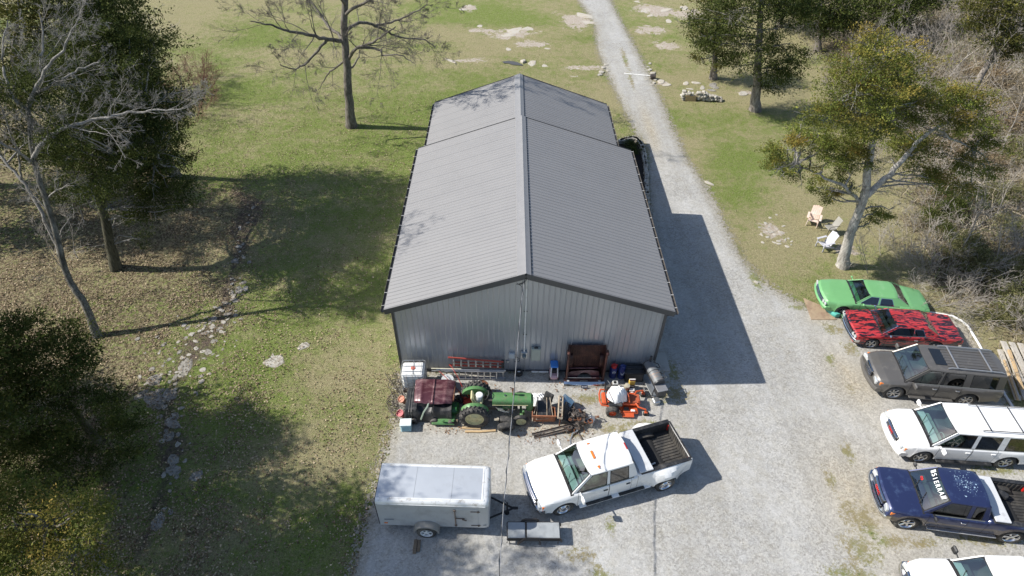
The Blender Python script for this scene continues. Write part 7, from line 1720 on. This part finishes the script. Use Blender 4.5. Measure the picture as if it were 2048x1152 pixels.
# barrel smoker
smk = mat("smoker_black_steel", (.06, .062, .065), .45, .4, .2, 4, dirt=(.12, .12, .12), dirt_amt=.3); smr = mat("heat_rusted_lid", (.17, .18, .19), .5, .3, .15, 3, streak=(2.6, .7, 1), dirt=(.42, .22, .11), dirt_amt=.30, dirt_scale=1.6)
t = thing("barrel_smoker", "black barrel smoker grill with rust streaked lids at the barn's right corner", "grill", (6.52, 17.42, 0), R(104))
q = MB(); q.lathe([(0, -.62), (.26, -.62), (.27, -.60), (.27, .60), (.26, .62), (0, .62)], 'X', 28, c=(0, 0, .90)); q.build("barrel", smk, t, 40)
for x0 in (-.56, .02):
    q = MB(); q.grid(lambda u, v, x0=x0: (x0+.54*u, -.282*math.cos(R(20)+R(140)*v), .90+.282*math.sin(R(20)+R(140)*v)), 4, 16); q.v = q.v; q.build("lid", smr, t, 60)
for x in (-.42, -.15, .16, .44): q = MB(); q.box((x, -.20, 1.10), (.04, .05, .18), rot=rotx(-.8)); q.build("hinge", smk, t)
for x in (-.30, .30): q = MB(); q.tube([(x-.12, -.26, 1.02), (x-.12, -.34, 1.04), (x+.12, -.34, 1.04), (x+.12, -.26, 1.02)], .018, 6); q.build("handle", smk, t)
for x in (-.36, .30):
    q = MB(); q.lathe([(.05, -.008), (.065, 0), (.05, .008)], 'X', 14, c=(x, -.38, .95)); q.build("spring_handle", galv, t)
q = MB(); q.box((.66+.12, 0, .62), (.36, .42, .36), ch=.02); q.box((.66+.12, 0, .82), (.40, .46, .03), ch=.008); q.build("firebox", galv, t) if False else None
q = MB(); q.box((-.80, .0, .70), (.34, .44, .36), ch=.02); q.build("firebox", smk, t); q = MB(); q.box((-.80, 0, .90), (.38, .48, .03), ch=.008); q.build("firebox_lid", mat("grey_heat_metal", (.33, .33, .34), .45, .5), t)
q = MB(); q.cyl((.5, 0, 1.15), (.5, 0, 1.5), .05, 10); q.build("chimney", smk, t)
for x in (-.62, .5):
    for y in (-.24, .24):
        q = MB(); q.cyl((x*.95, y*.7, .75), (x, y*1.15, 0), .022, 6); q.build("leg", smk, t)
q = MB(); q.box((-.05, 0, .18), (1.25, .5, .03)); q.box((-.9, .15, .14), (.3, .3, .22)); q.build("shelf", galv, t)
# zero-turn mower under a white tarp
t = thing("zero_turn_mower", "orange zero-turn mower with black tyres and roll bar parked beside the smoker", "mower", (4.98, 16.38, 0), -.04)
q = MB(); q.box((-.35, 0, .42), (.95, .62, .24), ch=.06); q.box((.42, 0, .42), (.75, .58, .10), ch=.03); q.tube([(-.85, -.42, .52), (-.92, -.2, .50), (-.92, .2, .50), (-.85, .42, .52)], .035, 8)
q.tube([(-.85, -.42, .52), (-.2, -.46, .46)], .035, 8); q.tube([(-.85, .42, .52), (-.2, .46, .46)], .035, 8); q.build("frame", orange, t)
q = MB(); q.box((.56, 0, .50), (.50, .50, .03), ch=.008); q.box((.34, 0, .56), (.06, .52, .16), ch=.02); q.build("foot_plate", mat("worn_orange", (.50, .10, .04), .6, dirt=(.30, .09, .05), dirt_amt=.6, dirt_scale=6), t)
q = MB(); q.box((.36, 0, .19), (.78, 1.12, .13), ch=.05); q.box((.36, -.50, .27), (.55, .10, .05), ch=.02); q.box((.30, -.62, .19), (.5, .22, .04), rot=rotx(.35), ch=.01); q.build("deck", orange, t)
q = MB(); q.box((.50, -.48, .30), (.18, .10, .07)); q.build("belt_cover", whitep, t); q = MB(); q.box((.22, -.42, .33), (.22, .18, .06), ch=.02); q.build("pulley_cover", blackm, t)
for sy in (-1, 1):
    q = MB(); q.tube([(.62, sy*.22, .50), (.72, sy*.42, .48), (1.02, sy*.50, .44), (1.06, sy*.50, .34)], .04, 8); q.build("front_arm", orange, t)
    q = MB(); q.box((1.06, sy*.50, .27), (.14, .14, .08), ch=.02); q.build("caster_fork", orange, t)
    q = MB(); q.lathe([(.04, -.05), (.12, -.055), (.14, 0), (.12, .055), (.04, .05)], 'Y', 16, c=(1.08, sy*.50, .14)); q.build("caster_wheel", rubber, t)
    e = bpy.data.objects.new("wheel", None); COL.objects.link(e); e.parent = t; e.location = (-.38, sy*.56, .29); e.rotation_euler.z = 0 if sy > 0 else PI
    q = MB(); q.lathe([(.15, -.11), (.20, -.15), (.27, -.13), (.29, -.06), (.29, .06), (.27, .13), (.20, .15), (.15, .11)], 'Y', 30); q.build("tyre", rubber, e, 50)
    q = MB(); q.lathe([(.155, -.1), (.16, .11), (.145, .12), (.13, .04), (.06, .03), (.05, .08), (0, .08)], 'Y', 24); q.build("rim", orange, e)
    q = MB(); q.box((-.28, sy*.40, .60), (.62, .20, .10), ch=.04); q.build("fender", blackm, t)
q = MB(); q.tube([(-.62, -.36, .55), (-.72, -.36, 1.02), (-.72, .36, 1.02), (-.62, .36, .55)], .03, 8); q.tube([(-.70, -.36, .90), (-.38, -.38, .62)], .025, 6); q.build("roll_bar", blackm, t)
q = MB(); q.tube([(.34, -.20, .58), (.26, -.24, .95), (.22, -.12, 1.0)], .018, 6); q.build("control_lever", orange, t)
o = cloth("tarp", (4.80, 16.42, .52), .46, .42, .58, 12, tarp_w, "white tarp draped over the seat of the orange mower", "tarp", ch=1)
# small engines and cans
t = thing("generator", "small grey engine with pull handle between the bed and the orange mower", "engine", (4.85, 17.28, 0)); q = MB(); q.box((0, 0, .24), (.30, .26, .26), ch=.04); q.build("engine", steel, t); q = MB(); q.box((.02, 0, .42), (.26, .22, .10), ch=.03); q.lathe([(0, .47), (.07, .47), (.08, .44)], 'Z', 12); q.build("cover", mat("greyish_white", (.48, .49, .48), .5), t)
q = MB(); q.tube([(.1, 0, .4), (.38, -.1, .28), (.55, -.2, .12)], .012, 5); q.build("handle", galv, t); q = MB(); q.tube([(-.2, -.1, .1), (-.2, -.1, .4), (-.32, .12, .45)], .014, 5); q.build("frame", galv, t)
t = MB(); t.lathe([(0, 0), (.10, 0), (.11, .03), (.11, .36), (.13, .40), (.12, .48), (0, .50)], 'Z', 20); o = t.build("canister", mat("beige_metal", (.48, .44, .34), .5, dirt=(.3, .25, .17), dirt_amt=.3)); o.location = (5.30, 17.12, .05); o.rotation_euler = (.1, .12, 0); tag(o, "beige round canister standing left of the yellow can", "canister")
t = thing("fuel_can", "yellow can with dark top standing before the black deck box", "fuel can", (5.60, 17.30, .30)); yl = mat("yellow_plastic", (.62, .42, .08), .45); q = MB(); q.box((0, 0, .16), (.28, .16, .30), ch=.04); q.build("body", yl, t); q = MB(); q.box((0, 0, .32), (.24, .13, .04)); q.build("top", mat("brown_cap", (.10, .04, .03), .5), t); q = MB(); q.box((0, 0, .355), (.27, .05, .03)); q.build("handle", whitep, t); q = MB(); q.box((0, 0, -.14), (.3, .25, .30)); q.build("stand", steel, t)
t = thing("small_engine", "small red and white engine on the ground beside the orange mower", "engine", (5.58, 17.02, 0)); q = MB(); q.box((0, 0, .18), (.18, .16, .18), ch=.03); q.build("block", blackm, t); q = MB(); q.box((0, -.02, .30), (.24, .16, .08), ch=.025); q.box((.0, -.11, .2), (.12, .05, .12)); q.build("cover", whitep, t); q = MB(); q.box((0, -.14, .2), (.08, .02, .05)); q.build("badge", rd_, t)
q = MB(); q.box((0, 0, .02), (.12, .40, .03), ch=.01); q.box((0, 0, .2), (.02, .3, .34)); o = q.build("metal_sheet", galv); o.location = (6.12, 17.0, 0); tag(o, "small upright sheet of galvanised metal left of the smoker's leg", "metal sheet")

# --- stack of chaise lounges
cush = mat("grey_sling_cushion", (.34, .36, .37), .6, .1, .06, 4, dirt=(.24, .25, .25), dirt_amt=.3); lfr = mat("dark_bronze_tube", (.085, .075, .07), .4, .5, .1)
gL = "stacked grey chaise lounges"
lp = at(1069, 1092)
for k, lb in enumerate(("grey chaise lounge at the bottom of the stack below the trailer hitch", "grey chaise lounge in the middle of the stack below the trailer hitch", "grey chaise lounge topmost in the stack below the trailer hitch")):
    t = thing("chaise_lounge", lb, "chaise lounge", (lp.x, lp.y+.36, k*.075), 0, gL)
    q = MB(); q.box((-.66, 0, .34), (.62, .58, .035), ch=.012); q.build("seat", cush, t); q = MB(); q.box((.31, 0, .34), (1.18, .58, .035), ch=.015); q.build("backrest", cush, t)
    q = MB()
    for sy in (-1, 1): q.tube([(-1.0, sy*.30, .12 if k == 0 else .28), (-.98, sy*.31, .32), (.90, sy*.31, .32), (.98, sy*.30, .20)], .018, 6)
    q.cyl((-.98, -.3, .32), (-.98, .3, .32), .018, 6); q.cyl((.9, -.3, .32), (.9, .3, .32), .018, 6); q.cyl((-.31, -.29, .345), (-.31, .29, .345), .018, 6); q.build("frame", lfr, t)
    for sy in (-1, 1):
        q = MB(); q.tube([(-.62, sy*.34, .06), (-.42, sy*.36, .40), (-.34, sy*.36, .47), (.08, sy*.36, .47), (.16, sy*.36, .40), (.20, sy*.34, .06)], .020, 6); q.build("armrest", lfr, t)
    for x in (-.9, .85):
        for sy in (-1, 1):
            if k == 0: q = MB(); q.cyl((x, sy*.29, 0), (x, sy*.29, .32), .016, 6); q.build("leg", lfr, t)

# --- lawn chairs by the cedar
def adirondack(loc, rz, m_, label):
    t = thing("adirondack_chair", label, "chair", loc, rz)
    q = MB()
    for k in range(6): q.box((.02+k*.082, 0, .36-.028*k if k else .36), (.07, .52, .02), rot=roty(.28), ch=.004) if False else q.box((.28-k*.088, 0, .37-.030*k), (.08, .54, .022), rot=roty(-.30), ch=.004)
    q.build("seat", m_, t); q = MB()
    for k in range(5): y = -.22+k*.11; q.box((-.36, y*1.0, .62), (.022, .10, .86-abs(k-2)*.05), rot=roty(-.42), ch=.004)
    q.box((-.30, 0, .52), (.03, .5, .06), rot=roty(-.42)); q.box((-.46, 0, .84), (.03, .52, .06), rot=roty(-.42)); q.build("backrest", m_, t)
    for sy in (-1, 1):
        q = MB(); q.box((.02, sy*.34, .56), (.68, .13, .025), ch=.008); q.build("armrest", m_, t)
        q = MB(); q.box((.30, sy*.29, .28), (.09, .03, .56), ch=.006); q.build("leg", m_, t)
        q = MB(); q.box((-.10, sy*.26, .20), (.92, .03, .10), rot=roty(-.30), ch=.008); q.build("leg", m_, t)
    return t
peach = mat("sun_bleached_peach_plastic", (.74, .56, .46), .55, vary=.05, dirt=(.80, .70, .63), dirt_amt=.5); lav = mat("pale_lavender_grey_plastic", (.52, .52, .56), .55, vary=.05)
a = adirondack((18.22, 29.75, 0), R(-118), peach, "sun bleached peach adirondack chair, the farthest of the three lawn chairs"); a.scale = (1.0, 1.0, 1.0)
a = adirondack((18.05, 27.45, 0), R(200), lav, "pale grey adirondack chair, the nearest of the three lawn chairs"); a.scale = (.98, .98, .98)
t = thing("patio_chair", "grey mesh metal patio chair between the two adirondack chairs", "chair", (18.85, 28.85, 0), R(190)); t.scale = (1.02, 1.02, 1.02)
msh = mat("taupe_mesh", (.28, .27, .24), .7); q = MB(); q.box((.0, 0, .42), (.48, .48, .025), ch=.01); q.build("seat", msh, t); q = MB(); q.box((-.33, 0, .72), (.025, .46, .60), rot=roty(-.35), ch=.01); q.build("backrest", msh, t)
for sy in (-1, 1):
    q = MB(); q.tube([(-.36, sy*.27, .66), (.16, sy*.28, .66), (.25, sy*.28, .60), (.26, sy*.28, 0)], .016, 6); q.build("armrest", lfr, t); q = MB(); q.tube([(.22, sy*.26, .42), (-.24, sy*.26, .42), (-.36, sy*.28, 0)], .016, 6); q.build("leg", lfr, t)

# --- parking curb pipe, plywood, lumber
cpts = [at(1840, 622, .06), at(1870, 626, .06), at(1905, 632, .06), at(1922, 641, .06), at(1936, 652, .06), at(1960, 692, .06), at(1985, 740, .06), at(2010, 790, .06), at(2048, 850, .06), at(2110, 960, .06)]
q = MB(); q.tube(cpts, .055, 10); o = q.build("edge_pipe", whitem); tag(o, "long white plastic pipe laid on the ground as the parking lot's edge", "pipe")
q = MB(); pp = [at(1622, 641), at(1672, 641), at(1655, 618), at(1606, 598)]; c_ = sum(pp, Vector())/4; q.prism([(p.x-c_.x, p.y-c_.y) for p in pp], .03, .05); o = q.build("plywood_sheet", mat("damp_plywood", (.36, .27, .18), .8, vary=.15, dirt=(.24, .16, .11), dirt_amt=.5, dirt_scale=2)); o.location = (c_.x, c_.y, .02); tag(o, "thin tan plywood sheet on the gravel before the green car's front wheel", "plywood")
gM = "boards in the lumber stack by the parking edge"
def board(a, b, z, wd, th_, m_, lb, name="board"):
    a, b = at(*a, z), at(*b, z); d = b-a; L = d.length; q = MB(); q.box((0, 0, 0), (L, wd, th_), ch=.006); o = q.build(name, m_); o.location = ((a.x+b.x)/2, (a.y+b.y)/2, z); o.rotation_euler.z = math.atan2(d.y, d.x); tag(o, lb, "board", gM)
bot = "silvered long board in the lower layer of the lumber stack"; topb = "silvered long board on top of the lumber stack"
for k, dx in enumerate((0, 16, 32, 48)): board((2000+dx, 700+0*k), (2036+dx*1.05, 800), .18, .24, .07, grey_t, bot)
for k, dx in enumerate((0, 17, 34, 51)): board((2006+dx, 683+k*2), (2044+dx, 764+k*2), .32, .26, .07, grey_t, topb)
board((2018, 700), (2045, 778), .40, .12, .08, timber, "yellowish newer board laid on top of the lumber stack"); board((2008, 720), (2036, 800), .27, .08, .07, timber, "yellowish newer board wedged into the lumber stack's lower layer")
for i, (px, py) in enumerate(((2006, 704), (2012, 752), (2036, 796))):
    p = at(px, py, .08); q = MB(); q.box((0, 0, 0), (1.5, .14, .13), ch=.01); o = q.build("bearer", grey_t); o.location = (p.x+.65, p.y, .07); o.rotation_euler.z = -.1; tag(o, ("short timber bearer under the stack's far end", "short timber bearer under the stack's middle", "short timber bearer under the stack's near end")[i], "timber", "bearers under the lumber stack")

# ================================================================== STONES
lime = mat("limestone", (.44, .42, .37), .9, 0, .15, 2.5, .5, 14, dirt=(.24, .20, .15), dirt_amt=.45, dirt_scale=3)
limeg = mat("grey_weathered_limestone", (.33, .31, .275), .9, 0, .18, 3, .5, 14, dirt=(.10, .09, .07), dirt_amt=.5, dirt_scale=3)
limew = mat("bright_limestone", (.47, .44, .38), .9, 0, .12, 3, .5, 14, dirt=(.36, .29, .21), dirt_amt=.4, dirt_scale=3)
def slab_mesh(seed, flat=.3, n=8):
    rs_ = np.random.RandomState(seed); r = [1+rs_.uniform(-.30, .25) for _ in range(n)]; q = MB(); pts = [(math.cos(2*PI*k/n)*r[k], math.sin(2*PI*k/n)*r[k]) for k in range(n)]
    vs = []; lv = ((1.02, -.5), (1.0, .32), (.93, .50), (.5, .54))
    for f_, z in lv:
        for x, y in pts: vs.append((x*f_+rs_.uniform(-.02, .02), y*f_+rs_.uniform(-.02, .02), (z+rs_.uniform(-.07, .07))*flat))
    vs.append((0, 0, .56*flat)); m_ = len(vs)-1
    fs = [(i*n+k, i*n+(k+1) % n, (i+1)*n+(k+1) % n, (i+1)*n+k) for i in range(3) for k in range(n)]+[(3*n+k, 3*n+(k+1) % n, m_) for k in range(n)]
    q.add(vs, fs); return q
SL = {}
for nm, m_ in (("g", limeg), ("l", lime), ("w", limew)):
    SL[nm] = []
    for i in range(4): o = slab_mesh(300+i, .22).build("rock", m_, smooth=25); SL[nm].append(o.data); bpy.data.objects.remove(o)
CHK = {}
for nm, m_ in (("l", lime), ("w", limew)):
    CHK[nm] = []
    for i in range(4): o = slab_mesh(400+i, 1.1, 7).build("rock", m_, smooth=25); CHK[nm].append(o.data); bpy.data.objects.remove(o)
rk_ = random.Random(21)
def rock(me_, px, py, rx, ry, label, group, name="rock", z=0, thick=1, rz=None):
    p = at(px, py, 0); o = link(name, me_); o.location = (p.x, p.y, z+.01); o.scale = (rx, ry, (rx+ry)/2*thick); o.rotation_euler = (rk_.uniform(-.03, .03), rk_.uniform(-.03, .03), rk_.uniform(0, 6.28) if rz is None else rz); return tag(o, label, "rock", group)
gS = "flat limestone slabs along the leafy strip"; lS = "flat grey limestone slab sunk in the leafy strip on the left"
for px, py, a, b in ((370, 735, .55, .28), (405, 722, .33, .2), (308, 760, .38, .30), (283, 790, .35, .2), (308, 797, .55, .32), (336, 790, .38, .26), (345, 848, .42, .22), (337, 871, .24, .28), (345, 920, .32, .22), (347, 940, .32, .25), (393, 952, .26, .2), (352, 832, .25, .14), (320, 813, .2, .14), (390, 786, .2, .12), (362, 768, .18, .14),
                     (335, 720, .16, .1), (318, 738, .18, .12), (290, 775, .2, .12), (348, 792, .2, .15), (375, 655, .2, .1), (396, 652, .14, .1), (440, 658, .2, .14), (420, 640, .16, .12), (455, 628, .2, .12), (470, 600, .25, .14), (478, 580, .3, .2), (462, 585, .2, .14), (450, 606, .2, .12), (415, 690, .14, .1), (375, 700, .16, .1), (400, 700, .14, .08), (317, 1043, .36, .26), (372, 676, .14, .1), (405, 668, .14, .08), (430, 615, .14, .1), (486, 565, .2, .12), (330, 945, .12, .08), (300, 812, .16, .1), (275, 805, .14, .1), (287, 764, .14, .1)):
    rock(rk_.choice(SL["g"]), px, py, a, b, lS, gS, z=-.015, thick=.65)
SP = [(505, 415), (492, 455), (482, 495), (480, 540), (474, 580), (452, 610), (430, 640), (405, 668), (385, 700), (360, 735), (335, 765), (322, 790), (330, 815), (345, 850), (342, 890), (345, 940), (335, 985), (320, 1035)]
for k in range(190):
    u = min(len(SP)-1.01, max(0, rk_.gauss(7.6, 3.4) if k > 25 else rk_.uniform(0, 17))); i = int(u); f = u-i; w_ = 9+26*math.exp(-((u-8.5)/4)**2); px = SP[i][0]*(1-f)+SP[i+1][0]*f+rk_.gauss(0, w_); py = SP[i][1]*(1-f)+SP[i+1][1]*f+rk_.gauss(0, w_*.5)
    a = rk_.uniform(.05, .15)*(1.4 if rk_.random() < .12 else 1); rock(rk_.choice(SL["g"]+SL["l"]), px, py, a, a*rk_.uniform(.5, .9), "small pale stone in the broken rocky band crossing the left lawn", "small stones of the rocky band", z=.005, thick=.8)
rock(SL["l"][1], 548, 720, .50, .44, "large flat pale stone set in the lawn left of the barn, the bigger of two", None, z=-.05, rz=.4); rock(SL["l"][2], 607, 692, .30, .22, "smaller flat pale stone in the lawn nearest the barn's left wall", None, z=-.02)
rock(SL["w"][0], 477, 494, .16, .12, "small bright stone in the shaded strip left of the barn", None, thick=3)
gF = "bright limestone outcrops behind the barn"; lF = "bright limestone outcrop showing through the grass behind the barn"
for px, py, a, b in ((1010, 68, 1.0, .8), (1035, 62, 1.1, .9), (1055, 60, .9, .6), (1035, 76, .8, .4), (1050, 86, 1.3, .35), (1080, 90, 1.0, .3), (928, 18, .6, .4), (935, 12, .5, .35), (952, 62, .4, .35), (958, 53, .5, .3), (933, 74, .45, .25), (1017, 98, .4, .25), (1063, 127, .8, .3), (1090, 133, .5, .25), (905, 122, .8, .2), (1095, 97, .3, .2), (1160, 30, 1.4, .7), (1175, 45, 1.2, .5), (1145, 150, .6, .3), (1193, 153, .8, .3), (1160, 140, .6, .3), (1290, 22, 1.2, .5), (1330, 20, .9, .4), (1310, 28, 1.2, .3), (1285, 5, 1.1, .5), (1350, 62, .8, .3), (1337, 42, .6, .3), (1325, 95, 1.0, .35), (1350, 103, .9, .3), (1368, 15, .8, .4)):
    rock(rk_.choice(SL["w"]), px, py, a, b, lF, gF, z=-.02-.04*max(a, b), thick=.55)
rock(CHK["w"][1], 1046, 124, .28, .24, "rounded pale boulder beside the puddle behind the barn", None)
gC = "rocks around the culvert under the gravel lane"; lC = "pale rock piled at the culvert mouth beside the gravel lane"
for px, py, a in ((1207, 136, .3), (1203, 145, .35), (1212, 130, .25), (1200, 150, .3), (1215, 142, .25), (1300, 140, .3), (1306, 147, .35), (1304, 156, .3), (1308, 166, .25), (1296, 135, .2), (1292, 160, .2), (1300, 128, .25), (1285, 132, .2), (1311, 160, .2), (1303, 170, .2)):
    rock(rk_.choice(CHK["l"]), px, py, a*.8, a*.65, lC, gC, z=.0, thick=.6)
gR = "rocks right of the lane near the cedars"
for px, py, a, b, m_ in ((1322, 163, .4, .3, "w"), (1333, 170, .4, .25, "w"), (1372, 167, .4, .2, "w"), (1392, 166, .4, .2, "w"), (1405, 176, .4, .2, "l"), (1425, 170, .5, .3, "g"), (1430, 175, .35, .25, "g"), (1423, 181, .4, .2, "g"), (1487, 188, .5, .35, "l"), (1380, 178, .3, .15, "w")):
    rock(rk_.choice(SL[m_]), px, py, a, b, "flat stone in the grass between the lane and the cedars", gR, z=-.01)
rock(SL["w"][2], 1418, 367, .35, .14, "single white stone at the gravel lane's right edge", None, thick=1.4, rz=-.8); rock(CHK["w"][0], 1511, 566, .14, .11, "small white stone at the bend of the gravel drive", None); rock(SL["w"][1], 1622, 1105, .14, .08, "small white stone on the open gravel near the photo's bottom", "white stones on the open gravel"); rock(SL["w"][3], 1631, 1080, .14, .09, "small white stone on the open gravel, farther of the two", "white stones on the open gravel")
gQ = "broken stones in the bare patch by the lawn chairs"
for k in range(26): rock(rk_.choice(SL["l"]+SL["w"]), rk_.gauss(1548, 17), rk_.gauss(472, 14), rk_.uniform(.05, .17), rk_.uniform(.04, .12), "small broken stone in the bare earth patch left of the lawn chairs", gQ)
# stacked-stone garden ledge: pile with timber front
t = thing("stone_wall", "low pile of stacked pale stones with a small timber hatch on the grass by the lane", "stone wall", tuple(at(1362, 202)), -.05)
q = MB(); rs3 = np.random.RandomState(33)
for k in range(150):
    u = rs3.uniform(0, 1); x = 3.15*u; h = (1.0 if u < .5 else 1.0-(u-.5)*1.5); z = rs3.uniform(0, .62)*h; y = rs3.uniform(-.18, .18)+.25
    if .32 < x < 1.12 and z < .36 and y < .22: continue
    s_ = rs3.uniform(.09, .19); q.T = tr(x, y, z+.06) @ rotz(rs3.uniform(0, 6)) @ rotx(rs3.uniform(-.5, .5)); q.box((0, 0, 0), (s_*1.9, s_*1.3, s_), ch=s_*.25)
q.T = None; q.build("stones", lime, t); q = MB()
for k in range(6): q.box((.38+k*.135, .02, .23), (.12, .03, .44), ch=.005)
q.build("hatch", timber, t)
# dry-laid border along the barn's right side, mulch bed, shrubs
q = MB(); bed = gp([(1240, 288), (1268, 283), (1283, 300), (1290, 340), (1293, 400), (1293, 440)]); poly = bed+[(X1+.02, bed[-1][1]), (X1+.02, bed[0][1])]
q.prism(poly, .0, .07); tag(q.build("mulch_bed", mat("dark_mulch", (.022, .016, .012), .95, vary=.5, vscale=14, bump=.8, bscale=30)), kind="structure")
t = thing("stone_border", "curved border of stacked pale stones around the mulch bed on the barn's right side", "stone border", (bed[1][0], bed[1][1], 0))
q = MB(); P_ = limb_path([(x, y, 0) for x, y in bed[0:6]], 14)
for k in range(len(P_)-1):
    for j in range(2):
        p = P_[k]; s_ = rs3.uniform(.16, .26); q.T = tr(p[0]-bed[1][0]+rs3.uniform(-.03, .03), p[1]-bed[1][1]+rs3.uniform(-.1, .1), .10+j*.17) @ rotz(rs3.uniform(-.4, .4)+math.atan2(P_[k+1][1]-p[1], P_[k+1][0]-p[0])); q.box((0, 0, 0), (s_*1.7, s_, .17), ch=.03)
q.T = None; q.build("stones", lime, t)
for (px, py, s) in ((1258, 300, .55), (1265, 312, .5)):
    p = at(px, py); put(LB[3], "bush", p.x, p.y, s, "small dark green shrub in the mulch bed beside the barn", "bush", "dark shrubs in the mulch bed")
# puddle and culvert pipe
q = MB(); pd_ = gp([(1004, 124), (1016, 122), (1026, 123), (1035, 125), (1044, 129), (1046, 132), (1036, 131), (1024, 130), (1016, 127), (1008, 127)]); c_ = pd_[3]; q.prism(pd_, .028, .034); wm = mat("puddle_water", (.09, .085, .075), .12, 0, .1); tag(q.build("water", wm), kind="structure")
a, b = at(1248, 147, .05), at(1302, 152, .07); q = MB(); q.cyl(a, b, .055, 12); tag(q.build("culvert_pipe", whitem), "white plastic culvert pipe crossing under the gravel lane", "pipe")
a = at(1306, 153, .2); q = MB(); q.lathe([(.16, -.2), (.20, -.2), (.20, .2), (.15, .2), (.15, -.2)], 'X', 18); o = q.build("culvert_mouth", steel); o.location = a; tag(o, "grey open culvert mouth among the rocks right of the lane", "culvert")
